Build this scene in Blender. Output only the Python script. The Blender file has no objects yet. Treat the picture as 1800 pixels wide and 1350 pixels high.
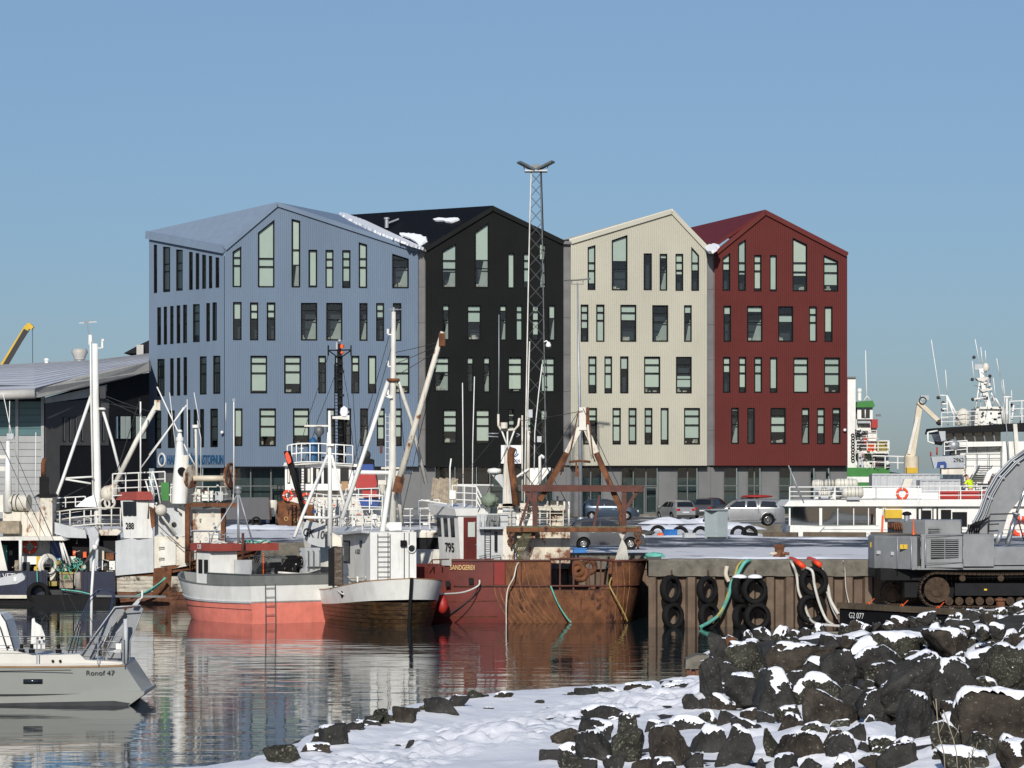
import bpy, bmesh, math, random
import numpy as np
from mathutils import Vector, Matrix, noise as mnoise
R = math.radians
random.seed(7); NR = np.random.RandomState(7)
SC = bpy.context.scene
COL = SC.collection

# ---------------------------------------------------------------- camera, sky, sun, exposure
CAM_Z, FOC, HZ = 6.85, 6000.0, 820.0          # eye height over the water, focal length and horizon row of the 1800 px picture
cam = bpy.data.cameras.new('camera'); camo = bpy.data.objects.new('camera', cam); COL.objects.link(camo)
camo.location = (0, 0, CAM_Z); camo.rotation_euler = (R(90), 0, 0)
cam.sensor_width = 36; cam.lens = 36 * FOC / 1800; cam.shift_y = (HZ - 675) / 1800
cam.clip_start = 1; cam.clip_end = 20000
SC.camera = camo
SUN_AZ, SUN_EL = -5.5, 25.5                   # the sun stands behind the camera, a little to its left
sun = bpy.data.lights.new('sun', 'SUN'); sun.energy = 3.1; sun.angle = R(0.53); sun.color = (1.0, 0.95, 0.87)
suno = bpy.data.objects.new('sun', sun); COL.objects.link(suno)
sd = Vector((math.sin(R(SUN_AZ)) * math.cos(R(SUN_EL)), -math.cos(R(SUN_AZ)) * math.cos(R(SUN_EL)), math.sin(R(SUN_EL))))
suno.rotation_euler = sd.to_track_quat('Z', 'Y').to_euler()
w = bpy.data.worlds.new('World'); SC.world = w; w.use_nodes = True
nt = w.node_tree; bgn = nt.nodes['Background']
sky = nt.nodes.new('ShaderNodeTexSky'); sky.sky_type = 'NISHITA'; sky.sun_disc = False
sky.sun_elevation = R(SUN_EL); sky.sun_rotation = R(180 + SUN_AZ) * -1
sky.altitude = 0; sky.air_density = 0.5; sky.dust_density = 0.3; sky.ozone_density = 6
# the sea air greys the lowest few degrees of this sky: one tint that depends on height alone
_g = nt.nodes.new('ShaderNodeTexCoord'); _s = nt.nodes.new('ShaderNodeSeparateXYZ'); nt.links.new(_g.outputs['Generated'], _s.inputs[0])
_r = nt.nodes.new('ShaderNodeValToRGB'); _m = nt.nodes.new('ShaderNodeMapRange'); _m.inputs[2].default_value = .7; nt.links.new(_s.outputs[2], _m.inputs[0]); nt.links.new(_m.outputs[0], _r.inputs[0])
_e = _r.color_ramp.elements; _e[0].position = 0; _e[0].color = (.36, .285, .225, 1); _e[1].position = 1; _e[1].color = (1.25, 1.05, .85, 1); _q = _r.color_ramp.elements.new(.10); _q.color = (.55, .445, .335, 1); _q = _r.color_ramp.elements.new(.22); _q.color = (.80, .62, .45, 1)
_x = nt.nodes.new('ShaderNodeMix'); _x.data_type = 'RGBA'; _x.blend_type = 'MULTIPLY'; _x.inputs[0].default_value = 1; nt.links.new(sky.outputs[0], _x.inputs[6]); nt.links.new(_r.outputs[0], _x.inputs[7])
nt.links.new(_x.outputs[2], bgn.inputs[0]); bgn.inputs[1].default_value = 0.15
SC.view_settings.view_transform = 'Standard'; SC.view_settings.look = 'None'
SC.view_settings.exposure = 0.35; SC.view_settings.gamma = 1; SC.view_settings.use_curve_mapping = False
SC.render.engine = 'CYCLES'
SC.cycles.use_denoising = True; SC.cycles.max_bounces = 6; SC.cycles.transparent_max_bounces = 24
SC.cycles.glossy_bounces = 3; SC.cycles.diffuse_bounces = 3; SC.cycles.caustics_reflective = False; SC.cycles.caustics_refractive = False
SC.cycles.sample_clamp_indirect = 6

# ---------------------------------------------------------------- places measured in the picture, turned into metres
QZ = 2.85                                      # quay level over the water
def W(px, py, d): return Vector(((px - 900) / FOC * d, d, CAM_Z - (py - HZ) / FOC * d))
def dist(py, z): return (CAM_Z - z) * FOC / (py - HZ)
def G(px, py, z=QZ): return W(px, py, dist(py, z))
class Plane:                                   # an upright plane through two spots on the ground
    def __init__(s, xa, da, xb, db):
        s.a = Vector(((xa - 900) / FOC * da, da, 0)); s.b = Vector(((xb - 900) / FOC * db, db, 0))
        s.t = (s.b - s.a).normalized(); s.n = Vector((s.t.y, -s.t.x, 0)); s.L = (s.b - s.a).length
    def hit(s, px, py):
        ray = Vector(((px - 900) / FOC, 1, 0)); k = s.a.dot(s.n) / ray.dot(s.n)
        p = ray * k; return (p - s.a).dot(s.t), CAM_Z - (py - HZ) / FOC * k
    def P(s, u, z, out=0): q = s.a + s.t * u + s.n * out; return Vector((q.x, q.y, z))

# ---------------------------------------------------------------- materials
MATS = {}
def lin(r, g, b): return tuple(((c / 255) / 12.92 if c / 255 <= .04045 else ((c / 255 + .055) / 1.055) ** 2.4) for c in (r, g, b))
def node(nt, t, **k):
    n = nt.nodes.new(t)
    for a, v in k.items():
        if a.startswith('i_'): n.inputs[a[2:].replace('_', ' ')].default_value = v
        else: setattr(n, a, v)
    return n
def mat(name, col, rough=.55, metal=0, var=.18, scale=1.5, rust=0, rcol=(.13, .045, .018), streak=0, dirt=0, bump=0, bscale=20, spec=.4, stretch=(1, 1, 1), fleck=0):
    if name in MATS: return MATS[name]
    m = bpy.data.materials.new(name); m.use_nodes = True; nt = m.node_tree; L = nt.links.new
    b = nt.nodes['Principled BSDF']; b.inputs['Roughness'].default_value = rough; b.inputs['Metallic'].default_value = metal
    b.inputs['Specular IOR Level'].default_value = spec
    tc = node(nt, 'ShaderNodeTexCoord'); mp = node(nt, 'ShaderNodeMapping'); mp.inputs['Scale'].default_value = stretch; L(tc.outputs['Object'], mp.inputs[0])
    n1 = node(nt, 'ShaderNodeTexNoise', i_Scale=scale, i_Detail=6.0, i_Roughness=.62); L(mp.outputs[0], n1.inputs[0])
    mr = node(nt, 'ShaderNodeMapRange'); L(n1.outputs[0], mr.inputs[0]); mr.inputs[1].default_value = .3; mr.inputs[2].default_value = .7
    mr.inputs[3].default_value = 1 - var; mr.inputs[4].default_value = 1 + var
    mx = node(nt, 'ShaderNodeMix', data_type='RGBA', blend_type='MULTIPLY'); mx.inputs[0].default_value = 1
    mx.inputs[6].default_value = (*col, 1); L(mr.outputs[0], mx.inputs[7]); out = mx.outputs[2]
    def layer(out, c, fac_socket):
        q = node(nt, 'ShaderNodeMix', data_type='RGBA'); q.inputs[7].default_value = (*c, 1); L(out, q.inputs[6]); L(fac_socket, q.inputs[0]); return q.outputs[2]
    def mask(vec_scale, sc, lo, hi, det=6.0):
        mm = node(nt, 'ShaderNodeMapping'); mm.inputs['Scale'].default_value = vec_scale; L(tc.outputs['Object'], mm.inputs[0])
        nn = node(nt, 'ShaderNodeTexNoise', i_Scale=sc, i_Detail=det, i_Roughness=.65); L(mm.outputs[0], nn.inputs[0])
        r = node(nt, 'ShaderNodeMapRange'); L(nn.outputs[0], r.inputs[0]); r.inputs[1].default_value = lo; r.inputs[2].default_value = hi; return r.outputs[0]
    if dirt: out = layer(out, (.05, .045, .035), node_mul(nt, mask((1, 1, .35), 1.3, .45, .8), dirt))
    if streak: out = layer(out, rcol, node_mul(nt, mask((5, 5, .22), 1.2, .56, .72), streak))
    if rust: out = layer(out, rcol, mask((1, 1, .7), 1.6, .78 - rust * .5, .86 - rust * .5, 8.0)); out = layer(out, (rcol[0] * 2.1, rcol[1] * 2.2, rcol[2] * 1.6), mask((1, 1, 1), 3.4, .98 - rust * .5, 1.06 - rust * .5, 8.0))
    if fleck: out = layer(out, (.17, .165, .13), mask((1, 1, 1), 17.0, .74 - fleck * .25, .80 - fleck * .25, 3.0))
    L(out, b.inputs['Base Color'])
    if bump:
        n2 = node(nt, 'ShaderNodeTexNoise', i_Scale=bscale, i_Detail=5.0, i_Roughness=.6); L(tc.outputs['Object'], n2.inputs[0])
        bp = node(nt, 'ShaderNodeBump', i_Strength=bump, i_Distance=.05); L(n2.outputs[0], bp.inputs['Height']); L(bp.outputs[0], b.inputs['Normal'])
    MATS[name] = m; return m
def node_mul(nt, s, k):
    q = node(nt, 'ShaderNodeMath', operation='MULTIPLY'); q.inputs[1].default_value = k; nt.links.new(s, q.inputs[0]); return q.outputs[0]
def glass(name, tint=(.8, .9, .88), refl=.12, thru=.75):
    m = bpy.data.materials.new(name); m.use_nodes = True; nt = m.node_tree; L = nt.links.new
    nt.nodes.remove(nt.nodes['Principled BSDF']); o = nt.nodes['Material Output']
    t = node(nt, 'ShaderNodeBsdfTransparent'); t.inputs[0].default_value = (*[c * thru for c in tint], 1)
    g = node(nt, 'ShaderNodeBsdfGlossy', i_Roughness=.03); g.inputs[0].default_value = (.9, .95, 1, 1)
    f = node(nt, 'ShaderNodeFresnel', i_IOR=1.5); a = node(nt, 'ShaderNodeMath', operation='ADD'); a.inputs[1].default_value = refl; L(f.outputs[0], a.inputs[0])
    n = node(nt, 'ShaderNodeTexNoise', i_Scale=.35, i_Detail=1.0); tc = node(nt, 'ShaderNodeTexCoord'); L(tc.outputs['Object'], n.inputs[0])
    bp = node(nt, 'ShaderNodeBump', i_Strength=.05, i_Distance=.3); L(n.outputs[0], bp.inputs['Height']); L(bp.outputs[0], g.inputs['Normal'])
    x = node(nt, 'ShaderNodeMixShader'); L(a.outputs[0], x.inputs[0]); L(t.outputs[0], x.inputs[1]); L(g.outputs[0], x.inputs[2]); L(x.outputs[0], o.inputs[0])
    MATS[name] = m; return m

# ---------------------------------------------------------------- mesh builder
OFF = {}
class MB:
    def __init__(s): s.v = []; s.f = []; s.m = []; s.cur = 0; s.sm = []
    def add(s, vs, fs, smooth=False):
        k = len(s.v); s.v += [tuple(p) for p in vs]; s.f += [tuple(i + k for i in f) for f in fs]; s.m += [s.cur] * len(fs); s.sm += [smooth] * len(fs); return s
    def poly(s, pts): return s.add(pts, [tuple(range(len(pts)))])
    def hexa(s, p): return s.add(p, [(0, 1, 2, 3), (7, 6, 5, 4), (0, 4, 5, 1), (1, 5, 6, 2), (2, 6, 7, 3), (3, 7, 4, 0)])
    def box(s, c, sz, rz=0, bev=0):
        x, y, z = [k / 2 for k in sz]; M = Matrix.Rotation(rz, 3, 'Z')
        return s.hexa([Vector(c) + M @ Vector(q) for q in ((-x, -y, -z), (-x, y, -z), (x, y, -z), (x, -y, -z), (-x, -y, z), (-x, y, z), (x, y, z), (x, -y, z))])
    def prism(s, poly, vec):
        n = len(poly); vec = Vector(vec); a = [Vector(p) for p in poly]
        return s.add(a + [p + vec for p in a], [tuple(range(n))[::-1], tuple(range(n, 2 * n))] + [(i, (i + 1) % n, n + (i + 1) % n, n + i) for i in range(n)])
    def tube(s, pts, r, n=6, r2=None):
        pts = [Vector(p) for p in pts]; N = len(pts); vs = []; up0 = None
        for i, p in enumerate(pts):
            t = (pts[min(i + 1, N - 1)] - pts[max(i - 1, 0)]).normalized()
            if up0 is None: up0 = Vector((0, 0, 1)) if abs(t.z) < .9 else Vector((0, 1, 0))
            a = t.cross(up0).normalized(); b = a.cross(t).normalized(); up0 = b
            rr = r if r2 is None else r + (r2 - r) * i / max(1, N - 1)
            vs += [p + (a * math.cos(2 * math.pi * k / n) + b * math.sin(2 * math.pi * k / n)) * rr for k in range(n)]
        fs = [(i * n + k, i * n + (k + 1) % n, (i + 1) * n + (k + 1) % n, (i + 1) * n + k) for i in range(N - 1) for k in range(n)]
        k0 = len(s.v); s.add(vs, fs, n >= 6); s.add([], [])
        s.f += [tuple(k0 + k for k in range(n))[::-1], tuple(k0 + (N - 1) * n + k for k in range(n))]; s.m += [s.cur] * 2; s.sm += [False] * 2; return s
    def beam(s, p, q, w_, h_):
        p, q = Vector(p), Vector(q); t = (q - p).normalized(); up = Vector((0, 0, 1)) if abs(t.z) < .95 else Vector((0, 1, 0))
        a = t.cross(up).normalized() * w_ / 2; b = a.cross(t).normalized() * h_ / 2
        return s.hexa([p - a - b, p + a - b, p + a + b, p - a + b, q - a - b, q + a - b, q + a + b, q - a + b])
    def lathe(s, c, prof, n=16, axis=(0, 0, 1)):
        c = Vector(c); z = Vector(axis).normalized(); x = z.orthogonal().normalized(); y = z.cross(x); vs = []
        for r, h in prof: vs += [c + z * h + (x * math.cos(2 * math.pi * k / n) + y * math.sin(2 * math.pi * k / n)) * r for k in range(n)]
        fs = [(i * n + k, i * n + (k + 1) % n, (i + 1) * n + (k + 1) % n, (i + 1) * n + k) for i in range(len(prof) - 1) for k in range(n)]
        return s.add(vs, fs, True)
    def cyl(s, c, r, h, n=14, axis=(0, 0, 1)): s.lathe(c, [(r, 0), (r, h)], n, axis); s.lathe(c, [(1e-3, 0), (r, 0)], n, axis); return s.lathe(c, [(r, h), (1e-3, h)], n, axis)
    def ball(s, c, r, n=12, squash=1): return s.lathe(Vector(c), [(max(1e-3, r * math.sin(math.pi * i / 8)), -r * squash * math.cos(math.pi * i / 8)) for i in range(9)], n)
    def torus(s, c, Rr, r, axis=(0, 1, 0), n=24, k=8, sq=1):
        c = Vector(c); z = Vector(axis).normalized(); x = z.orthogonal().normalized(); y = z.cross(x); vs = []
        for i in range(n):
            a = 2 * math.pi * i / n; d = x * math.cos(a) + y * math.sin(a)
            vs += [c + d * (Rr + r * math.cos(2 * math.pi * j / k)) + z * r * sq * math.sin(2 * math.pi * j / k) for j in range(k)]
        return s.add(vs, [(i * k + j, ((i + 1) % n) * k + j, ((i + 1) % n) * k + (j + 1) % k, i * k + (j + 1) % k) for i in range(n) for j in range(k)], True)
    def grid(s, rows, closed=False, smooth=True):
        n = len(rows[0]); vs = [p for r in rows for p in r]
        return s.add(vs, [(i * n + k, i * n + (k + 1) % n, (i + 1) * n + (k + 1) % n, (i + 1) * n + k) for i in range(len(rows) - 1) for k in range(n if closed else n - 1)], smooth)
    def obj(s, name, mt, parent=None, **props):
        me = bpy.data.meshes.new(name); off = OFF.get(parent, Vector((0, 0, 0))) if parent else Vector((0, 0, 0))
        me.from_pydata([(p[0] - off.x, p[1] - off.y, p[2] - off.z) for p in s.v], [], s.f)
        for x in (mt if isinstance(mt, (list, tuple)) else [mt]): me.materials.append(MATS[x] if isinstance(x, str) else x)
        if s.f:
            me.polygons.foreach_set('material_index', s.m); me.polygons.foreach_set('use_smooth', s.sm)
        me.update(); o = bpy.data.objects.new(name, me); COL.objects.link(o)
        if parent: o.parent = parent; OFF[o] = off
        for k, v in props.items(): o[k] = v
        return o
def thing(name, label, cat, loc=(0, 0, 0), rz=0, group=None, local=False):
    o = bpy.data.objects.new(name, None); COL.objects.link(o); o.empty_display_size = .3
    o.location = loc; o.rotation_euler = (0, 0, rz); o['label'] = label; o['category'] = cat
    if group: o['group'] = group
    if not local: OFF[o] = Vector(loc)
    return o
def tag(o, label, cat, group=None):
    o['label'] = label; o['category'] = cat
    if group: o['group'] = group
    return o
def recentre(o):                                # put a one-mesh thing's origin at its base
    me = o.data; c = np.zeros(len(me.vertices) * 3); me.vertices.foreach_get('co', c); c = c.reshape(-1, 3)
    p = Vector(((c[:, 0].min() + c[:, 0].max()) / 2, (c[:, 1].min() + c[:, 1].max()) / 2, c[:, 2].min()))
    me.transform(Matrix.Translation(-p)); o.location = p; OFF[o] = p.copy(); return o
def dup(root, loc=None, rz=None, **props):
    def cp(o, par):
        c = o.copy(); COL.objects.link(c); c.parent = par
        if o in OFF: OFF[c] = OFF[o]
        for ch in KIDS.get(o, ()): cp(ch, c)
        return c
    KIDS = {}
    for o in COL.objects:
        if o.parent: KIDS.setdefault(o.parent, []).append(o)
    c = cp(root, None)
    if loc is not None: c.location = loc
    if rz is not None: c.rotation_euler = (0, 0, rz)
    for k, v in props.items(): c[k] = v
    return c
def text(s, size, mt, parent, M, name='lettering', depth=.004, sx=1, font_bold=False, **props):
    cu = bpy.data.curves.new(name, 'FONT'); cu.body = s; cu.size = size; cu.extrude = depth; cu.align_x = 'CENTER'; cu.align_y = 'CENTER'
    if font_bold: cu.offset = size * .018
    t = bpy.data.objects.new('tmp', cu); COL.objects.link(t); dg = bpy.context.evaluated_depsgraph_get()
    me = bpy.data.meshes.new_from_object(t.evaluated_get(dg)); bpy.data.objects.remove(t)
    me.transform(Matrix.Diagonal((sx, 1, 1, 1))); off = OFF.get(parent, Vector((0, 0, 0))) if parent else Vector((0, 0, 0))
    me.transform(Matrix.Translation(-off) @ M); me.materials.clear(); me.materials.append(MATS[mt])
    for p in me.polygons: p.material_index = 0
    o = bpy.data.objects.new(name, me); COL.objects.link(o)
    if parent: o.parent = parent; OFF[o] = off
    for k, v in props.items(): o[k] = v
    return o
def face(p, n, up=(0, 0, 1)):                    # matrix that puts flat lettering at p facing n
    n = Vector(n).normalized(); x = Vector(up).cross(n).normalized(); y = n.cross(x)
    return Matrix.Translation(p) @ Matrix((x, y, n)).transposed().to_4x4()
class Fr:                                        # a local frame: a along the heading, b to port, z up
    def __init__(s, p, head): s.p = Vector((p[0], p[1], 0)); h = R(head); s.h = Vector((math.cos(h), math.sin(h), 0)); s.l = Vector((-math.sin(h), math.cos(h), 0)); s.ang = h
    def __call__(s, a, b, z): q = s.p + s.h * a + s.l * b; return Vector((q.x, q.y, z))
    def box(s, mb, a, b, z, la, lb, lz): return mb.box(s(a, b, z + lz / 2), (la, lb, lz), s.ang)
def rail(path, h, post=1.2, bars=2, r=.028, lean=0):
    m = MB(); P = [Vector(p) for p in path]
    for k in range(bars): m.tube([p + Vector((0, 0, h * (k + 1) / bars)) for p in P], r * (1 if k == bars - 1 else .75), 5)
    for a, b in zip(P, P[1:]):
        n = max(1, round((b - a).length / post))
        for i in range(n + 1):
            q = a.lerp(b, i / n); m.tube([q, q + Vector((0, 0, h))], r, 5)
    return m

# palette
M_ = mat
M_('white_paint', (.80, .80, .76), .45, var=.06, dirt=.12, rust=0)
M_('white_worn', (.72, .70, .63), .5, var=.10, dirt=.35, rust=.22, streak=.35)
M_('white_rusty', (.70, .66, .56), .55, var=.12, dirt=.4, rust=.42, streak=.8, rcol=(.20, .075, .025))
M_('white_rust_heavy', (.66, .60, .48), .6, var=.15, dirt=.5, rust=.62, streak=.8, rcol=(.17, .06, .025))
M_('light_grey_paint', (.50, .52, .53), .5, var=.10, dirt=.25, rust=.12, streak=.25)
M_('grey_paint', (.19, .20, .19), .55, var=.15, dirt=.3, rust=.1)
M_('dark_grey', (.045, .047, .05), .6, var=.25, spec=.15)
M_('black_paint', (.010, .010, .011), .6, var=.3, spec=.12)
M_('rubber', (.012, .012, .013), .8, spec=.12, var=.35, dirt=.3, bump=.3)
M_('rust', (.150, .060, .026), .85, var=.6, scale=1.6, streak=.9, rcol=(.035, .015, .011), rust=.45, bump=.35, bscale=9)
M_('track_rust', (.062, .040, .026), .9, var=.5, scale=5, dirt=.5, bump=.4, spec=.15)
M_('mossy_wood', (.13, .12, .07), .9, var=.6, scale=6, rust=.4, bump=.4)
M_('rust_red', (.095, .034, .024), .7, var=.35, scale=2, streak=.5, rcol=(.07, .022, .012), rust=.25, bump=.15)
M_('red_hull', (.125, .022, .017), .45, var=.28, scale=1.2, streak=.55, rcol=(.075, .022, .012), rust=.1, bump=.1, bscale=4)
M_('red_bright', (.36, .025, .02), .5, var=.12)
M_('oxide_red', (.30, .06, .045), .6, var=.15, dirt=.2)
M_('coral', (.80, .23, .17), .6, var=.16, dirt=.2, streak=.25, rcol=(.25, .06, .04))
M_('hull_white', (.78, .78, .74), .45, var=.07, dirt=.2, streak=.2)
M_('navy', (.008, .013, .036), .35, var=.3, dirt=.2)
M_('wood_hull', (.05, .028, .012), .35, var=.75, scale=2.5, stretch=(1, 1, 3), rust=.35, rcol=(.10, .045, .012), bump=.5, bscale=6, fleck=.25, spec=.6)
M_('old_planks', (.50, .46, .38), .8, var=.4, scale=3, stretch=(1, 1, 4), rust=.45, rcol=(.07, .035, .02), bump=.4)
M_('red_planks', (.16, .07, .04), .8, var=.5, scale=3, rust=.4, rcol=(.04, .018, .012), bump=.4)
M_('varnish', (.33, .20, .10), .5, var=.2)
M_('glass_dark', (.012, .016, .02), .08, var=.2, spec=.8)
M_('galv', (.36, .38, .40), .45, metal=.4, var=.12, dirt=.1)
M_('galv_dark', (.14, .15, .15), .5, metal=.4, var=.2)
M_('mint_rope', (.12, .42, .34), .8, var=.3, bump=.4)
M_('yellow_rope', (.40, .32, .10), .8, var=.3)
M_('white_rope', (.62, .60, .54), .8, var=.2, dirt=.3)
M_('orange_plastic', (.75, .11, .02), .5, var=.12)
M_('orange_red', (.80, .07, .02), .5, var=.12)
M_('yellow_paint', (.62, .40, .02), .5, var=.12, dirt=.2)
M_('blue_plastic', (.03, .15, .40), .45, var=.15)
M_('blue_deep', (.012, .05, .22), .45, var=.15)
M_('green_paint', (.03, .19, .03), .5, var=.15, dirt=.2)
M_('crane_cream', (.64, .57, .44), .5, var=.1, dirt=.2, rust=.2)
M_('tarp_green', (.22, .27, .20), .8, var=.2, bump=.3, bscale=6)
M_('snow', (.84, .86, .90), .7, var=.04, bump=.35, bscale=7)
M_('net_dark', (.05, .05, .045), .9, var=.5, bump=.5)
M_('cream_plastic', (.66, .63, .54), .5, var=.06, dirt=.2)
M_('hivis', (.62, .85, .02), .6, var=.05)
M_('skin', (.52, .28, .2), .5, var=.05)
M_('hair', (.05, .03, .02), .7, var=.1)
M_('letter_black', (.01, .01, .012), .5, var=.05)
M_('letter_white', (.75, .75, .75), .5, var=.05)
M_('letter_gold', (.55, .36, .15), .5, var=.15)
M_('letter_blue', (.02, .09, .20), .5, var=.05)
M_('wood_raw', (.30, .25, .18), .8, var=.35, scale=4)
M_('chrome', (.6, .6, .6), .2, metal=.9, var=.05)
glass('window_glass', (.90, .96, .94), .015, .9); glass('boat_glass', (.5, .6, .6), .10, .45)
# ================================================================= the setting
def noise_mat(name): 
    m = bpy.data.materials.new(name); m.use_nodes = True; MATS[name] = m; return m, m.node_tree, m.node_tree.links.new, m.node_tree.nodes['Principled BSDF']
# water: a glossy sheet with wind ripples drawn out across the view
m, nt, L, b = noise_mat('harbour_water')
b.inputs['Base Color'].default_value = (.012, .022, .026, 1); b.inputs['Roughness'].default_value = .04; b.inputs['IOR'].default_value = 1.33
tc = node(nt, 'ShaderNodeTexCoord')
def wv(sc, s, det):
    mp = node(nt, 'ShaderNodeMapping'); mp.inputs['Scale'].default_value = s; L(tc.outputs['Object'], mp.inputs[0])
    n = node(nt, 'ShaderNodeTexNoise', i_Scale=sc, i_Detail=det, i_Roughness=.5); L(mp.outputs[0], n.inputs[0]); return n.outputs[0]
a1 = wv(1, (.30, .75, 1), 2.0); a2 = wv(1, (.08, .2, 1), 2.0); a3 = wv(1, (.9, 2.6, 1), 2.0)
amp = node(nt, 'ShaderNodeMapRange'); L(wv(1, (.012, .06, 1), 3.0), amp.inputs[0]); amp.inputs[1].default_value = .38; amp.inputs[2].default_value = .62; amp.inputs[3].default_value = .35; amp.inputs[4].default_value = 1.2
q = node(nt, 'ShaderNodeMath', operation='MULTIPLY_ADD'); L(a1, q.inputs[0]); q.inputs[1].default_value = .030; 
q2 = node(nt, 'ShaderNodeMath', operation='MULTIPLY_ADD'); L(a2, q2.inputs[0]); q2.inputs[1].default_value = .04; L(q2.outputs[0], q.inputs[2])
q3 = node(nt, 'ShaderNodeMath', operation='MULTIPLY'); L(a3, q3.inputs[0]); q3.inputs[1].default_value = .0055; L(q3.outputs[0], q2.inputs[2])
bp = node(nt, 'ShaderNodeBump', i_Distance=1.0); L(q.outputs[0], bp.inputs['Height']); L(amp.outputs[0], bp.inputs['Strength']); L(bp.outputs[0], b.inputs['Normal'])
MB().poly([(-3000, -50, 0), (3000, -50, 0), (9000, 12000, 0), (-9000, 12000, 0)]).obj('water', 'harbour_water', kind='structure')
MB().poly([(-300, -30, -6), (300, -30, -6), (300, 300, -6), (-300, 300, -6)]).obj('seabed', 'dark_grey', kind='structure')

# quay ground: wet asphalt with packed snow, snow lying in drifts pulled along the traffic
m, nt, L, b = noise_mat('snowy_asphalt'); b.inputs['Roughness'].default_value = .6
tc = node(nt, 'ShaderNodeTexCoord')
def nz(sx, sy, det=6.0, ro=.6):
    mp = node(nt, 'ShaderNodeMapping'); mp.inputs['Scale'].default_value = (sx, sy, 1); L(tc.outputs['Object'], mp.inputs[0])
    n = node(nt, 'ShaderNodeTexNoise', i_Scale=1.0, i_Detail=det, i_Roughness=ro); L(mp.outputs[0], n.inputs[0]); return n.outputs[0]
sp = node(nt, 'ShaderNodeSeparateXYZ'); L(tc.outputs['Object'], sp.inputs[0])
# a driven lane (y 176..192) is mostly bare, the rest mostly packed snow
ln = node(nt, 'ShaderNodeMapRange', interpolation_type='SMOOTHSTEP'); L(sp.outputs[1], ln.inputs[0]); ln.inputs[1].default_value = 167; ln.inputs[2].default_value = 172; 
l2 = node(nt, 'ShaderNodeMapRange', interpolation_type='SMOOTHSTEP'); L(sp.outputs[1], l2.inputs[0]); l2.inputs[1].default_value = 189; l2.inputs[2].default_value = 194; l2.inputs[3].default_value = 1; l2.inputs[4].default_value = 0
lane = node(nt, 'ShaderNodeMath', operation='MULTIPLY'); L(ln.outputs[0], lane.inputs[0]); L(l2.outputs[0], lane.inputs[1])
l3 = node(nt, 'ShaderNodeMapRange', interpolation_type='SMOOTHSTEP'); L(sp.outputs[1], l3.inputs[0]); l3.inputs[1].default_value = 225; l3.inputs[2].default_value = 232
lsum = node(nt, 'ShaderNodeMath', operation='ADD'); L(lane.outputs[0], lsum.inputs[0]); L(l3.outputs[0], lsum.inputs[1])
n1, n2 = nz(.42, .17, 9.0, .72), nz(.06, .09, 3.0)
s1 = node(nt, 'ShaderNodeMath', operation='ADD'); L(n1, s1.inputs[0]); L(node_mul(nt, n2, .45), s1.inputs[1])
s2 = node(nt, 'ShaderNodeMath', operation='MULTIPLY_ADD'); L(lsum.outputs[0], s2.inputs[0]); s2.inputs[1].default_value = -.21; L(s1.outputs[0], s2.inputs[2])
mr = node(nt, 'ShaderNodeMapRange'); L(s2.outputs[0], mr.inputs[0]); mr.inputs[1].default_value = .50; mr.inputs[2].default_value = .68
cr = node(nt, 'ShaderNodeMix', data_type='RGBA'); L(mr.outputs[0], cr.inputs[0]); cr.inputs[6].default_value = (.055, .06, .07, 1); cr.inputs[7].default_value = (.83, .82, .81, 1); L(cr.outputs[2], b.inputs['Base Color'])
bp = node(nt, 'ShaderNodeBump', i_Strength=.9, i_Distance=.30); L(s1.outputs[0], bp.inputs['Height']); L(bp.outputs[0], b.inputs['Normal'])
M_('concrete', (.15, .137, .11), .85, var=.35, scale=2.5, dirt=.6, rust=.12, bump=.6, bscale=5, fleck=.1)
M_('sheet_pile', (.14, .10, .07), .8, var=.3, scale=1.3, streak=.7, rcol=(.10, .035, .018), dirt=.35, bump=.3, bscale=8)

# outline of the quay in plan: front wall, the step back at the boats, the inner basin
xw = lambda px, d: (px - 900) / FOC * d
FRONT = [(-140, 178), (xw(790, 178), 178), (xw(790, 178), 156), (xw(1140, 156), 156), (xw(1140, 145.6), 145.6), (150, 145.6)]
BASIN = [(150, 196), (xw(1352, 196), 196), (xw(1352, 196), 238), (xw(1400, 238), 238), (xw(1500, 262), 262), (xw(1500, 330), 330), (150, 330)]
ground = MB(); ring = FRONT + BASIN[:6] + [(xw(1500, 330), 420), (-260, 420)]
ring = FRONT + BASIN[:6] + [(xw(1500, 420), 420), (-260, 420), (-260, 178)]
ground.poly([(x, y, QZ) for x, y in ring]); g = ground.obj('quay_ground', 'snowy_asphalt', kind='structure')
# wall round the inner basin and hidden faces: plain concrete
wl = MB()
for (x0, y0), (x1, y1) in zip(BASIN, BASIN[1:6]): wl.hexa([(x0, y0 + .02, -3), (x1, y1 + .02, -3), (x1, y1 + .02, QZ - .01), (x0, y0 + .02, QZ - .01), (x0 - .2, y0 - .5, -3), (x1 - .2, y1 - .5, -3), (x1 - .2, y1 - .5, QZ - .01), (x0 - .2, y0 - .5, QZ - .01)])
wl.obj('basin_wall', 'concrete', kind='structure')

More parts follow.
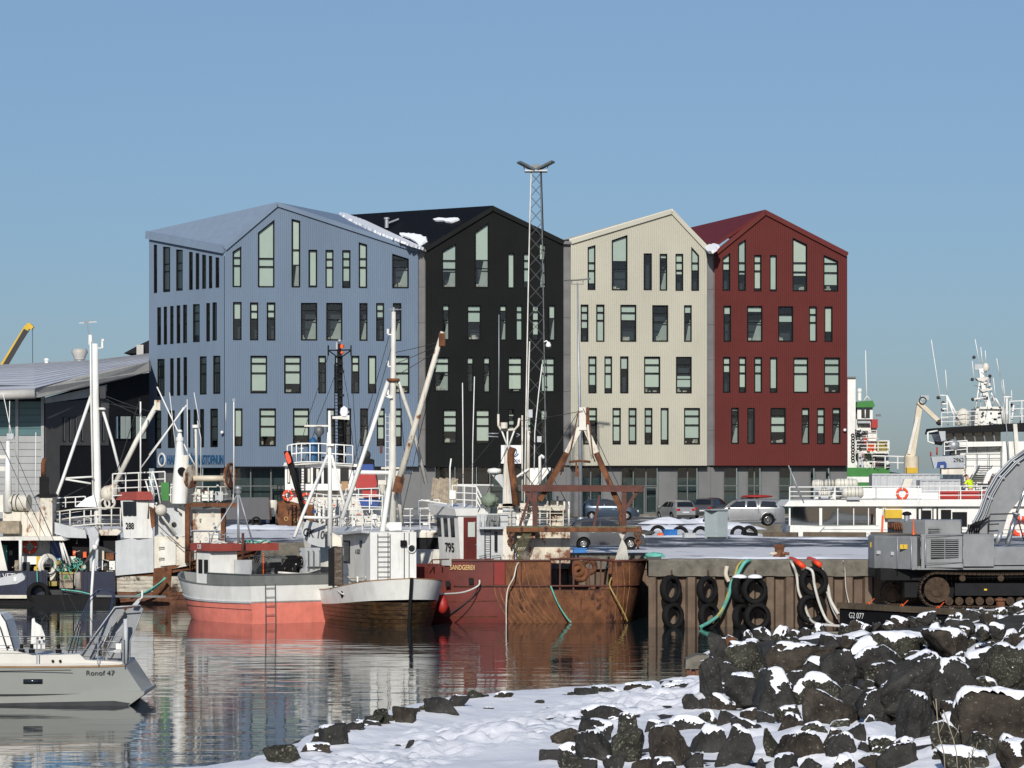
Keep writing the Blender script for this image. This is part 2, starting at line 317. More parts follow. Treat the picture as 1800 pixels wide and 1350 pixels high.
# front quay wall: sheet piling under a concrete cap
quay = thing('quay_wall', 'weathered quay wall of rusty sheet piling under a mossy concrete cap', 'quay wall', (xw(1138, 145.6), 145.6, 0))
def pile_run(p0, p1):
    p0, p1 = Vector((*p0, 0)), Vector((*p1, 0)); t = (p1 - p0).normalized(); n = Vector((t.y, -t.x, 0)); Lg = (p1 - p0).length
    per = .84; k = int(Lg / per); prof = []
    for i in range(k + 1):
        for du, dp in ((0, 0), (.30, 0), (.40, .26), (.74, .26)): 
            u = i * per + du
            if u < Lg: prof.append((u, dp))
    prof.append((Lg, 0))
    P = [p0 + t * u - n * d for u, d in prof]
    return [p + Vector((0, 0, -3)) for p in P], [p + Vector((0, 0, QZ - .72)) for p in P], per, k, t, n
for (a, c) in zip(FRONT, FRONT[1:]):
    lo, hi, per, k, t, n = pile_run(a, c)
    if a[1] == c[1] == 145.6:                   # the part in view: each pile its own piece
        vis = int((xw(1560, 145.6) - a[0]) / per) + 1
        for i in range(vis):
            MB().grid([lo[i * 4:i * 4 + 5], hi[i * 4:i * 4 + 5]], smooth=False).obj('sheet_pile', 'sheet_pile', quay)
        MB().grid([lo[vis * 4:], hi[vis * 4:]], smooth=False).obj('sheet_piling', 'sheet_pile', quay, kind='stuff')
    else: MB().grid([lo, hi], smooth=False).obj('sheet_piling', 'sheet_pile', quay, kind='stuff')
    # cap beam with an uneven broken lip
    A, B = Vector((*a, 0)), Vector((*c, 0)); nn = max(2, int((B - A).length / .35)); rows = [[], [], [], [], []]
    for i in range(nn + 1):
        p = A.lerp(B, i / nn); e = mnoise.noise(Vector((p.x * .9, p.y, 0))) * .05; f = mnoise.noise(Vector((p.x * 2.3, p.y, 5))) * .04
        for r_, (o_, z_) in enumerate(((-.55, QZ + .05 + e), (.02 + f, QZ + .04 + e), (.07 + f, QZ - .04 + e), (.06 + f * .5, QZ - .68 + f), (-.3, QZ - .72))): rows[r_].append(p + n * o_ + Vector((0, 0, z_)))
    MB().grid(rows, smooth=False).obj('cap_beam', 'concrete', quay)
# snow lying along the quay edge and in banks
def snow_drift(name, path, wd, hgt, label, seed=0, seg=.25):
    P = [Vector(p) for p in path]; pts = []
    for a, c in zip(P, P[1:]):
        n = max(2, int((c - a).length / seg)); pts += [a.lerp(c, i / n) for i in range(n)]
    pts.append(P[-1]); rows = []
    for j in range(9):
        v = (j / 8 - .5) * 2; row = []
        for i, p in enumerate(pts):
            t = (pts[min(i + 1, len(pts) - 1)] - pts[max(i - 1, 0)]).normalized(); n = Vector((t.y, -t.x, 0)); end = min(1, i / 4, (len(pts) - 1 - i) / 4)
            q = Vector((p.x, p.y, seed)); nzv = .75 + .5 * mnoise.noise(q * .6) + .5 * mnoise.noise(q * 1.9 + Vector((v, 0, 0))) + .3 * mnoise.noise(q * 4.5 + Vector((0, v * 3, 0)))
            h = hgt * max(0, nzv) * max(0, 1 - v * v) ** .7 * end
            ww = wd * (1 + .25 * mnoise.noise(q * .9 + Vector((7, 0, 0))))
            row.append(Vector((p.x + n.x * v * ww / 2, p.y + n.y * v * ww / 2, p.z + h - .02)))
        rows.append(row)
    o = MB().grid(rows).obj(name, 'snow', kind='stuff'); o['label'] = label; return o
snow_drift('snow_edge', [G(1141, 981.5), G(1300, 981.5), G(1520, 981.5)], .8, .10, 'thin snow lying along the quay edge', 1)
snow_drift('snow_bank', [G(1050, 932), G(1130, 931), G(1240, 929), G(1345, 929)], 3.6, .36, 'lumpy bank of ploughed snow in front of the parked cars', 2)
snow_drift('snow_bank', [G(1140, 921), G(1225, 919), G(1290, 920)], 3, .45, 'rear ridge of the ploughed snow bank', 3)
snow_drift('snow_bank', [G(400, 929), G(470, 930), G(540, 931)], 3, .32, 'snow bank by the rusty orange hull', 4)
snow_drift('snow_bank', [G(1352, 947), G(1530, 948), G(1640, 948)], 1.3, .12, 'snow ridge along the striped kerb', 5)
snow_drift('snow_bank', [G(1150, 943), G(1245, 944), G(1330, 943)], 2.0, .12, 'low snow beside the grey cabinet', 6)
# far shore beyond the harbour mouth
M_('far_trees', (.035, .05, .03), .9, var=.3)
hl = MB(); rr = []
for i in range(61):
    x = 140 + i * 9; rr.append((x, 1500, 1.0 + 3.0 * max(0, mnoise.noise(Vector((i * .23, 0, 0))) + .45)))
hl.grid([[Vector((x, 1500, -1)) for x, y, z in rr], [Vector((x, 1500, z)) for x, y, z in rr], [Vector((x, 1540, z * 1.4)) for x, y, z in rr]]); hl.obj('hills', 'far_trees', kind='structure')
# ================================================================= the four gabled office houses
M_('blue_cladding', (.155, .207, .278), .6, spec=.12, var=.08, scale=.2, streak=.22, rcol=(.09, .13, .19), stretch=(1, 1, .3))
M_('black_cladding', (.013, .014, .014), .7, spec=.06, var=.15, scale=.3)
M_('cream_cladding', (.47, .455, .375), .6, spec=.1, var=.09, scale=.14, stretch=(1, 1, .6))  # cream: broad soft tone patches put bright reflections into the colour
M_('red_cladding', (.118, .029, .026), .6, spec=.08, var=.08, scale=.3)
M_('blue_roof', (.20, .26, .34), .5, var=.06); M_('black_roof', (.006, .0065, .008), .6, spec=.12, var=.2); M_('cream_roof', (.60, .58, .50), .5, var=.06); M_('red_roof', (.12, .014, .012), .55, var=.1)
M_('grey_panel', (.135, .137, .137), .45, var=.12, scale=.5, dirt=.12, spec=.5); M_('grey_strip', (.15, .15, .15), .4, var=.2, scale=.6, metal=.2)
M_('frame_dark', (.012, .013, .014), .8, var=.1, spec=.05); M_('frame_grey', (.10, .105, .10), .45, var=.1)
M_('room_dark', (.016, .025, .036), .8, var=.4, scale=1.2); M_('room_pale', (.30, .33, .31), .8, var=.1); M_('desk_stuff', (.35, .33, .28), .8, var=.6, scale=3)
for i, c in enumerate([(.50, .56, .51), (.43, .50, .46), (.56, .61, .54)]): M_('blind_%s' % 'abc'[i], c, .9, var=.04)
FP = Plane(395, 270, 1489, 275.8); LP = Plane(262, 279, 395, 270); GP = Plane(395, 270.7, 1489, 276.5)

RIB = ((0, 0), (.085, 0), (.105, .05), (.15, .05), (.17, 0))
def cladding(bld, pl, top, bot_py, wins, mt, rib=True, name='wall'):
    """top: outline points (px, py); wins: (x0, x1, yl, yr, yb) in picture pixels -> one ribbed sheet with window openings."""
    T = [pl.hit(*p) for p in top]; zb = pl.hit(top[0][0], bot_py)[1]
    H = []
    for (x0, x1, yl, yr, yb) in wins:
        u0, zl = pl.hit(x0, yl); u1, zr = pl.hit(x1, yr); _, z0 = pl.hit((x0 + x1) / 2, yb); H.append((u0, u1, zl, zr, z0))
    U0, U1 = T[0][0], T[-1][0]; us = {round(U0, 4): 0, round(U1, 4): 0}
    k = 0
    prof = lambda u: float(np.interp((u - U0) % .17, [a for a, _ in RIB], [b for _, b in RIB])) if rib else 0
    if rib:
        while U0 + k * .17 < U1:
            for a, _ in RIB[:4]:
                if U0 + k * .17 + a < U1: us[round(U0 + k * .17 + a, 4)] = 0
            k += 1
    for t in T: us[round(t[0], 4)] = 0
    for h in H: us[round(h[0], 4)] = 0; us[round(h[1], 4)] = 0
    us = sorted(us); mb = MB(); tx = [t[0] for t in T]; tz = [t[1] for t in T]
    for a, b in zip(us, us[1:]):
        if b - a < .0005: continue
        c = (a + b) / 2; za, zc = float(np.interp(a, tx, tz)), float(np.interp(b, tx, tz)); segs = []; lo = (zb, zb)
        for h in sorted([h for h in H if h[0] < c < h[1]], key=lambda h: h[4]):
            segs.append((lo, (h[4], h[4]))); f = lambda u: h[2] + (h[3] - h[2]) * (u - h[0]) / (h[1] - h[0]); lo = (f(a), f(b))
        segs.append((lo, (za, zc)))
        for (l, h_) in segs: mb.poly([pl.P(a, l[0], prof(a)), pl.P(b, l[1], prof(b)), pl.P(b, h_[1], prof(b)), pl.P(a, h_[0], prof(a))])
    mb.obj(name, mt, bld); return H
def window(bld, pl, h, mulls, blind, kind, fmat='frame_dark', left=False, D=1):
    """h: opening in metres on the plane; mulls: heights of bars as fraction from the top; blind: (from, to) fractions that a pale blind covers."""
    u0, u1, zl, zr, z0 = h; Wd = u1 - u0; zt = max(zl, zr); Ht = zt - z0; fw = min(.11, Wd * .16); top = lambda u: zl + (zr - zl) * (u - u0) / Wd
    win = MB(); o, i_ = .06, -.20 * D
    out = [(u0, z0), (u1, z0), (u1, zr), (u0, zl)]; sl = (zr - zl) / Wd
    inn = [(u0 + fw, z0 + fw), (u1 - fw, z0 + fw), (u1 - fw, top(u1 - fw) - fw), (u0 + fw, top(u0 + fw) - fw)]
    for k in range(4):
        a, b = out[k], out[(k + 1) % 4]; c, d = inn[(k + 1) % 4], inn[k]
        win.poly([pl.P(*a, o), pl.P(*b, o), pl.P(*b, i_), pl.P(*a, i_)][::-1])
        win.poly([pl.P(a[0], a[1], o), pl.P(b[0], b[1], o), pl.P(b[0] * .6 + c[0] * .4, b[1] * .6 + c[1] * .4, o), pl.P(a[0] * .6 + d[0] * .4, a[1] * .6 + d[1] * .4, o)])
        win.poly([pl.P(a[0] * .6 + d[0] * .4, a[1] * .6 + d[1] * .4, o), pl.P(b[0] * .6 + c[0] * .4, b[1] * .6 + c[1] * .4, o), pl.P(b[0] * .6 + c[0] * .4, b[1] * .6 + c[1] * .4, -.10 * D), pl.P(a[0] * .6 + d[0] * .4, a[1] * .6 + d[1] * .4, -.10 * D)])
        win.poly([pl.P(a[0] * .6 + d[0] * .4, a[1] * .6 + d[1] * .4, -.10 * D), pl.P(b[0] * .6 + c[0] * .4, b[1] * .6 + c[1] * .4, -.10 * D), pl.P(*c, -.10 * D), pl.P(*d, -.10 * D)])
    root = win.obj('window', fmat, bld)
    for f in mulls:
        z = zt - f * Ht; mu = MB(); mu.hexa([pl.P(u0 + fw * .5, z - .045, -.08 * D), pl.P(u1 - fw * .5, z - .045, -.08 * D), pl.P(u1 - fw * .5, z - .045, -.16 * D), pl.P(u0 + fw * .5, z - .045, -.16 * D), pl.P(u0 + fw * .5, z + .045, -.08 * D), pl.P(u1 - fw * .5, z + .045, -.08 * D), pl.P(u1 - fw * .5, z + .045, -.16 * D), pl.P(u0 + fw * .5, z + .045, -.16 * D)]); mu.obj('mullion', fmat, root)
    MB().poly([pl.P(*p, -.13 * D) for p in inn]).obj('pane', 'window_glass', root)
    rm = MB(); dp = 1.6
    B = [pl.P(u0 - .02, z0 - .02, -.21 * D), pl.P(u1 + .02, z0 - .02, -.21 * D), pl.P(u1 + .02, zr + .02, -.21 * D), pl.P(u0 - .02, zl + .02, -.21 * D)]; C = [pl.P(u0 - .02, z0 - .02, -dp), pl.P(u1 + .02, z0 - .02, -dp), pl.P(u1 + .02, zr + .02, -dp), pl.P(u0 - .02, zl + .02, -dp)]
    for k in range(4): rm.poly([B[k], B[(k + 1) % 4], C[(k + 1) % 4], C[k]])
    rm.poly(C); rm.obj('room', 'room_dark', root)
    for (f0, f1) in blind:
        za, zc = zt - f0 * Ht, max(z0 + .03, zt - f1 * Ht)
        MB().poly([pl.P(u0 + .01, zc, -.28 * D), pl.P(u1 - .01, zc, -.28 * D), pl.P(u1 - .01, min(za, zr), -.28 * D), pl.P(u0 + .01, min(za, zl), -.28 * D)]).obj('blind', 'blind_' + random.choice('aabc'), root)
    if kind == 'd':
        a = random.uniform(.1, .4)
        MB().prism([pl.P(u0 + Wd * a, z0 + .05, -.5), pl.P(u1 - .03, z0 + .05, -.5), pl.P(u1 - .03, z0 + Ht * .62, -.5), pl.P(u1 - Wd * .25, z0 + Ht * .5, -.5)], -pl.n * .05).obj('slanted_panel', 'room_pale', root)  # pale slanted panel stands in for the diagonal light in dark panes
    if Wd > .8 and (kind == 'd' or (blind and blind[-1][1] < .9)):
        f = MB()
        for k in range(3): 
            uu = random.uniform(u0 + .15, u1 - .25); hh = random.uniform(.08, .35); f.box(pl.P(uu, z0 + .12 + hh / 2, -.6), (random.uniform(.1, .35), .2, hh))
        f.obj('desk_items', 'desk_stuff', root)
    return root
def win_rows(bld, pl, X0, Y0, S, rows, fmat='frame_dark', **k):
    conv = []; spec = []
    for r in rows:
        x0, x1, yl, yr, yb, mulls, bl, kind = r
        conv.append((X0 + x0 * S, X0 + x1 * S, Y0 + yl * S, Y0 + yr * S, Y0 + yb * S)); yt = min(yl, yr); h = yb - yt
        spec.append(([(m - yt) / h for m in mulls], [((a - yt) / h, (b - yt) / h) for a, b in bl], kind))
    return conv, spec
def w_(x0, x1, yl, yr, yb, mulls=(), blind=None, kind=''):
    bl = [] if blind is None else ([(min(yl, yr), blind)] if not isinstance(blind, (list, tuple)) else list(blind))
    return (x0, x1, yl, yr, yb, mulls, bl, kind)
BLUE = [w_(420, 461, 272, 245, 436, (298, 335), 430), w_(538, 615, 183, 122, 437, (302, 340), 432), w_(695, 735, 118, 128, 437, (262,), 330, 'd'), w_(774, 814, 262, 262, 437, (), 427), w_(852, 890, 263, 263, 439, (305, 343), 432), w_(930, 969, 264, 264, 440, (303, 342), 406), w_(1007, 1046, 227, 238, 440, (303, 343), 432), w_(1163, 1240, 280, 304, 441, (310, 345), None, 'd'),
 w_(422, 462, 505, 505, 682, (), 582), w_(501, 540, 507, 507, 683, (548, 584), 583), w_(579, 619, 507, 507, 684, (547, 585), 575), w_(738, 814, 509, 509, 684, (545, 588), None, 'd'), w_(856, 931, 509, 509, 684, (545, 588), None, 'd'), w_(1010, 1048, 510, 510, 685, (545, 588), None, 'd'), w_(1088, 1125, 510, 510, 686, (545, 588), 575), w_(1166, 1205, 510, 510, 686, (545, 588), None, 'd'),
 w_(503, 581, 755, 755, 930, (790, 835), 917), w_(660, 738, 755, 755, 930, (790, 830), 885), w_(819, 855, 755, 755, 930, (790, 835), 785), w_(896, 932, 755, 755, 930, (790, 835), 800), w_(973, 1010, 755, 755, 930, (790, 830), 830), w_(1050, 1089, 755, 755, 930, (), 885), w_(1168, 1243, 755, 755, 930, (790, 835), 895),
 w_(427, 466, 1000, 1000, 1175, (), 1130), w_(545, 622, 1000, 1000, 1176, (1035, 1083), 1130), w_(701, 777, 1000, 1000, 1177, (1035, 1083), 1125), w_(858, 897, 1000, 1000, 1177, (1035, 1083), 1040), w_(933, 972, 1000, 1000, 1177, (1035, 1083), 1020), w_(1014, 1050, 1000, 1000, 1175, (1035, 1083), None, 'd'), w_(1091, 1128, 1000, 1000, 1175, (1035, 1080), 1140), w_(1170, 1208, 1000, 1000, 1175, (1035, 1080), 1130)]
BLUE_SIDE = [w_(57, 72, 238, 240, 463, (345, 385)), w_(100, 130, 247, 250, 458, (330, 365), 445), w_(161, 191, 260, 263, 452, (325, 360), 440), w_(221, 236, 271, 273, 448, (320, 355)), w_(252, 266, 277, 279, 446, (315, 350)), w_(282, 298, 284, 287, 443, (318, 352)), w_(313, 328, 290, 292, 441, (318, 352)), w_(344, 360, 297, 299, 438, (320, 352)),
 w_(73, 88, 530, 530, 705, (575, 620)), w_(103, 118, 527, 527, 702, (572, 617)), w_(133, 148, 524, 524, 700, (570, 612)), w_(163, 178, 521, 521, 697, (567, 610)), w_(193, 209, 518, 518, 695, (565, 608)), w_(239, 270, 515, 515, 691, (557, 595), 660), w_(301, 316, 510, 510, 688, (555, 595)), w_(330, 347, 507, 507, 684, (), 680),
 w_(74, 104, 770, 770, 943, (805, 855), 935), w_(133, 149, 767, 767, 941, (), 935), w_(164, 179, 765, 765, 940, (805, 850)), w_(195, 210, 762, 762, 938, (800, 850)), w_(271, 302, 758, 758, 935, (795, 840), 930), w_(333, 364, 755, 755, 932, (790, 835), 925),
 w_(62, 90, 1012, 1012, 1186, (1050, 1095), 1150), w_(122, 151, 1010, 1010, 1184, (1045, 1090)), w_(181, 195, 1008, 1008, 1183, (1045, 1090)), w_(212, 226, 1006, 1006, 1182, (1045, 1090)), w_(242, 256, 1005, 1005, 1182, (1045, 1090)), w_(272, 288, 1003, 1003, 1181, (), 1178), w_(320, 352, 1001, 1001, 1180, (1040, 1085), 1150)]
BLACK = [w_(123, 192, 268, 230, 440, (312, 352), 362, 'd'), w_(276, 343, 180, 133, 440, (350,), 308, 'd'), w_(430, 461, 277, 277, 441, (), 440), w_(502, 535, 277, 277, 441, (312, 350), 408), w_(575, 608, 225, 238, 441, (308,), 308, 'd'),
 w_(126, 158, 516, 516, 682, (545, 590), 545, 'd'), w_(240, 306, 518, 518, 684, (548, 600), 597), w_(392, 424, 518, 518, 684, (548, 590), 545, 'd'), w_(468, 498, 518, 518, 684, (550, 587), 683), w_(543, 575, 518, 518, 684, (550, 590), 655), w_(620, 651, 518, 518, 684, (), 578, 'd'),
 w_(88, 158, 760, 760, 922, (790, 835), 830, 'd'), w_(240, 270, 760, 760, 924, (795, 835), 790), w_(317, 347, 760, 760, 925, (795, 835), 790, 'd'), w_(430, 497, 760, 760, 925, (795, 838), 908), w_(583, 649, 762, 762, 925, (797, 838), 922),
 w_(128, 194, 1003, 1003, 1165, (1038, 1078), 1107), w_(280, 347, 1003, 1003, 1166, (1038, 1080), 1150), w_(432, 462, 1003, 1003, 1166, (1038, 1080), [(1030, 1045), (1060, 1075), (1090, 1100)]), w_(508, 540, 1003, 1003, 1166, (1038, 1080), 1100), w_(583, 615, 1003, 1003, 1166, (), 1050)]
CREAM = [w_(802, 838, 250, 240, 449, (322, 358), 417), w_(914, 987, 218, 193, 451, (317, 353), 315), w_(1062, 1100, 279, 279, 450, (), None), w_(1137, 1172, 281, 281, 452, (320, 355), 300, 'd'), w_(1210, 1246, 281, 281, 453, (320, 357), 375), w_(1284, 1320, 248, 288, 453, (323, 360), 358),
 w_(769, 805, 517, 517, 690, (553, 590), 625), w_(842, 880, 517, 517, 690, (553, 590), 688), w_(954, 1028, 518, 518, 690, (555, 592), 590), w_(1102, 1176, 520, 520, 690, (558, 598), None, 'd'), w_(1250, 1286, 520, 520, 690, (558, 600), 560, 'd'),
 w_(805, 843, 758, 758, 930, (797, 837), 890), w_(880, 915, 758, 758, 930, (797, 837), 905), w_(953, 991, 758, 758, 930, (), 815), w_(1064, 1139, 759, 759, 930, (797, 836), 900), w_(1213, 1286, 760, 760, 930, (797, 838), [(850, 862), (868, 900)]),
 w_(780, 845, 998, 998, 1168, (1035, 1078), 1055), w_(917, 956, 998, 998, 1168, (1035, 1078), 1150), w_(992, 1029, 998, 998, 1168, (1035, 1078), 1150), w_(1067, 1103, 998, 998, 1168, (1035, 1078), 1112), w_(1141, 1178, 998, 998, 1168, (), 1145), w_(1250, 1324, 998, 998, 1168, (1035, 1077), 1137)]
RED = [w_(185, 221, 302, 275, 452, (322, 357), 357), w_(258, 294, 235, 212, 453, (322, 362), 376), w_(331, 366, 286, 286, 455, (322, 360), 440), w_(405, 438, 287, 287, 455, (), 445), w_(511, 579, 205, 238, 455, (322, 365), 382), w_(655, 724, 285, 315, 456, (325, 368), 425),
 w_(190, 225, 522, 522, 690, (563, 600), 560), w_(299, 371, 523, 523, 690, (563, 600), 550, 'd'), w_(444, 514, 525, 525, 690, (563, 600), [(565, 600)]), w_(588, 624, 525, 525, 690, (563, 600), 688), w_(659, 697, 526, 526, 690, (), 642),
 w_(188, 222, 760, 760, 927, (795, 835), 830), w_(261, 295, 760, 760, 927, (795, 835), 900), w_(333, 369, 761, 761, 927, (795, 835), 925), w_(405, 440, 762, 762, 927, (), 905), w_(515, 584, 763, 763, 928, (797, 838), 926), w_(658, 731, 763, 763, 928, (797, 838), 890),
 w_(226, 261, 997, 997, 1165, (1035, 1075), 1010, 'd'), w_(300, 335, 998, 998, 1165, (), 1010), w_(408, 479, 998, 998, 1166, (1035, 1075), [(1035, 1110)]), w_(553, 589, 998, 998, 1166, (1035, 1075), 1030, 'd'), w_(625, 661, 998, 998, 1166, (1035, 1075), 1115), w_(696, 734, 998, 998, 1166, (1035, 1075), 1022, 'd')]
def roof_pt(px, py, d): return W(px, py, d)
def house(name, label, px0, px1, top, wins, zo, mt, rmt, roofs, side=None, fm='frame_dark'):
    d0 = FP.P(FP.hit(px0, 820)[0], 0).y
    b = thing(name, label, 'building', (FP.P(FP.hit((px0 + px1) / 2, 820)[0], QZ).x, 272, QZ))
    X0, Y0, S = zo; conv, spec = win_rows(b, FP, X0, Y0, S, wins); H = cladding(b, FP, top, 820 if px0 < 900 else 818.5, conv, mt)
    for h, s in zip(H, spec): window(b, FP, h, *s, fmat=fm)
    # trim along the gable and the foot of the cladding
    T = [FP.P(*FP.hit(*p)) for p in top]
    for a, c in zip(T, T[1:]):
        if abs(c.x - a.x) > .4: MB().beam(a + FP.n * .07 + Vector((0, 0, .02)), c + FP.n * .07 + Vector((0, 0, .02)), .34, .34).obj('rake_trim', mt, b)
    u0, zf = FP.hit(px0, 820); u1 = FP.hit(px1, 820)[0]
    MB().hexa([FP.P(u0, zf - .06, .05), FP.P(u1, zf - .06, .05), FP.P(u1, zf - .06, -2), FP.P(u0, zf - .06, -2), FP.P(u0, zf, .05), FP.P(u1, zf, .05), FP.P(u1, zf, -2), FP.P(u0, zf, -2)]).obj('soffit', 'frame_dark', b)
    # body behind the gable
    dp = 15; bd = MB(); zl, zr = T[0].z, T[-1].z; back = Vector((-.28, 1, 0)).normalized() * dp
    A, Bp = FP.P(u0, zf - .02, -.3), FP.P(u1, zf - .02, -.3)
    if not side: bd.poly([A, A + back, (A + back) + Vector((0, 0, zl - zf - 1)), Vector((A.x, A.y, zl - .1))])
    bd.poly([Bp, Vector((Bp.x, Bp.y, zr - .1)), (Bp + back) + Vector((0, 0, zr - zf - 1)), Bp + back]); bd.poly([A + back, Bp + back, (Bp + back) + Vector((0, 0, zr - zf - 1)), (A + back) + Vector((0, 0, zl - zf - 1))])
    bd.obj('side_wall', mt, b)
    for r in roofs: 
        r3 = [Vector(p) for p in r]; n = (r3[1] - r3[0]).cross(r3[2] - r3[0]).normalized(); n = n if n.z > 0 else -n
        MB().prism(r3, -n * .22).obj('roof', rmt, b)
    return b
def FPt(px, py, out=0): u, z = FP.hit(px, py); return FP.P(u, z, out)
def LPt(px, py): u, z = LP.hit(px, py); return LP.P(u, z)
A, P, B_, R_, Q = FPt(395, 437), FPt(487, 359), LPt(262, 411), FPt(735, 440), W(603, 378.5, 283)
up = Vector((0, 0, .16)); E = lambda p, k=.12: p + up + FP.n * k
blue = house('blue_office_building', 'light blue ribbed metal office house with a folded gable roof, largest of the four', 395, 735, [(395, 438), (487, 359.5), (735, 441)], BLUE, (250, 340, .37778), 'blue_cladding', 'blue_roof',
    [[E(A), E(P), B_ + up + Vector((-.3, 0, 0))], [E(P), E(R_), Q], [E(P), Q, W(603, 400, 300), W(270, 425, 300), B_ + up]], side=True)
conv, spec = win_rows(blue, LP, 250, 340, .37778, BLUE_SIDE); H = cladding(blue, LP, [(262, 412), (395, 438)], 822, conv, 'blue_cladding', name='end_wall')
for h, s in zip(H, spec): window(blue, LP, h, s[0], s[1] or [(0, random.choice((.5, .8, .97)))], s[2], D=.5)
MB().beam(LPt(261, 413) + LP.n * .15, LPt(395.5, 438.5) + LP.n * .15, .3, .62).obj('gutter', 'blue_roof', blue); MB().beam(LPt(261, 418.5) + LP.n * .05, LPt(395.5, 443) + LP.n * .05, .12, .12).obj('gutter_trim', 'frame_grey', blue)
u, zf = LP.hit(262, 822); u1, _ = LP.hit(395, 822)
MB().hexa([LP.P(u, zf - .06, .04), LP.P(u1, zf - .06, .04), LP.P(u1, zf - .06, -2), LP.P(u, zf - .06, -2), LP.P(u, zf, .04), LP.P(u1, zf, .04), LP.P(u1, zf, -2), LP.P(u, zf, -2)]).obj('soffit', 'frame_dark', blue)
black = house('black_office_building', 'black ribbed metal office house with snow patches on its roof', 748, 990, [(748, 439), (866, 367), (990, 427)], BLACK, (730, 340, .37778), 'black_cladding', 'black_roof',
    [[E(FPt(744, 441)), E(FPt(866, 365)), W(604, 378, 287)], [E(FPt(866, 365)), E(FPt(992, 426)), W(960, 430, 300), W(604, 378, 287)]], fm='frame_dark')
cream = house('cream_office_building', 'cream ribbed metal office house between the black and the red one', 1003.5, 1243, [(1003.5, 426), (1181, 372.5), (1243, 439)], CREAM, (730, 340, .37778), 'cream_cladding', 'cream_roof',
    [[E(FPt(1000, 424)), E(FPt(1181, 370.5)), W(985, 422, 287)], [E(FPt(1181, 370.5)), E(FPt(1245, 437)), W(1230, 436, 300), W(985, 422, 287)]])
red = house('red_office_building', 'dark red ribbed metal office house at the far end of the row', 1256, 1489, [(1256, 447), (1345, 374), (1489, 449)], RED, (1200, 340, .37778), 'red_cladding', 'red_roof',
    [[E(FPt(1240, 444)), E(FPt(1345, 372)), W(1209, 401, 285)], [E(FPt(1345, 372)), E(FPt(1491, 447)), W(1470, 452, 300), W(1209, 401, 285)]])
# recessed joints between the houses
for px0, px1, pt, own in ((733, 749, 441, blue), (989, 1005, 428, cream), (1241, 1258, 446, red)):
    u0, zt = FP.hit(px0, pt); u1, _ = FP.hit(px1, pt); zb = FP.hit(px0, 818)[1]; n = 6
    for k in range(n):
        za = zb + (zt - zb) * k / n; zc = zb + (zt - zb) * (k + 1) / n - .02
        MB().prism([FP.P(u0, za, -.35), FP.P(u1, za, -.35), FP.P(u1, zc, -.35), FP.P(u0, zc, -.35)], -FP.n * .1).obj('joint_panel', 'grey_strip', own)
    MB().hexa([FP.P(u0, zt - .05, .1), FP.P(u1, zt - .05, .1), FP.P(u1, zt - .05, -.4), FP.P(u0, zt - .05, -.4), FP.P(u0, zt + .2, .1), FP.P(u1, zt + .2, .1), FP.P(u1, zt + .2, -.4), FP.P(u0, zt + .2, -.4)]).obj('joint_cap', 'grey_strip', own)
# ground floor: grey panels and dark glazing set back under the houses
SEG = [(395, 405, 'p'), (405, 512, 'g3'), (512, 560, 'p'), (560, 600, 'p'), (600, 655, 'g2'), (655, 700, 'p'), (700, 740, 'p'), (740, 765, 'p'), (765, 800, 'c'), (800, 838, 'c'), (838, 860, 'c'), (860, 905, 'g1'), (905, 974, 'g2'), (974, 1017, 'p'), (1017, 1060, 'g2'), (1060, 1091, 'p'), (1091, 1158, 'g3'), (1158, 1189, 'p'), (1189, 1228, 'g2'), (1228, 1271, 'p'), (1271, 1298, 'g1'), (1298, 1313, 'p'), (1313, 1339, 'g2'), (1339, 1368, 'p'), (1368, 1393, 'g1'), (1393, 1423, 'p'), (1423, 1434, 'g1'), (1434, 1450, 'p'), (1450, 1460, 'g1'), (1460, 1489, 'p')]
wq_ = lambda pl, a, c, z0, z1, out=0, th=.1: [pl.P(a, z0, out), pl.P(c, z0, out), pl.P(c, z0, out - th), pl.P(a, z0, out - th), pl.P(a, z1, out), pl.P(c, z1, out), pl.P(c, z1, out - th), pl.P(a, z1, out - th)]
own_of = lambda px: blue if px < 740 else black if px < 997 else cream if px < 1250 else red
zt = GP.hit(600, 819)[1] - .08
def gbox(o, a, c, z0, z1, mt, nm, out=0, th=.12):
    return MB().hexa([GP.P(a, z0, out), GP.P(c, z0, out), GP.P(c, z0, out - th), GP.P(a, z0, out - th), GP.P(a, z1, out), GP.P(c, z1, out), GP.P(c, z1, out - th), GP.P(a, z1, out - th)]).obj(nm, mt, o)
M_('curtain_dark', (.012, .03, .032), .5, var=.3, stretch=(3, 3, .1))
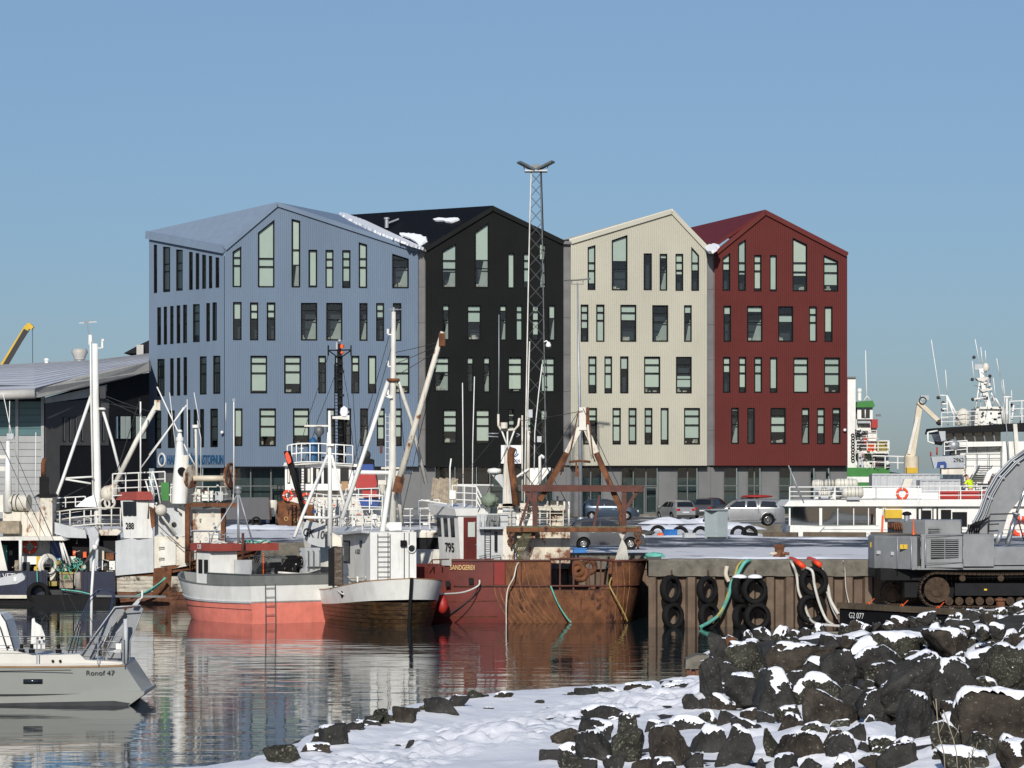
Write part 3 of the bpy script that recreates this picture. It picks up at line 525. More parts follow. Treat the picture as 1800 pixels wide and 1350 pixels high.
for x0, x1, k in SEG:
    o = own_of((x0 + x1) / 2); a = GP.hit(x0, 860)[0]; c = GP.hit(x1, 860)[0]
    if k == 'p':
        m_ = max(1, round((c - a) / 1.3))
        for i in range(m_): gbox(o, a + (c - a) * i / m_ + .008, a + (c - a) * (i + 1) / m_ - .008, QZ, zt, 'grey_panel', 'wall_panel')
    elif k == 'c':
        gbox(o, a, c, QZ, zt - 1.35, 'grey_panel', 'wall_panel'); f = gbox(o, a + .03, c - .03, zt - 1.35, zt, 'frame_dark', 'window', -.12, .05); MB().poly([GP.P(a + .08, zt - 1.28, -.05), GP.P(c - .08, zt - 1.28, -.05), GP.P(c - .08, zt - .05, -.05), GP.P(a + .08, zt - .05, -.05)]).obj('pane', 'window_glass', f)
    else:
        n = int(k[1]); bk = gbox(o, a, c, QZ, zt, 'curtain_dark', 'window', -1.0, .1)
        MB().poly([GP.P(a, QZ + .1, -.06), GP.P(c, QZ + .1, -.06), GP.P(c, zt, -.06), GP.P(a, zt, -.06)]).obj('pane', 'window_glass', bk)
        fr = MB()
        for i in range(n + 1):
            q = a + (c - a) * i / n; q = min(max(q, a + .05), c - .05); fr.beam(GP.P(q, QZ, -.04), GP.P(q, zt, -.04), .09, .1)
        for z in (QZ + .06, QZ + 2.45, zt - .06): fr.beam(GP.P(a, z, -.035), GP.P(c, z, -.035), .1, .08)
        fr.obj('frame', 'frame_grey', bk)
        if n == 3:
            q = a + (c - a) * .78; dr = MB()
            for s in (-.5, .5): dr.beam(GP.P(q + s, QZ + .06, .0), GP.P(q + s, QZ + 2.3, .0), .1, .1)
            dr.beam(GP.P(q - .5, QZ + 2.3, .0), GP.P(q + .5, QZ + 2.3, .0), .1, .1); dr.beam(GP.P(q - .5, QZ + .2, .0), GP.P(q + .5, QZ + .2, .0), .1, .25); dr.obj('door', 'frame_grey', bk)
uL = LP.hit(395, 860)[0]
for i in range(8):
    a, c = uL * i / 8, uL * (i + 1) / 8
    if i in (5, 6): MB().hexa(wq_(LP, a, c, QZ, zt, -.7, .1)).obj('window', 'curtain_dark', blue)
    else: MB().hexa(wq_(LP, a + .01, c - .01, QZ, zt, -.5, .1)).obj('wall_panel', 'grey_panel', blue)
# plinth kerb and lamps under the soffit of the cream house
gbox(cream, GP.hit(974, 860)[0], GP.hit(1489, 860)[0], QZ - .02, QZ + .18, 'concrete', 'kerb', 1.2, 1.2)
# roof details: snow lodged on the black roof, in its valley, a vent
def patch_on(tri, pts, th, name, mt, parent, seed=0, jag=.25):
    """a raised irregular patch on a roof plane given as outline in picture pixels"""
    a, b_, c = [Vector(p) for p in tri]; n = (b_ - a).cross(c - a).normalized(); n = n if n.z > 0 else -n; out = []
    o = Vector((0, 0, CAM_Z))
    N = len(pts)
    for i in range(N):
        (x0, y0), (x1, y1) = pts[i], pts[(i + 1) % N]; m_ = max(1, int(math.hypot(x1 - x0, y1 - y0) / 2.5))
        for k in range(m_):
            t = k / m_; x = x0 + (x1 - x0) * t + random.uniform(-1, 1) * jag; y = y0 + (y1 - y0) * t + random.uniform(-1, 1) * jag
            d = Vector(((x - 900) / FOC, 1, -(y - HZ) / FOC)); k_ = (a - o).dot(n) / d.dot(n); out.append(o + d * k_)
    return MB().prism(out, n * th).obj(name, mt, parent)
M_('snow_clean', (.84, .86, .89), .8, var=.03)
TRI = [E(FPt(744, 441)), E(FPt(866, 365)), W(604, 378, 287)]
patch_on(TRI, [(762, 387.5), (772, 385), (786, 386), (795, 385), (806, 385), (808, 387), (800, 390), (793, 392.5), (784, 391.5), (779, 389), (766, 389.5)], .15, 'snow_patch', 'snow_clean', black)
patch_on(TRI, [(705, 412), (718, 413), (730, 414), (742, 416), (750, 420), (751, 425), (746, 429), (738, 432), (730, 426), (716, 418), (704, 415)], .2, 'snow_patch', 'snow_clean', black, jag=.8)
patch_on([E(P), E(R_), Q], [(596, 377), (606, 378), (640, 390), (676, 405), (710, 418), (735, 430), (745, 437), (744, 440), (730, 436), (700, 425.5), (660, 410), (620, 391)], .18, 'snow_patch', 'snow_clean', blue, jag=.5)
patch_on([E(FPt(1240, 444)), E(FPt(1345, 372)), W(1209, 401, 285)], [(1240, 436), (1250, 434), (1259, 432), (1265, 434), (1261, 440), (1254, 446), (1246, 446)], .25, 'snow_patch', 'snow_clean', red, jag=.8)
vt = MB(); p = W(680, 394, 279); vt.cyl(p - Vector((0, 0, .3)), .16, .7, 10); vt.cyl(p + Vector((0, 0, .4)), .24, .14, 10); vt.beam(p + Vector((.1, 0, .1)), p + Vector((.95, .3, .45)), .12, .12); vt.obj('roof_vent', 'galv', black)
# sign and emblem on the blue end wall
u0, z0 = LP.hit(262 + 19.5, 808.5); n = LP.n
sg = thing('wall_sign', 'dark blue lettering and round fish emblem low on the end wall of the blue house', 'sign', LP.P(u0, z0, .06))
MB().torus(LP.P(u0 + .35, z0, .07), .50, .10, n, 28, 6, .5).obj('emblem_ring', 'letter_white', sg)
k = [LP.P(u0 + .35 + .30 * math.cos(t), z0 + .34 * math.sin(t), .1) for t in [x * .35 for x in range(-3, 12)]]
MB().tube(k, .12, 6, .03).obj('emblem_fish', 'letter_blue', sg)
MB().prism([LP.P(u0 + 1.3, z0 - .40, .045), LP.P(u0 + 9.6, z0 - .40, .045), LP.P(u0 + 9.6, z0 + .36, .045), LP.P(u0 + 1.3, z0 + .36, .045)], -LP.n * .02).obj('backing_rail', 'blue_cladding', sg)
text('HAFRANNSÓKNASTOFNUN', 1.0, 'letter_blue', sg, face(LP.P(u0 + 5.4, z0 - .02, .075), n), depth=.02, sx=.66, font_bold=True)
# blue and white sign high on the black house's foot
b2 = thing('hanging_sign', 'white square sign with a blue fish emblem above the foot of the black house', 'sign', FPt(899, 798, .1))
cc = FP.hit(899, 799); MB().prism([FP.P(cc[0] - .85, cc[1] - .72, .16), FP.P(cc[0] + .85, cc[1] - .72, .16), FP.P(cc[0] + .85, cc[1] + .75, .16), FP.P(cc[0] - .85, cc[1] + .75, .16)], -FP.n * .08).obj('board', 'letter_white', b2)
MB().torus(FP.P(cc[0] + .1, cc[1] + .22, .18), .30, .035, FP.n, 20, 5, .4).obj('emblem_ring', 'letter_blue', b2)
MB().tube([FP.P(cc[0] + .1 + .42 * math.cos(t), cc[1] + .12 + .30 * math.sin(t), .19) for t in [-2.6, -2.1, -1.6, -1.1, -.6, -.1]], .04, 5).obj('emblem_fish', 'letter_blue', b2)
text('ÍSLANDS', .30, 'letter_blue', b2, face(FP.P(cc[0] + .1, cc[1] - .52, .165), FP.n), depth=.01, font_bold=True)
# little lamps / cameras on the facades
for px, py, lb in ((1484, 756, 'small white dome camera on the edge of the red house'), (390, 760, 'small white camera low on the blue end wall')):
    t = MB(); p = FPt(px, py, .25); t.ball(p, .13); t.beam(p, p - FP.n * .25, .06, .06); tag(recentre(t.obj('wall_camera', 'white_paint')), lb, 'camera')

# ================================================================= warehouse at the left
M_('ware_panel', (.34, .35, .35), .5, var=.08, scale=.5, dirt=.2); M_('ware_dark', (.015, .016, .019), .7, var=.15, spec=.1); M_('ware_grey', (.085, .083, .08), .7, var=.12); M_('ware_teal', (.05, .13, .14), .4, var=.1)
M_('ware_fascia', (.46, .45, .42), .5, var=.08, dirt=.25); m_roof = M_('ware_roof', (.55, .57, .62), .6, var=.25, scale=.22, stretch=(1, 4, 1))
wh = thing('warehouse', 'grey metal warehouse with a swept roof carrying thin snow', 'building', W(75, 905, 262))
FPw = Plane(-260, 262, 78, 262); SPw = Plane(78, 262, 262, 275)
# front: panels in courses with a teal glazed band
def wq(pl, a, c, z0, z1, out=0, th=.1): return [pl.P(a, z0, out), pl.P(c, z0, out), pl.P(c, z0, out - th), pl.P(a, z0, out - th), pl.P(a, z1, out), pl.P(c, z1, out), pl.P(c, z1, out - th), pl.P(a, z1, out - th)]
zT = FPw.hit(0, 700)[1]; bays = [(-260, -190), (-190, -120), (-120, -50), (-50, 28), (32, 73)]
for bx0, bx1 in bays:
    a = FPw.hit(bx0, 800)[0]; c = FPw.hit(bx1, 800)[0]; z = QZ; k = 0
    while z < zT - .3:
        zz = z + .53; py = HZ + (CAM_Z - z) * FOC / 262
        MB().hexa(wq(FPw, a + .02, c - .02, z + .015, zz - .015, 0, .06)).obj('teal_pane' if 716 < py < 768 else 'wall_panel', 'ware_teal' if 716 < py < 768 else 'ware_panel', wh); z = zz
a = FPw.hit(-260, 800)[0]; c = FPw.hit(78, 800)[0]; MB().hexa(wq(FPw, a, c, QZ, zT + 1, -.05, .2)).obj('wall_core', 'ware_dark', wh)
for px in (30, 75): u, z = FPw.hit(px, 800); MB().beam(FPw.P(u, QZ, .05), FPw.P(u, zT + .1, .05), .22, .15).obj('corner_post', 'ware_panel', wh)
# gable side: grey panel over part of a dark wall
Z = lambda px, py, pl=SPw: pl.hit(px, py)
def spoly(pts, out, nm, mt, th=.12): return MB().prism([SPw.P(*Z(*p), out) for p in pts], -SPw.n * th).obj(nm, mt, wh)
spoly([(78, 905), (262, 905), (262, 655), (190, 668), (78, 700)], 0, 'gable_wall', 'ware_dark')
spoly([(79, 905), (104, 905), (104, 783), (190, 783), (190, 700), (79, 708)], .06, 'gable_panel', 'ware_grey', .05)
spoly([(78, 709), (150, 699), (186, 687), (186, 676), (78, 700)], .1, 'eaves_panel', 'ware_fascia', .1)
for i, px in enumerate((109, 120, 130, 141, 178)): spoly([(px, 776), (px + 4.5, 776), (px + 4.5, 733), (px, 733)], .09, 'window', 'frame_dark', .03); spoly([(px + 1.5, 775), (px + 4, 775), (px + 4, 734), (px + 1.5, 734)], .095, 'pane', 'grey_panel', .01)
sb = spoly([(200, 773), (256, 773), (256, 730), (200, 730)], .06, 'window', 'frame_dark', .1)
for i in range(6): x = 202 + i * 9; o = MB().prism([SPw.P(*Z(x, 771), .09), SPw.P(*Z(x + 8, 771), .09), SPw.P(*Z(x + 8, 732), .09), SPw.P(*Z(x, 732), .09)], -SPw.n * .02).obj('pane', 'blind_b' if i % 3 else 'window_glass', sb)
# roof: a swept shell that rises away to the right, fascia, eave roll
E0, E1 = W(-300, 694, 258), W(60, 692, 258); S1 = W(262, 646, 266)
top = [(-300, 655, 300), (0, 642, 300), (60, 639, 300), (160, 634, 300), (262, 626, 300)]; bot = [(-300, 690, 258), (0, 688, 258), (60, 686, 258), (130, 668, 263.2), (262, 640, 273)]
rows = []
for j in range(9):
    t = j / 8; row = []
    for (a, b_) in zip(bot, top): p = W(*a).lerp(W(*b_), t); p.z += .45 * math.sin(math.pi * t); row.append(p)
    rows.append(row)
rf = MB(); rf.grid(rows); rf.obj('roof', m_roof, wh)
sm = MB()
for i in range(17):
    j, f = divmod(i * 8 / 17 + .2, 1); j = min(7, int(j)); sm.tube([rows[j][k].lerp(rows[j + 1][k], f) + Vector((0, 0, .05)) for k in range(5)], .022, 4)
sm.obj('standing_seam', 'galv', wh, kind='stuff')
MB().tube([W(-300, 696, 257.8), W(0, 694, 257.8), W(62, 692, 257.8)], .38, 14).obj('eave_roll', 'ware_fascia', wh)
MB().prism([W(56, 687, 257.6), W(64, 682, 257.7), W(130, 664, 263), W(200, 648, 268.3), W(262, 636, 272.7), W(262, 652, 272.7), W(220, 664, 269.8), W(160, 678, 265.3), W(120, 686, 262.2), W(70, 698, 258.2), W(60, 699, 257.8), W(56, 694, 257.6)], Vector((.1, .5, 0))).obj('fascia', 'ware_fascia', wh)
for (px, py) in ((28, 676), (66, 671), (94, 661), (116, 664), (140, 655), (207, 642), (232, 641), (204, 646)):
    s_ = MB(); s_.ball(W(px, py, 268 + (694 - py) * .5), .14, 8, .6); s_.obj('snow_lump', 'snow_clean', wh)
vb = thing('roof_ventilator', 'hexagonal grey ventilator cowl on the warehouse roof', 'ventilator', W(140, 632, 296)); s = 296 / FOC
MB().lathe(W(140, 632, 296), [(.5, 0), (.5, .18), (.72, .62), (.62, .9), (.05, 1.0)][:], 8).obj('cowl', 'ware_fascia', vb); MB().lathe(W(140, 632, 296), [(.42, -1.0), (.42, .1)], 8).obj('neck', 'galv', vb)
v2 = MB(); v2.cyl(W(82, 640, 296), .17, .5, 10); v2.cyl(W(82, 634, 296), .24, .14, 10); tag(recentre(v2.obj('roof_vent_pipe', 'white_paint')), 'small white vent pipe on the warehouse roof', 'vent')
# houses' roofs beyond the warehouse
fh = thing('distant_house', 'pale house with a dark pitched roof just showing beside the blue building', 'house', W(240, 640, 420))
MB().prism([W(220, 660, 420), W(262, 660, 420), W(262, 626, 420), W(220, 626, 420)], (0, 8, 0)).obj('wall', 'ware_panel', fh); MB().prism([W(217, 621, 419), W(262, 621, 419), W(262, 598, 419), W(245, 606, 419)], (0, 9, 0)).obj('roof', 'ware_dark', fh); MB().prism([W(240, 625, 418), W(252, 625, 418), W(252, 606, 418), W(240, 606, 418)], (0, 1.5, 0)).obj('chimney', 'ware_fascia', fh)
# yellow mobile crane boom beyond the warehouse
cr = thing('crane_boom', 'yellow telescopic crane boom rising beyond the warehouse', 'crane', W(-10, 668, 340))
MB().beam(W(-30, 700, 340), W(49, 574, 340), .75, .55).obj('boom', 'yellow_paint', cr); MB().beam(W(-12, 678, 339.5), W(46, 580, 339.5), .12, .5).obj('boom_rib', 'letter_black', cr)
MB().prism([W(43, 580, 339.6), W(47, 568, 339.6), W(53, 568, 339.6), W(59, 575, 339.6), (W(55, 579, 339.6)), W(51, 578, 339.6), W(48, 584, 339.6)], (0, .7, 0)).obj('boom_head', 'yellow_paint', cr)
MB().tube([W(57, 577, 340), W(57.5, 640, 340)], .03, 4).obj('hoist_cable', 'dark_grey', cr)
# ================================================================= things on the quay
# --- floodlight mast
d = 236; mast = thing('floodlight_mast', 'tall galvanised lattice floodlight mast rising in front of the black house', 'light mast', G(941, 921.5))
TOP, BOT = 303, 920
def mx(py, s): t = (py - TOP) / (BOT - TOP); c = 942 - 1.0 * t; return c + s * (8.3 + 11.5 * t ** .8)
hwm = lambda py: (mx(py, 1) - mx(py, -1)) / 2 / FOC * d
def mp(py, sx, sy): c = W((mx(py, 1) + mx(py, -1)) / 2, py, d); h = hwm(py); return c + Vector((sx * h, sy * h, 0))
for sx in (-1, 1):
    for sy in (-1, 1):
        MB().tube([mp(TOP + (BOT - TOP) * i / 8, sx, sy) for i in range(9)], .045, 6).obj('leg', 'white_worn' if (sx < 0) else 'galv_dark', mast)  # left legs pale, right legs dark: lit and shaded sides put into colour
br = MB(); py = TOP + 2; 
while py < BOT - 8:
    st = max(14, 2.2 * hwm(py) / d * FOC * 1.05); p2 = min(BOT, py + st)
    for a, b_ in (((-1, -1), (1, -1)), ((1, -1), (1, 1)), ((1, 1), (-1, 1)), ((-1, 1), (-1, -1))):
        br.tube([mp(py, *a), mp(p2, *b_)], .013, 4); br.tube([mp(py, *b_), mp(p2, *a)], .011, 4)
    py = p2
br.obj('lattice_brace', 'galv_dark', mast)
lc = MB(); lc.tube([mp(TOP, 1.15, -1), mp(500, 1.25, -1), mp(620, 1.2, -1.1), mp(BOT, 1.2, -1)], .035, 5)
for q in range(24): lc.beam(mp(420 + q * 20, 1.05, -1.05), mp(422 + q * 20, 1.3, -1.1), .12, .1)
lc.obj('cable_run', 'black_paint', mast)
pl = MB(); pc = W(942, 301, d); pl.box(pc + Vector((0, 0, 0)), (1.55, 1.3, .10)); pl.obj('platform', 'galv', mast); 
rl = MB(); h_ = .42
for s in (-.75, .75): rl.tube([pc + Vector((s, -.6, 0)), pc + Vector((s * 1.15, -.6, h_)), pc + Vector((s * 1.15, .6, h_)), pc + Vector((s, .6, 0))], .025, 5)
rl.obj('platform_rail', 'galv', mast)
for (a, b_) in (((912, 285), (937, 298)), ((972, 284), (947, 297)), ((925, 289), (940, 299)), ((962, 290), (944, 298))):
    f = (a[0] in (912, 972)); q0, q1 = W(*a, d - (1.0 if f else -.6)), W(*b_, d - (.5 if f else -.5)); MB().beam(q0, q1, .55, .14).obj('floodlight', 'galv_dark', mast)
MB().box(pc + Vector((0, -.2, .3)), (.5, .4, .3)).obj('lamp_box', 'galv_dark', mast)
cm = MB(); c = W(964, 604, d - .9); cm.tube([W(956, 601, d - .9), W(961, 599, d - .9), c], .05, 6); cm.lathe(c - Vector((0, 0, .22)), [(.16, 0), (.2, .12), (.12, .3), (.02, .36)], 12); cu = cm.obj('dome_camera', 'white_paint', mast); MB().ball(c - Vector((0, 0, .25)), .15, 10).obj('lens_dome', 'glass_dark', cu)
MB().box(W(931.5, 727, d - 1), (.35, .25, .55)).obj('junction_box', 'galv', mast); MB().box(W(948, 772, d - 1), (.3, .25, .4)).obj('junction_box', 'galv', mast)
# --- street lamp
d = 252; lamp = thing('street_lamp', 'slim twin-headed street lamp post standing before the cream house', 'street lamp', G(1021, 915))
MB().tube([W(1021, 915, d), W(1018.6, 700, d), W(1015, 497, d)], .17, 12, .05).obj('pole', 'galv', lamp)
MB().lathe(W(1021, 915, d), [(.28, 0), (.28, .05), (.2, .25)], 12).obj('base_collar', 'galv', lamp)
lb = MB(); lb.tube([W(1005, 500, d), W(1005, 494, d)], .03, 5); lb.tube([W(1025, 500, d), W(1025, 493, d)], .03, 5); lb.tube([W(1004, 499.5, d), W(1026, 499.5, d)], .035, 5); lb.obj('bracket', 'galv', lamp)
MB().beam(W(994, 493, d - .3), W(1016, 492.5, d), .3, .09).obj('lamp_head', 'galv_dark', lamp); MB().beam(W(1014, 492.5, d), W(1037, 490, d - .3), .3, .09).obj('lamp_head', 'galv_dark', lamp)

# --- cars
M_('car_silver', (.42, .41, .39), .3, metal=.55, var=.05, dirt=.15); M_('car_grey', (.10, .10, .105), .3, metal=.5, var=.05, dirt=.2); M_('car_blue', (.035, .055, .085), .3, metal=.4, var=.05, dirt=.2); M_('car_pickup', (.34, .345, .35), .32, metal=.55, var=.05, dirt=.15); M_('car_glass', (.012, .014, .016), .06, spec=.9, var=.05); M_('tail_red', (.35, .01, .01), .2, var=.05); M_('lamp_clear', (.6, .6, .62), .1, var=.02); M_('plate', (.6, .6, .62), .5, var=.02)
def car(name, label, cat, mt, Lh, Wd, H, prof, glassp, screens, wheels, wr, loc, rz, belt=.95, tail=None, group=None, extra=None):
    c = thing(name, label, cat, loc, R(rz), group, local=True)
    xs = [p[0] for p in prof]; zs = [p[1] for p in prof]; zt = lambda x: float(np.interp(x, xs, zs)); x0, x1 = xs[0], xs[-1]
    plan = lambda x: 1 - .16 * abs((x - (x0 + x1) / 2) / ((x1 - x0) / 2)) ** 6
    def hw(x, z):
        k = Wd / 2 * plan(x)
        if z <= belt: return k * (.93 + .07 * min(1, max(0, (z - .2) / .3))) * (1 - .03 * max(0, (z - .6) / max(.01, belt - .6)))
        return k * (.97 - .24 * (z - belt) / (H - belt) )
    def zb(x):
        b = .24
        for wx in wheels:
            q = (wr + .06) ** 2 - (x - wx) ** 2
            if q > 0: b = max(b, wr + math.sqrt(q))
        return b
    sx = sorted(set([x0 + (x1 - x0) * i / 64 for i in range(65)] + xs + [wx + s * (wr + .06) for wx in wheels for s in (-1, 1)])); rows = []
    for x in sx:
        t = zt(x); b = min(zb(x), t - .12); lv = [b, b + (min(belt, t) - b) * .45, min(belt, t) - .04, min(belt, t), t - .03 if t > belt + .05 else t - .005, t]
        ys = [hw(x, z) for z in lv]; ys[-1] *= .93; r_ = [Vector((x, -y, z)) for y, z in zip(ys, lv)] + [Vector((x, 0, t + .025))] + [Vector((x, y, z)) for y, z in list(zip(ys, lv))[::-1]]; rows.append(r_)
    m = MB(); m.grid(rows); m.poly(rows[0]); m.poly(rows[-1][::-1]); m.obj('body', mt, c)
    fl = MB(); fl.box(((x0 + x1) / 2, 0, .30), (x1 - x0 - .3, Wd * .8, .12)); fl.box(((x0 + x1) / 2, 0, .55), (x1 - x0 - .5, Wd * .62, .5)); fl.obj('underbody', 'black_paint', c)
    for gp in glassp:
        for s in (-1, 1):
            gx = [p[0] for p in gp]; a, b_ = min(gx), max(gx); th = (max(p[1] for p in gp) + min(p[1] for p in gp)) / 2; up_ = sorted([p for p in gp if p[1] > th]); lo_ = sorted([p for p in gp if p[1] <= th]); r0, r1 = [], []
            for i in range(9):
                x = a + (b_ - a) * i / 8; zl = float(np.interp(x, [p[0] for p in lo_], [p[1] for p in lo_])); zh = max(zl, float(np.interp(x, [p[0] for p in up_], [p[1] for p in up_]))) if up_[0][0] <= x <= up_[-1][0] else zl + (up_[0][1] - zl) * ((x - a) / max(.01, up_[0][0] - a) if x < up_[0][0] else (b_ - x) / max(.01, b_ - up_[-1][0]))
                r0.append(Vector((x, s * (hw(x, zl) + .012), zl))); r1.append(Vector((x, s * (hw(x, zh) + .012), zh)))
            MB().grid([r0, r1]).obj('side_window', 'car_glass', c)
    for (xa, za, xb, zb_) in screens:
        n = Vector((za - zb_, 0, xb - xa)).normalized(); n = n if n.z > 0 else -n
        ya, yb = hw(xa, za) * .92, hw(xb, zb_) * .88
        MB().grid([[Vector((xa, -ya, za)) + n * .015, Vector((xa, 0, za)) + n * .045, Vector((xa, ya, za)) + n * .015], [Vector((xb, -yb, zb_)) + n * .015, Vector((xb, 0, zb_)) + n * .045, Vector((xb, yb, zb_)) + n * .015]]).obj('windscreen', 'car_glass', c)
    for wx in wheels:
        for s in (-1, 1):
            o = Vector((wx, s * (Wd / 2 - .13), wr)); wm = MB(); wm.torus(o, wr - .075, .085, (0, 1, 0), 24, 8, 1.25); wl_ = wm.obj('wheel', 'rubber', c)
            rm = MB(); rm.torus(o + Vector((0, s * .04, 0)), wr - .15, .018, (0, 1, 0), 20, 5); 
            for k in range(7): a = 2 * math.pi * k / 7; rm.beam(o + Vector((0, s * .05, 0)), o + Vector((math.cos(a) * (wr - .15), s * .05, math.sin(a) * (wr - .15))), .05, .03)
            rm.ball(o + Vector((0, s * .05, 0)), .05, 8); rm.obj('rim', 'chrome', wl_); MB().cyl(o - Vector((0, .02, 0)), wr - .14, .03, 16, (0, 1, 0)).obj('brake_disc', 'dark_grey', wl_)
    tz = tail or .8
    for s in (-1, 1):
        MB().box((x0 + .04, s * (hw(x0, tz) - .16), tz), (.12, .26, .16)).obj('tail_light', 'tail_red', c); MB().box((x1 - .10, s * (hw(x1, .65) - .2), .66), (.2, .3, .14)).obj('headlight', 'lamp_clear', c)
        wm = MB(); wm.ball((x1 - (x1 - x0) * .30, s * (Wd / 2 + .1), belt + .05), .1, 8, .7); wm.obj('wing_mirror', mt, c)
        for hx in (-.1, .9): MB().box((x0 + (x1 - x0) * .45 + hx - .4, s * (hw(0, belt - .12) + .015), belt - .12), (.16, .03, .03)).obj('door_handle', 'chrome', c)
    MB().box((x0 - .012, 0, .62), (.02, .5, .11)).obj('number_plate', 'plate', c)
    bp_ = MB(); bp_.box((x0 + .01, 0, .34), (.12, Wd * .8, .16)); bp_.box((x1 - .01, 0, .34), (.12, Wd * .8, .16)); bp_.obj('bumper', 'dark_grey', c)
    if extra: extra(c)
    return c
HATCH = [(-2.1, .5), (-2.12, .85), (-1.98, 1.05), (-1.72, 1.40), (-1.2, 1.48), (-.2, 1.48), (.35, 1.36), (1.05, .98), (1.8, .84), (2.08, .66), (2.15, .45)]
HG = [[(-1.35, 1.0), (-1.5, 1.08), (-1.4, 1.34), (-.4, 1.40), (-.4, 1.0)], [(-.34, 1.0), (-.34, 1.40), (.2, 1.34), (.85, 1.02)]]
HS = [(.98, 1.02, .36, 1.36), (-2.04, 1.02, -1.78, 1.36)]
SH = [(x * .86, z) for x, z in HATCH]; SG = [[(x * .86, z) for x, z in g] for g in HG]; SS = [(a * .86, b, c * .86, e) for a, b, c, e in HS]
car('hatchback_car', 'small dark grey hatchback on the snowy quay behind the rusty stern gallows', 'car', 'car_grey', 3.6, 1.6, 1.5, SH, SG, SS, (-1.12, 1.15), .29, G(1065, 966), 2)
car('hatchback_car', 'silver hatchback parked with its tail lights towards the harbour', 'car', 'car_silver', 4.3, 1.78, 1.48, HATCH, HG, HS, (-1.32, 1.3), .31, G(1188, 914.5), 108)
car('estate_car', 'dark blue car parked behind the lamp post by the ground floor windows', 'car', 'car_blue', 4.2, 1.75, 1.58, [(x, z * 1.05) for x, z in HATCH], [[(x, z * 1.05) for x, z in g] for g in HG], [(a, b * 1.05, c_, e * 1.05) for a, b, c_, e in HS], (-1.32, 1.3), .31, G(1072, 914), -4)
car('estate_car', 'dark grey car half hidden between the silver hatchback and the pickup', 'car', 'car_grey', 4.3, 1.8, 1.6, [(x, z * 1.07) for x, z in HATCH], [[(x, z * 1.07) for x, z in g] for g in HG], [(a, b * 1.07, c_, e * 1.07) for a, b, c_, e in HS], (-1.32, 1.3), .31, G(1252, 911), 66)
PK = [(-2.68, .75), (-2.70, 1.12), (-2.55, 1.32), (-2.35, 1.74), (-1.0, 1.80), (.1, 1.80), (.7, 1.68), (1.35, 1.18), (2.3, 1.10), (2.62, .95), (2.70, .6)]
PG = [[(-2.2, 1.24), (-2.15, 1.62), (-1.05, 1.68), (-1.0, 1.26)], [(-.82, 1.24), (-.72, 1.68), (-.1, 1.68), (-.1, 1.24)], [(-.02, 1.24), (-.02, 1.68), (.55, 1.62), (1.15, 1.24)]]
def pk_extra(c):
    b = MB()
    for s in (-.5, .5): b.beam((-.55, s, 1.86), (.25, s, 1.86), .05, .05); 
    b.beam((-.45, -.62, 1.88), (-.45, .62, 1.88), .06, .05); b.beam((.15, -.62, 1.88), (.15, .62, 1.88), .06, .05); b.obj('roof_rack', 'black_paint', c)
    for wx in (-1.55, 1.65):
        for s in (-1, 1):
            a = MB(); a.tube([(wx + .50 * math.cos(t), s * .93, .42 + .50 * math.sin(t)) for t in [math.pi * k / 10 for k in range(11)]], .06, 6); a.obj('wheel_arch', 'car_pickup', c)
    MB().box((-.1, .0, .42), (2.0, 1.86, .07)).obj('side_step', 'chrome', c)
    a = MB(); a.beam((-.93, -.935, .85), (-.88, -.82, 1.75), .03, .03); a.beam((-.93, .935, .85), (-.88, .82, 1.75), .03, .03); a.obj('cab_seam', 'black_paint', c)
pk = car('pickup_truck', 'silver pickup truck with a covered bed carrying a red board on its roof', 'pickup truck', 'car_pickup', 5.4, 1.85, 1.82, PK, PG, [(1.28, 1.22, .72, 1.66), (-2.58, 1.36, -2.38, 1.70)], (-1.55, 1.65), .39, G(1308, 924), 180, belt=1.2, tail=1.0, extra=pk_extra)
kb = MB(); kb.lathe((0, 0, 0), [(1e-3, -1.1), (.13, -1.0), (.24, -.5), (.26, 0), (.22, .6), (.1, 1.0), (1e-3, 1.08)], 10, (1, 0, 0)); o = kb.obj('roof_board', 'red_bright'); o.scale = (1, 1.6, .42); o.location = G(1331, 924) + Vector((0, 0, 1.98)); tag(o, 'red board strapped on the roof of the silver pickup', 'board')
vn = thing('parked_van', 'grey van partly hidden behind the rusty gear near the blue house', 'van', G(415, 926), 0, local=True)
MB().prism([(-2.3, -.9, .5), (-2.3, -.9, 1.15), (-1.5, -.9, 1.3), (-1.0, -.9, 1.95), (2.2, -.9, 1.95), (2.3, -.9, .5)], (0, 1.8, 0)).obj('body', 'car_grey', vn); MB().prism([(-1.3, -.91, 1.3), (-.95, -.91, 1.8), (-.2, -.91, 1.8), (-.2, -.91, 1.3)], (0, .02, 0)).obj('side_window', 'car_glass', vn)
for x in (-1.5, 1.4): MB().torus((x, -.85, .36), .27, .09, (0, 1, 0)).obj('wheel', 'rubber', vn)

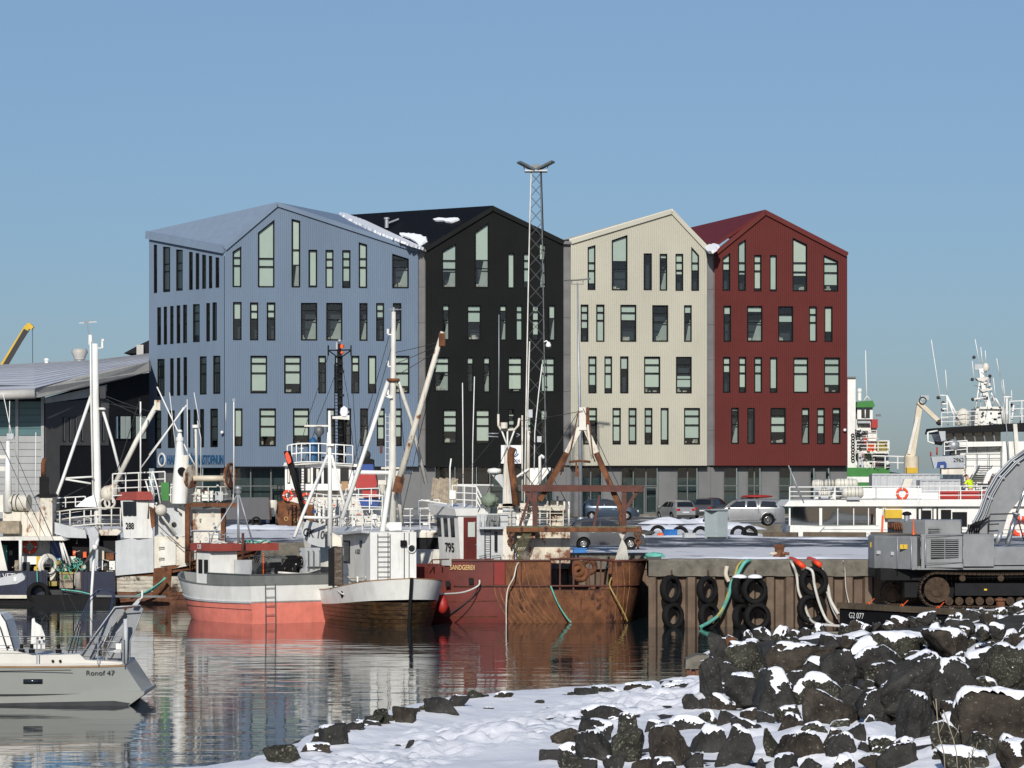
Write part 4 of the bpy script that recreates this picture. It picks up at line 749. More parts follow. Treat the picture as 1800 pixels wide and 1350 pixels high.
# --- electrical cabinet and odds and ends on the snow
cab = thing('electrical_cabinet', 'pale grey-green electrical cabinet standing on the snow before the pickup', 'cabinet', G(1259, 945)); pb = G(1262, 946.5)
e1 = Vector((-.72, .34, 0)); e2 = Vector((.56, .30, 0)); h = Vector((0, 0, 1.56)); M_('cabinet_paint', (.30, .35, .36), .5, var=.06, dirt=.15)
MB().hexa([pb, pb + e2, pb + e2 + e1, pb + e1, pb + h, pb + e2 + h, pb + e2 + e1 + h, pb + e1 + h]).obj('body', 'cabinet_paint', cab)
z1 = Vector((0, 0, .28)); nn = Vector((-.34, -.72, 0)).normalized() * .012
MB().prism([pb + z1 + nn + e1 * .03, pb + e1 * .97 + z1 + nn, pb + e1 * .97 + h * .97 + nn, pb + h * .97 + nn + e1 * .03], -nn).obj('door', 'cabinet_paint', cab)
q = pb + (e1 + e2) / 2 + h; MB().box(q + Vector((0, 0, .03)), (1.18, .85, .06), math.atan2(e2.y, e2.x)).obj('lid', 'cabinet_paint', cab); MB().box(pb + (e1 + e2) / 2 + Vector((0, 0, .03)), (1.0, .7, .1), .2).obj('plinth', 'dark_grey', cab)
def crate(px, py, w_, d_, h_, rz, mt, label, cat='crate', name='fish_crate'):
    p = G(px, py); c = thing(name, label, cat, p); a = R(rz)
    m = MB(); Mr = Matrix.Rotation(a, 3, 'Z')
    for sx, sy, lx, ly in ((0, -1, w_, .04), (0, 1, w_, .04), (-1, 0, .04, d_), (1, 0, .04, d_)): m.box(p + Mr @ Vector((sx * w_ / 2, sy * d_ / 2, h_ / 2)), (lx, ly, h_), a)
    m.box(p + Vector((0, 0, .03)), (w_, d_, .05), a); m.obj('shell', mt, c)
    r_ = MB(); 
    for sx, sy, lx, ly in ((0, -1, w_ + .1, .08), (0, 1, w_ + .1, .08), (-1, 0, .08, d_ + .1), (1, 0, .08, d_ + .1)): r_.box(p + Mr @ Vector((sx * w_ / 2, sy * d_ / 2, h_)), (lx, ly, .05), a)
    r_.obj('rim', mt, c); return c
crate(1178.5, 943, .60, .45, .38, 30, 'blue_plastic', 'blue plastic fish tub on the snow in front of the white bank')
crate(1019, 972.5, .55, .4, .22, 5, 'blue_plastic', 'low blue plastic tray on the quay behind the rusty stern')
crate(1211, 945, .62, .4, .24, 15, 'light_grey_paint', 'low grey box beside the blue fish tub')
def tyre(c, Rr, r, axis, label, group=None, parent=None, name='dock_fender', cat='tyre'):
    m = MB(); ax = Vector(axis).normalized(); x = ax.orthogonal().normalized(); y = ax.cross(x); prof = [(-.55, .55), (-.9, .9), (-1.0, 1.25), (-.85, 1.75), (-.6, 1.95), (.6, 1.95), (.85, 1.75), (1.0, 1.25), (.9, .9), (.55, .55), (.5, .75), (-.5, .75)]
    n = 36; rows = []
    for i in range(n):
        a = 2 * math.pi * i / n; dd = x * math.cos(a) + y * math.sin(a); tr = 1.0 if i % 2 else .975
        rows.append([Vector(c) + dd * (Rr - 2 * r + r * q * (tr if q > 1.7 else 1)) + ax * r * p for p, q in prof])
    rows.append(rows[0]); m.grid(rows, closed=True); o = m.obj(name, 'rubber', parent)
    if not parent: recentre(o); tag(o, label, cat, group)
    return o
for px, py, lb in ((1157, 939, 'black tyre lying half in the snow beside the blue fish tub'), (1196, 941, 'black tyre half buried between blue tub and grey box'), (1232, 941, 'dark tyre half buried beside the electrical cabinet'), (1299, 940, 'worn tyre in the snow just beyond the electrical cabinet'), (1318, 940, 'worn tyre half buried by the end of the striped kerb')):
    tyre(G(px, py) + Vector((0, .3, .05)), .5, .14, (.1, -1, .15), lb, 'old tyres lying in the snow')
def lump(px, py, sx, sy, sz, mt, label, cat, name, seed=1, z=QZ):
    p = G(px, py, z); bm = bmesh.new(); bmesh.ops.create_icosphere(bm, subdivisions=4, radius=1)
    m = MB(); vs = []
    for v in bm.verts:
        c = v.co; k = 1 + .35 * mnoise.noise(c * 1.5 + Vector((seed * 7, 0, 0))) + .2 * mnoise.noise(c * 4 + Vector((0, seed, 0))); vs.append(Vector((p.x + c.x * sx * k, p.y + c.y * sy * k, p.z + max(-.02, c.z * sz * k + sz * .4))))
    m.add(vs, [tuple(v.index for v in f.verts) for f in bm.faces], True); bm.free(); return tag(recentre(m.obj(name, mt)), label, cat)
lump(1148, 927, .28, .2, .14, 'yellow_rope', 'yellow sack lying on the snow bank', 'sack', 'yellow_sack', 3)
lump(1131, 941, .55, .4, .22, 'net_dark', 'black plastic heap at the foot of the snow bank', 'plastic heap', 'plastic_heap', 4)
lump(1162, 941, .22, .2, .1, 'orange_plastic', 'small orange buoy sunk in the snow beside the blue tub', 'buoy', 'orange_buoy', 5)
lump(1150, 980, .42, .3, .16, 'mint_rope', 'heap of green rope on the quay edge', 'rope heap', 'rope_heap', 6)
lump(1318, 942, .45, .3, .14, 'black_paint', 'black rag by the kerb', 'rag', 'black_rag', 8)
# striped kerb logs along the inner basin
M_('kerb_wood', (.10, .075, .05), .8, var=.4)
kb = thing('quay_kerb', 'dark timber kerb with yellow blocks along the inner basin edge', 'kerb', G(1440, 942))
for (x0, x1) in ((1342, 1402), (1412, 1522), (1530, 1700)):
    MB().beam(G(x0, 943.5) + Vector((0, 0, .14)), G(x1, 944) + Vector((0, 0, .14)), .3, .26).obj('timber', 'kerb_wood', kb); n = int((x1 - x0) / 18)
    for i in range(n): a = x0 + 7 + i * 18; MB().beam(G(a, 943.5) + Vector((0, -.16, .14)), G(a + 9, 943.5) + Vector((0, -.16, .14)), .04, .12).obj('yellow_block', 'orange_plastic' if i % 2 else 'yellow_paint', kb)
# plank stack leaning by the ground floor, trailer rail
ps = thing('plank_stack', 'weathered planks leaning upright behind the white railings', 'planks', G(778, 919)); 
for i in range(12):
    x = 755 + i * 4.0; MB().beam(W(x - 1, 918, 243), W(x + 8 - i * .3, 840 + (i % 3), 245), .15, .05).obj('plank', 'wood_raw', ps)
# --- fenders and gear on the quay wall
YW = 145.35
wall_t = [(1179, 1036, 16.5, 25.5, 48, 'upper tyre of the pair nearest the rusty stern'), (1183, 1083, 16, 24, 42, 'lower tyre of the pair nearest the rusty stern, half in the water'), (1243, 1037, 16.5, 25, 48, 'upper tyre of the second pair on the quay wall'), (1246, 1083, 15, 24, 42, 'lower tyre of the second pair, half in the water'), (1301, 1036, 14, 26, 60, 'narrow upper tyre beside the green rope on the quay wall'), (1326, 1038, 21, 25, 25, 'upper tyre just beyond the green rope, snow on its top'), (1303, 1085, 14, 24, 55, 'narrow lower tyre below the green rope'), (1331, 1084, 21, 25, 20, 'lower tyre below the snow topped one on the quay wall'), (1430, 1022, 25, 27, 18, 'large upper tyre under the orange and white ropes'), (1427, 1070, 24, 27, 15, 'large lower tyre behind the white rope loop')]
for px, py, rx, ry, tw, lb in wall_t:
    Rr = ry / FOC * YW; ax = Vector((math.sin(R(tw)), -math.cos(R(tw)), .05)); c = W(px, py, YW - .45)
    t = tyre(c, Rr, Rr * .27, ax, 'black truck tyre, ' + lb, 'tyre fenders hanging on the quay wall')
    if py < 1050:
        ch = MB()
        for k in range(9): ch.torus(W(px + 1.5, 1003 + k * 1.6, YW - .25), .035, .012, (1, 0, .3) if k % 2 else (0, 1, 0), 8, 4)
        ch.obj('chain', 'rust', t)
for px in (1300, 1327): o = MB().lathe(W(px, 1013.5, YW - .5), [(.30, -.06), (.32, .0), (.2, .07), (.01, .1)], 14).obj('snow_cap', 'snow_clean', kind='stuff')
def rope(name, label, pts, r, mt, cat='rope', seg=10, group=None, fr=0):
    P = [Vector(p) for p in pts]; out = []
    for i in range(len(P) - 1):
        p0, p1, p2, p3 = P[max(0, i - 1)], P[i], P[i + 1], P[min(len(P) - 1, i + 2)]
        for k in range(seg): t = k / seg; out.append(.5 * ((2 * p1) + (p2 - p0) * t + (2 * p0 - 5 * p1 + 4 * p2 - p3) * t * t + (3 * p1 - p0 - 3 * p2 + p3) * t ** 3))
    out.append(P[-1]); o = MB().tube(out, r, 6).obj(name, mt); recentre(o); tag(o, label, cat, group); return o
Wq = lambda px, py, dd=0: W(px, py, YW - .25 - dd)
rope('mooring_rope', 'thick green rope hanging from the quay edge into the water', [G(1318, 985), Wq(1308, 990), Wq(1296, 1010), Wq(1286, 1025), Wq(1280, 1050), Wq(1266, 1078), Wq(1250, 1092, .5), Wq(1232, 1102, 1)], .085, 'mint_rope')
rope('mooring_rope', 'frayed yellowish rope beside the thick green one', [G(1306, 985), Wq(1297, 995), Wq(1290, 1018), Wq(1279, 1046), Wq(1270, 1070), Wq(1252, 1095, .4)], .055, 'yellow_rope')
rope('mooring_rope', 'thin green rope trailing towards the second pair of tyres', [Wq(1284, 1030), Wq(1274, 1060), Wq(1262, 1085), Wq(1240, 1098, .5), Wq(1230, 1101, 1)], .03, 'mint_rope')
rope('orange_rope_bundle', 'bundle of orange rope ends on the quay wall', [Wq(1278, 995), Wq(1276, 1010), Wq(1281, 1022)], .10, 'crane_cream', 'rope')
rope('mooring_rope', 'white rope falling straight from the bollard to the water loop', [G(1385, 983), Wq(1392, 990), Wq(1400, 1010), Wq(1404, 1040), Wq(1414, 1062), Wq(1420, 1080), Wq(1430, 1094, .8), Wq(1455, 1099, 1.5), Wq(1492, 1100, 2.0), Wq(1512, 1092, 2.2), Wq(1524, 1070, 2.0)], .062, 'white_rope')
rope('mooring_rope', 'second white rope crossing the large upper tyre', [Wq(1418, 998, .5), Wq(1428, 1005, .8), Wq(1432, 1030, .9), Wq(1440, 1060, .9), Wq(1452, 1088, 1), Wq(1464, 1098, 1.5)], .062, 'white_rope')
rope('mooring_rope', 'white rope running down beyond the large tyres', [G(1432, 983.5), Wq(1444, 1000), Wq(1455, 1030), Wq(1460, 1055), Wq(1474, 1080, .3)], .075, 'white_rope')
rope('mooring_rope', 'thin grey rope beside the white one beyond the large tyres', [Wq(1453, 1040), Wq(1462, 1068), Wq(1472, 1088)], .03, 'light_grey_paint')
rope('mooring_rope', 'thin pale line looping down the quay wall towards the barge', [G(1482, 986), Wq(1485, 1000), Wq(1487, 1035), Wq(1493, 1062)], .02, 'white_rope')
for s, lb in ((0, 'orange canvas sleeve on the rope nearest the bollard'), (32, 'orange canvas sleeve over the rope beyond the large tyre')):
    rope('rope_sleeve', lb, [G(1390 + s, 982.5), Wq(1402 + s, 988, .1), Wq(1414 + s * .9, 998 - s * .1, .3)], .12, 'orange_red', 'rope sleeve')
bo = thing('bollard', 'rusty mooring bollard with a cross bar on the quay edge', 'bollard', G(1370, 981)); p = G(1370, 981)
MB().lathe(p, [(.3, 0), (.26, .1), (.2, .2), (.2, .42), (.28, .5), (.24, .58), (.01, .62)], 14).obj('post', 'rust', bo); MB().tube([p + Vector((-.42, -.1, .2)), p + Vector((.42, -.1, .2))], .07, 8).obj('cross_bar', 'white_rust_heavy', bo)
# ================================================================= boats
def TB(th, name, mt, d, r, *lines, n=6, r2=None):
    m = MB()
    for pts in lines: m.tube([W(p[0], p[1], d + (p[2] if len(p) > 2 else 0)) for p in pts], r, n, r2)
    return m.obj(name, mt, th)
def BX(th, name, mt, x0, y0, x1, y1, d, dp=.5, ang=0):
    a, b = W(x0, y1, d), W(x1, y0, d); return MB().box(((a.x + b.x) / 2, d + dp / 2, (a.z + b.z) / 2), (b.x - a.x, dp, b.z - a.z), ang).obj(name, mt, th)
def PG(th, name, mt, pts, d, dp=.3):
    return MB().prism([W(p[0], p[1], d + (p[2] if len(p) > 2 else 0)) for p in pts], (0, dp, 0)).obj(name, mt, th)
def spl(K, n):
    K = np.array(K, float); out = []; N = len(K)
    for i in range(N - 1):
        p0, p1, p2, p3 = K[max(0, i - 1)], K[i], K[i + 1], K[min(N - 1, i + 2)]
        for k in range(n): t = k / n; out.append(.5 * ((2 * p1) + (p2 - p0) * t + (2 * p0 - 5 * p1 + 4 * p2 - p3) * t * t + (3 * p1 - p0 - 3 * p2 + p3) * t ** 3))
    out.append(K[-1]); return out
M_('red_patch_paint', (.22, .018, .015), .5, var=.15, streak=.3)
class Hull:
    """stations (a, half-breadth, sheer height, a at waterline, half-breadth at waterline); surface runs from 0.4 m under water up to the sheer"""
    def __init__(s, th, fr, st, n=6, p=.75): s.th, s.fr, s.p = th, fr, p; s.S = spl(st, n)
    def pt(s, S, z, side, out=0):
        a, b, zs, aw, bw = S; k = max(0, min(1.15, (z + .4) / (zs + .4))); kk = k ** s.p; bb = max(.005, bw + (b - bw) * kk)
        return s.fr(aw + (a - aw) * k, side * (bb + out), z)
    def band(s, name, mt, z0, z1, a0=-99, a1=99, out=0, sides=(-1, 1), m=4, close=True):
        f = lambda z, S: (S[2] - z[1] if z[0] == 'd' else S[2] * z[1]) if isinstance(z, tuple) else z
        SS = [S for S in s.S if a0 <= S[0] <= a1]
        for sd in sides:
            mb = MB(); mb.grid([[s.pt(S, f(z0, S) + (f(z1, S) - f(z0, S)) * j / m, sd, out) for S in SS] for j in range(m + 1)])
            if out:
                for z in (z0, z1): mb.grid([[s.pt(S, f(z, S), sd, out) for S in SS], [s.pt(S, f(z, S), sd, 0) for S in SS]], smooth=False)
            if sd != sides[-1]: mb.obj(name, mt, s.th)
        if close and len(sides) == 2:
            for S in (SS[0], SS[-1]):
                if S[1] > .1: mb.grid([[s.pt(S, f(z0, S) + (f(z1, S) - f(z0, S)) * j / m, sd, out) for sd in (-1, 1)] for j in range(m + 1)], smooth=False)
        return mb.obj(name, mt, s.th)
    def deck(s, mt, drop, a0=-99, a1=99):
        SS = [S for S in s.S if a0 <= S[0] <= a1]; mb = MB(); mb.grid([[s.pt(S, S[2] - drop, sd, -.03) for S in SS] for sd in (-1, 1)], smooth=False); mb.obj('deck', mt, s.th)
        mb = MB()
        for sd in (-1, 1): mb.grid([[s.pt(S, S[2], sd, .02) for S in SS], [s.pt(S, S[2] + .05, sd, .02) for S in SS], [s.pt(S, S[2] + .05, sd, -.14) for S in SS], [s.pt(S, S[2] - .05, sd, -.12) for S in SS], [s.pt(S, S[2] - drop, sd, -.1) for S in SS]], smooth=False)
        return mb
    def line(s, name, mt, z, a0, a1, r=.03, out=.02, sides=(1,)):
        m = MB(); SS = [S for S in s.S if a0 <= S[0] <= a1]
        for sd in sides: m.tube([s.pt(S, z if not callable(z) else z(S), sd, out) for S in SS], r, 5)
        return m.obj(name, mt, s.th)
def ladder(th, name, mt, p0, p1, wd, n, side=Vector((1, 0, 0)), r=.02):
    m = MB(); p0, p1 = Vector(p0), Vector(p1); s = side.normalized() * wd / 2; m.tube([p0 - s, p1 - s], r, 5); m.tube([p0 + s, p1 + s], r, 5)
    for i in range(n): q = p0.lerp(p1, (i + .5) / n); m.tube([q - s, q + s], r * .8, 4)
    return m.obj(name, mt, th)
def ring_buoy(c, Rr, axis, label, parent=None):
    m = MB(); m.torus(c, Rr, Rr * .28, axis, 28, 8); o = m.obj('lifebuoy', 'orange_red'); recentre(o); tag(o, label, 'lifebuoy')
    ax = Vector(axis).normalized(); x = ax.orthogonal().normalized(); y = ax.cross(x)
    for k in range(4):
        a = k * math.pi / 2 + .78; dd = x * math.cos(a) + y * math.sin(a); b = MB(); b.torus(Vector(c) + dd * Rr, Rr * .29, Rr * .05, ax.cross(dd), 12, 5, 2.2); b.obj('band', 'letter_white', o)
    return o
def wires(name, label, d, r, *lines, cat='rigging wire', mt='dark_grey', parent=None):
    m = MB()
    for pts in lines:
        P = [W(p[0], p[1], d + (p[2] if len(p) > 2 else 0)) for p in pts]; q = []
        for a, b in zip(P, P[1:]):
            for k in range(9): t = k / 8; v = a.lerp(b, t); v.z -= (b - a).length * .012 * math.sin(math.pi * t); q.append(v)
        m.tube(q, r, 4)
    return m.obj(name, mt, parent)

def clutter(th, x0, y0, x1, y1, d, n, seed, mats=('white_worn', 'white_rusty', 'rust', 'galv', 'dark_grey', 'black_paint', 'galv', 'white_paint')):
    r = random.Random(seed)
    for i in range(n):
        x, y = r.uniform(x0, x1), y1 - (y1 - y0) * r.random() ** 1.6; q = W(x, y, d + r.uniform(-.4, .6)); s_ = r.uniform(.5, 1) * 5 / FOC * d; m = MB(); k = r.randrange(6)
        if k == 0: m.box(q, (s_ * r.uniform(.6, 1.6), s_, s_ * r.uniform(.5, 1.4)), r.uniform(-.5, .5))
        elif k == 1: m.cyl(q, s_ * .4, s_ * r.uniform(.6, 1.6), 10, (r.choice((0, 1)), 0, r.choice((.2, 1))))
        elif k == 2: m.torus(q, s_ * .6, s_ * .12, (r.uniform(-.4, .4), 1, r.uniform(-.6, .6)), 14, 5)
        elif k == 3: m.tube([q - zz_ * s_, q + Vector((r.uniform(-.3, .3), 0, s_ * r.uniform(.6, 2)))], s_ * .08, 5); m.ball(q + Vector((0, 0, s_ * .3)), s_ * .2, 8)
        elif k == 4: m.beam(q, q + Vector((s_ * r.uniform(1, 3) * r.choice((-1, 1)), 0, s_ * r.uniform(-.5, 1.5))), s_ * .14, s_ * .14); m.box(q, (s_ * .5, s_ * .5, s_ * .4))
        else: m.lathe(q, [(s_ * .1, -s_ * .4), (s_ * .35, -s_ * .2), (s_ * .3, s_ * .3), (s_ * .1, s_ * .5), (.01, s_ * .52)], 10)
        m.obj('deck_gear', r.choice(mats), th)
zz_ = Vector((0, 0, 1))
# ---------- the small coral boat
h = math.degrees(math.atan2(.815, -.58)); C = Fr(((483 - 900) / FOC * 150.2 + .8, 149.4), h)
cb = thing('coral_fishing_boat', 'small fishing boat with white topsides over a coral red lower hull and a flat stern', 'fishing boat', C(0, 0, 0))
H = Hull(cb, C, [(0, 2.1, 1.66, 0, 1.95), (2.5, 2.2, 1.60, 2.5, 2.05), (5, 2.1, 1.64, 4.9, 1.75), (7, 1.6, 1.75, 6.6, 1.0), (8.6, .75, 1.88, 7.7, .3), (9.5, .03, 1.98, 8.3, .02)])
H.band('lower_hull', 'coral', -.4, ('f', .56)); H.band('white_strake', 'hull_white', ('f', .56), ('f', 1.0)); H.band('rub_rail', 'light_grey_paint', ('f', .54), ('f', .59), out=.05)
H.line('chine_line', 'dark_grey', .62, 0, 9.4, .012, .01, (1, -1)); H.deck('grey_paint', .5).obj('gunwale', 'grey_paint', cb)
m = MB()                                           # raised grey boards round the stern
for (p, q) in ((C(3.6, 2.16, 1.66), C(0, 2.1, 1.68)), (C(0, 2.1, 1.68), C(0, -2.1, 1.68)), (C(0, -2.1, 1.68), C(4.2, -2.15, 1.66))): m.beam(p + Vector((0, 0, .22)), q + Vector((0, 0, .22)), .06, .46)
m.obj('stern_board', 'grey_paint', cb)
tn = (C(0, 0, 0) - C(1, 0, 0)).normalized(); tl = (C(0, -1, 0) - C(0, 0, 0)).normalized()
m = MB()
for (p, q) in ((C(3.6, 2.16, 1.9), C(0, 2.1, 1.9)), (C(0, 2.1, 1.9), C(0, -2.1, 1.9))): m.beam(p + Vector((0, 0, .24)), q + Vector((0, 0, .24)), .12, .05)
m.obj('cap_rail', 'galv_dark', cb)
ladder(cb, 'ladder', 'galv_dark', C(-.12, 1.15, -.2), C(-.08, 1.15, 1.75), .5, 5, tl)
cab_ = MB(); C.box(cab_, 4.15, 1.35, 1.5, 1.15, 1.4, 1.65); cab_.obj('wheelhouse', 'hull_white', cb)
for i in range(2): m = MB(); C.box(m, 3.88 + i * .5, 2.06, 2.1, .34, .02, .62); m.obj('window', 'glass_dark', cb)
m = MB(); C.box(m, 3.56, .62, 1.6, .04, .34, 1.1); m.obj('door', 'grey_paint', cb)
pr = [C(3.3, 2.2, 3.10), C(3.3, -1.35, 3.10), C(4.9, -1.35, 3.12), C(5.05, 2.2, 3.12)]; m = MB(); m.add([p for p in pr] + [p + Vector((0, 0, .32)) for p in pr], [(3, 2, 1, 0), (4, 5, 6, 7), (0, 1, 5, 4), (1, 2, 6, 5), (2, 3, 7, 6), (3, 0, 4, 7)]); m.obj('roof', 'oxide_red', cb)
m = MB(); C.box(m, 3.2, .55, 1.2, .5, .6, 1.5); m.obj('locker', 'light_grey_paint', cb); m = MB(); C.box(m, 2.9, -.15, 1.2, .7, .75, 1.35); m.obj('dark_locker', 'dark_grey', cb); m = MB(); C.box(m, 2.75, -.75, 1.2, .5, .5, 1.55); m.obj('olive_locker', 'grey_paint', cb)
m = MB()                                           # line hauler: rollers, arms and hoses
for (a, b, z, r_, w__) in ((1.4, -.6, 2.7, .22, .5), (1.3, -1.1, 2.62, .28, .3), (1.0, .15, 2.25, .24, .25), (1.0, -.35, 2.2, .2, .2), (1.6, -1.3, 2.3, .3, .25)): m.cyl(C(a, b, z), r_, w__, 14, tuple(tl))
m.beam(C(1.3, .3, 2.5), C(1.1, -1.9, 2.55), .2, .25); m.beam(C(1.3, -.2, 1.3), C(1.3, -.2, 2.5), .2, .2); m.beam(C(1.2, -.9, 1.3), C(1.2, -.9, 2.5), .15, .3); m.obj('line_hauler', 'black_paint', cb)
m = MB()
for k in range(5): m.tube([C(2.0 + .1 * k, .9, 1.7), C(1.8, .85 - .1 * k, 2.9 - .06 * k), C(1.5, .1, 3.02 - .05 * k), C(1.3, -.9, 2.75), C(1.0, -1.2 - .1 * k, 2.4)], .016, 5)
m.obj('hose', 'galv_dark', cb); m = MB(); m.tube([C(.8, .2, 2.2), C(.7, -1.0, 2.1), C(.7, -1.9, 2.3)], .05, 6); m.obj('hose', 'white_rope', cb)
m = MB(); m.tube([C(2.3, .05, 1.9), C(2.3, .05, 3.0)], .035, 6); m.obj('orange_pipe', 'orange_plastic', cb)
m = MB(); C.box(m, 1.1, -1.62, 1.5, .5, .75, 1.75); m.obj('stern_locker', 'light_grey_paint', cb)
m = MB()
for b in (-1.35, -1.62, -1.95): m.tube([C(.78, b, 1.6), C(.78, b, 3.1), C(1.2, b, 3.2)], .03, 5)
m.tube([C(.78, -1.3, 2.4), C(.78, -2.0, 2.4)], .03, 5); m.obj('guard_frame', 'galv_dark', cb)
TB(cb, 'exhaust_pipe', 'rust_red', 151.5, .06, [(427, 985), (427, 937)], n=8)
TB(cb, 'mast', 'galv', 151.8, .055, [(419, 958), (418.5, 866)], n=8); MB().lathe(W(418.5, 870, 151.8), [(.05, 0), (.16, .12), (.12, .25), (.2, .3), (.02, .42)], 10).obj('mast_head', 'galv', cb)
TB(cb, 'mast_stay', 'galv', 151.8, .035, [(418, 868), (374, 940), (371, 953)], [(420, 868), (443, 950)], [(371, 953), (371, 968)]); TB(cb, 'whip_aerial', 'white_paint', 151.8, .03, [(411, 868), (411, 706)])
MB().torus(W(411, 703, 151.8), .05, .012, (0, 1, 0), 12, 4).obj('aerial_ring', 'white_paint', cb)
m = MB()
for i in range(24): q = C(3.5 + random.random() * 1.1, -1.2 + random.random() * 3.0, 3.46); m.torus(q, random.uniform(.1, .28), .03, (random.uniform(-.3, .3), random.uniform(-.3, .3), 1), 12, 4)
m.obj('coiled_line', 'white_rope', cb); m = MB()
for i in range(12): q = C(3.45 + random.random() * .5, -1.2 + random.random() * 1.4, 3.48); m.torus(q, random.uniform(.1, .22), .03, (random.uniform(-.5, .5), random.uniform(-.3, .3), 1), 10, 4)
m.obj('coiled_rope', 'mint_rope', cb)
TB(cb, 'roof_rail', 'galv', 152.6, .025, [(368, 955), (368, 940), (395, 940), (395, 955)], [(368, 947), (395, 947)]); m = MB(); m.box(W(358, 962, 152.7), (.3, .3, .35)); m.obj('searchlight', 'dark_grey', cb)
TB(cb, 'bow_rail', 'galv', 153.5, .02, [(362, 1024), (364, 1034), (385, 1036), (402, 1036)], [(372, 1024), (374, 1034)], [(384, 1026), (384, 1036)])
text('120', .30, 'letter_white', cb, face(C(4.2, 2.235, 3.28), C(0, 1, 0) - C(0, 0, 0)), sx=.8)

# ---------- the white boat with the wooden hull, seen bow on
h = math.degrees(math.atan2(-.95, .30)); B = Fr(((723 - 900) / FOC * 144.5, 144.5), h)
wb = thing('wooden_fishing_boat', 'white boat with a dark weathered wooden hull and a varnished rail, bow towards the water', 'fishing boat', B(-2, 0, 0))
H = Hull(wb, B, [(-11, 1.2, 1.7, -10.6, .6), (-9, 2.0, 1.5, -9, 1.5), (-6.5, 2.3, 1.42, -6.5, 1.9), (-4.5, 2.28, 1.55, -4.5, 1.85), (-2.8, 2.12, 1.74, -2.9, 1.55), (-1.4, 1.72, 1.92, -1.8, 1.0), (-.5, 1.05, 2.02, -1.0, .45), (0, .05, 2.08, -.55, .04)])
for i in range(8):
    z0 = -.4 + i * .19; H.band('plank', 'wood_hull', max(-.4, z0), min(z0 + .175, 1.08), out=.012 if i % 2 else .003)
H.band('sheer_strake', 'hull_white', ('f', .58), ('f', 1.0), out=.015); H.deck('light_grey_paint', .4).obj('rail', 'varnish', wb)
m = MB(); m.beam(B(.05, 0, 2.12), B(-.5, 0, -.4), .14, .2); m.obj('stem_post', 'black_paint', wb)
m = MB(); B.box(m, -4.55, -.18, 1.2, 4.7, 2.05, 2.83); m.obj('wheelhouse', 'hull_white', wb)
fn = (B(1, 0, 0) - B(0, 0, 0)).normalized(); fl_ = (B(0, 1, 0) - B(0, 0, 0)).normalized(); zz = Vector((0, 0, 1))
m = MB(); m.beam(B(-2.18, -.42, 1.9), B(-2.18, -.42, 4.0), .03, .03); m.beam(B(-2.18, .52, 1.9), B(-2.18, .52, 4.0), .03, .03); m.obj('panel_seam', 'dark_grey', wb)
ladder(wb, 'ladder', 'galv_dark', B(-2.12, -.62, 1.8), B(-2.12, -.62, 3.95), .55, 10, fl_, .016)
m = MB(); m.tube([B(-2.17, .30, 1.6), B(-2.17, .30, 4.0)], .018, 4); m.obj('cable', 'dark_grey', wb)
m = MB(); m.box(B(-2.1, .25, 3.55), (.26, .12, .26), B.ang + math.pi / 2); m.obj('deck_light', 'black_paint', wb); m = MB(); m.cyl(B(-2.19, .62, 3.32), .17, .06, 16, tuple(fn)); m.obj('porthole', 'glass_dark', wb); m = MB(); m.torus(B(-2.12, .62, 3.32), .17, .03, tuple(fn), 16, 5); m.obj('porthole_rim', 'white_paint', wb)
sdn = -fl_
m = MB(); m.box(B(-6.1, -1.22, 3.1), (.95, .03, .85), B.ang); m.obj('window', 'glass_dark', wb); m = MB(); m.box(B(-6.1, -1.21, 3.1), (1.1, .02, 1.0), B.ang); m.obj('window_frame', 'dark_grey', wb)
m = MB(); m.cyl(B(-3.7, -1.2, 3.5), .16, .05, 12, tuple(sdn)); m.obj('porthole', 'glass_dark', wb)
text('A 5573', .28, 'letter_black', wb, face(B(-4.2, -1.23, 3.15), sdn))
m = MB(); p0 = [B(-6.95, -1.25, 3.85), B(-2.2, -1.25, 3.98), B(-2.2, -1.6, 4.02), B(-6.95, -1.75, 3.8)]; m.prism(p0, (0, 0, .1)); m.prism([B(-7.2, -1.6, 3.9), B(-4.6, -1.6, 3.9), B(-4.6, -1.1, 4.15), B(-7.2, -1.1, 4.15)], (0, 0, .05)); m.obj('roof_eave', 'light_grey_paint', wb)
m = MB(); m.tube([B(-6.4, -1.3, 2.1), B(-5.0, -1.35, 1.98), B(-3.0, -1.35, 2.05), B(-2.6, -1.3, 2.1)], .03, 5); m.tube([B(-3.6, -1.4, 2.1), B(-3.5, -1.4, 1.3)], .04, 6); m.obj('grab_rail', 'white_worn', wb)
m = MB(); m.tube([B(-1.2, -.9, 1.7), B(-1.2, -.9, 2.0)], .05, 6); m.obj('bitt', 'dark_grey', wb)
hp = H.pt(H.S[22], 1.35, -1, .02); m = MB(); m.torus(hp, .12, .035, tuple(sdn), 14, 6); m.obj('hawse_ring', 'black_paint', wb)
# black netting hopper at its left
m = MB(); m.prism([W(577, 1030, 147.9), W(577, 965, 147.9), W(582, 962, 147.9), W(601, 962, 147.9), W(602, 1030, 147.9)], (0, .7, 0)); m.obj('rubber_flap', 'black_paint', wb); m = MB(); m.prism([W(588, 1028, 147.7), W(588, 963, 147.7), W(601, 963, 147.7), W(602, 1028, 147.7)], (0, .1, 0)); m.obj('hatch_board', 'wood_hull', wb)
PG(wb, 'fairing', 'white_rusty', [(584, 960), (584, 936), (600, 945), (601, 960)], 148.2, .4)
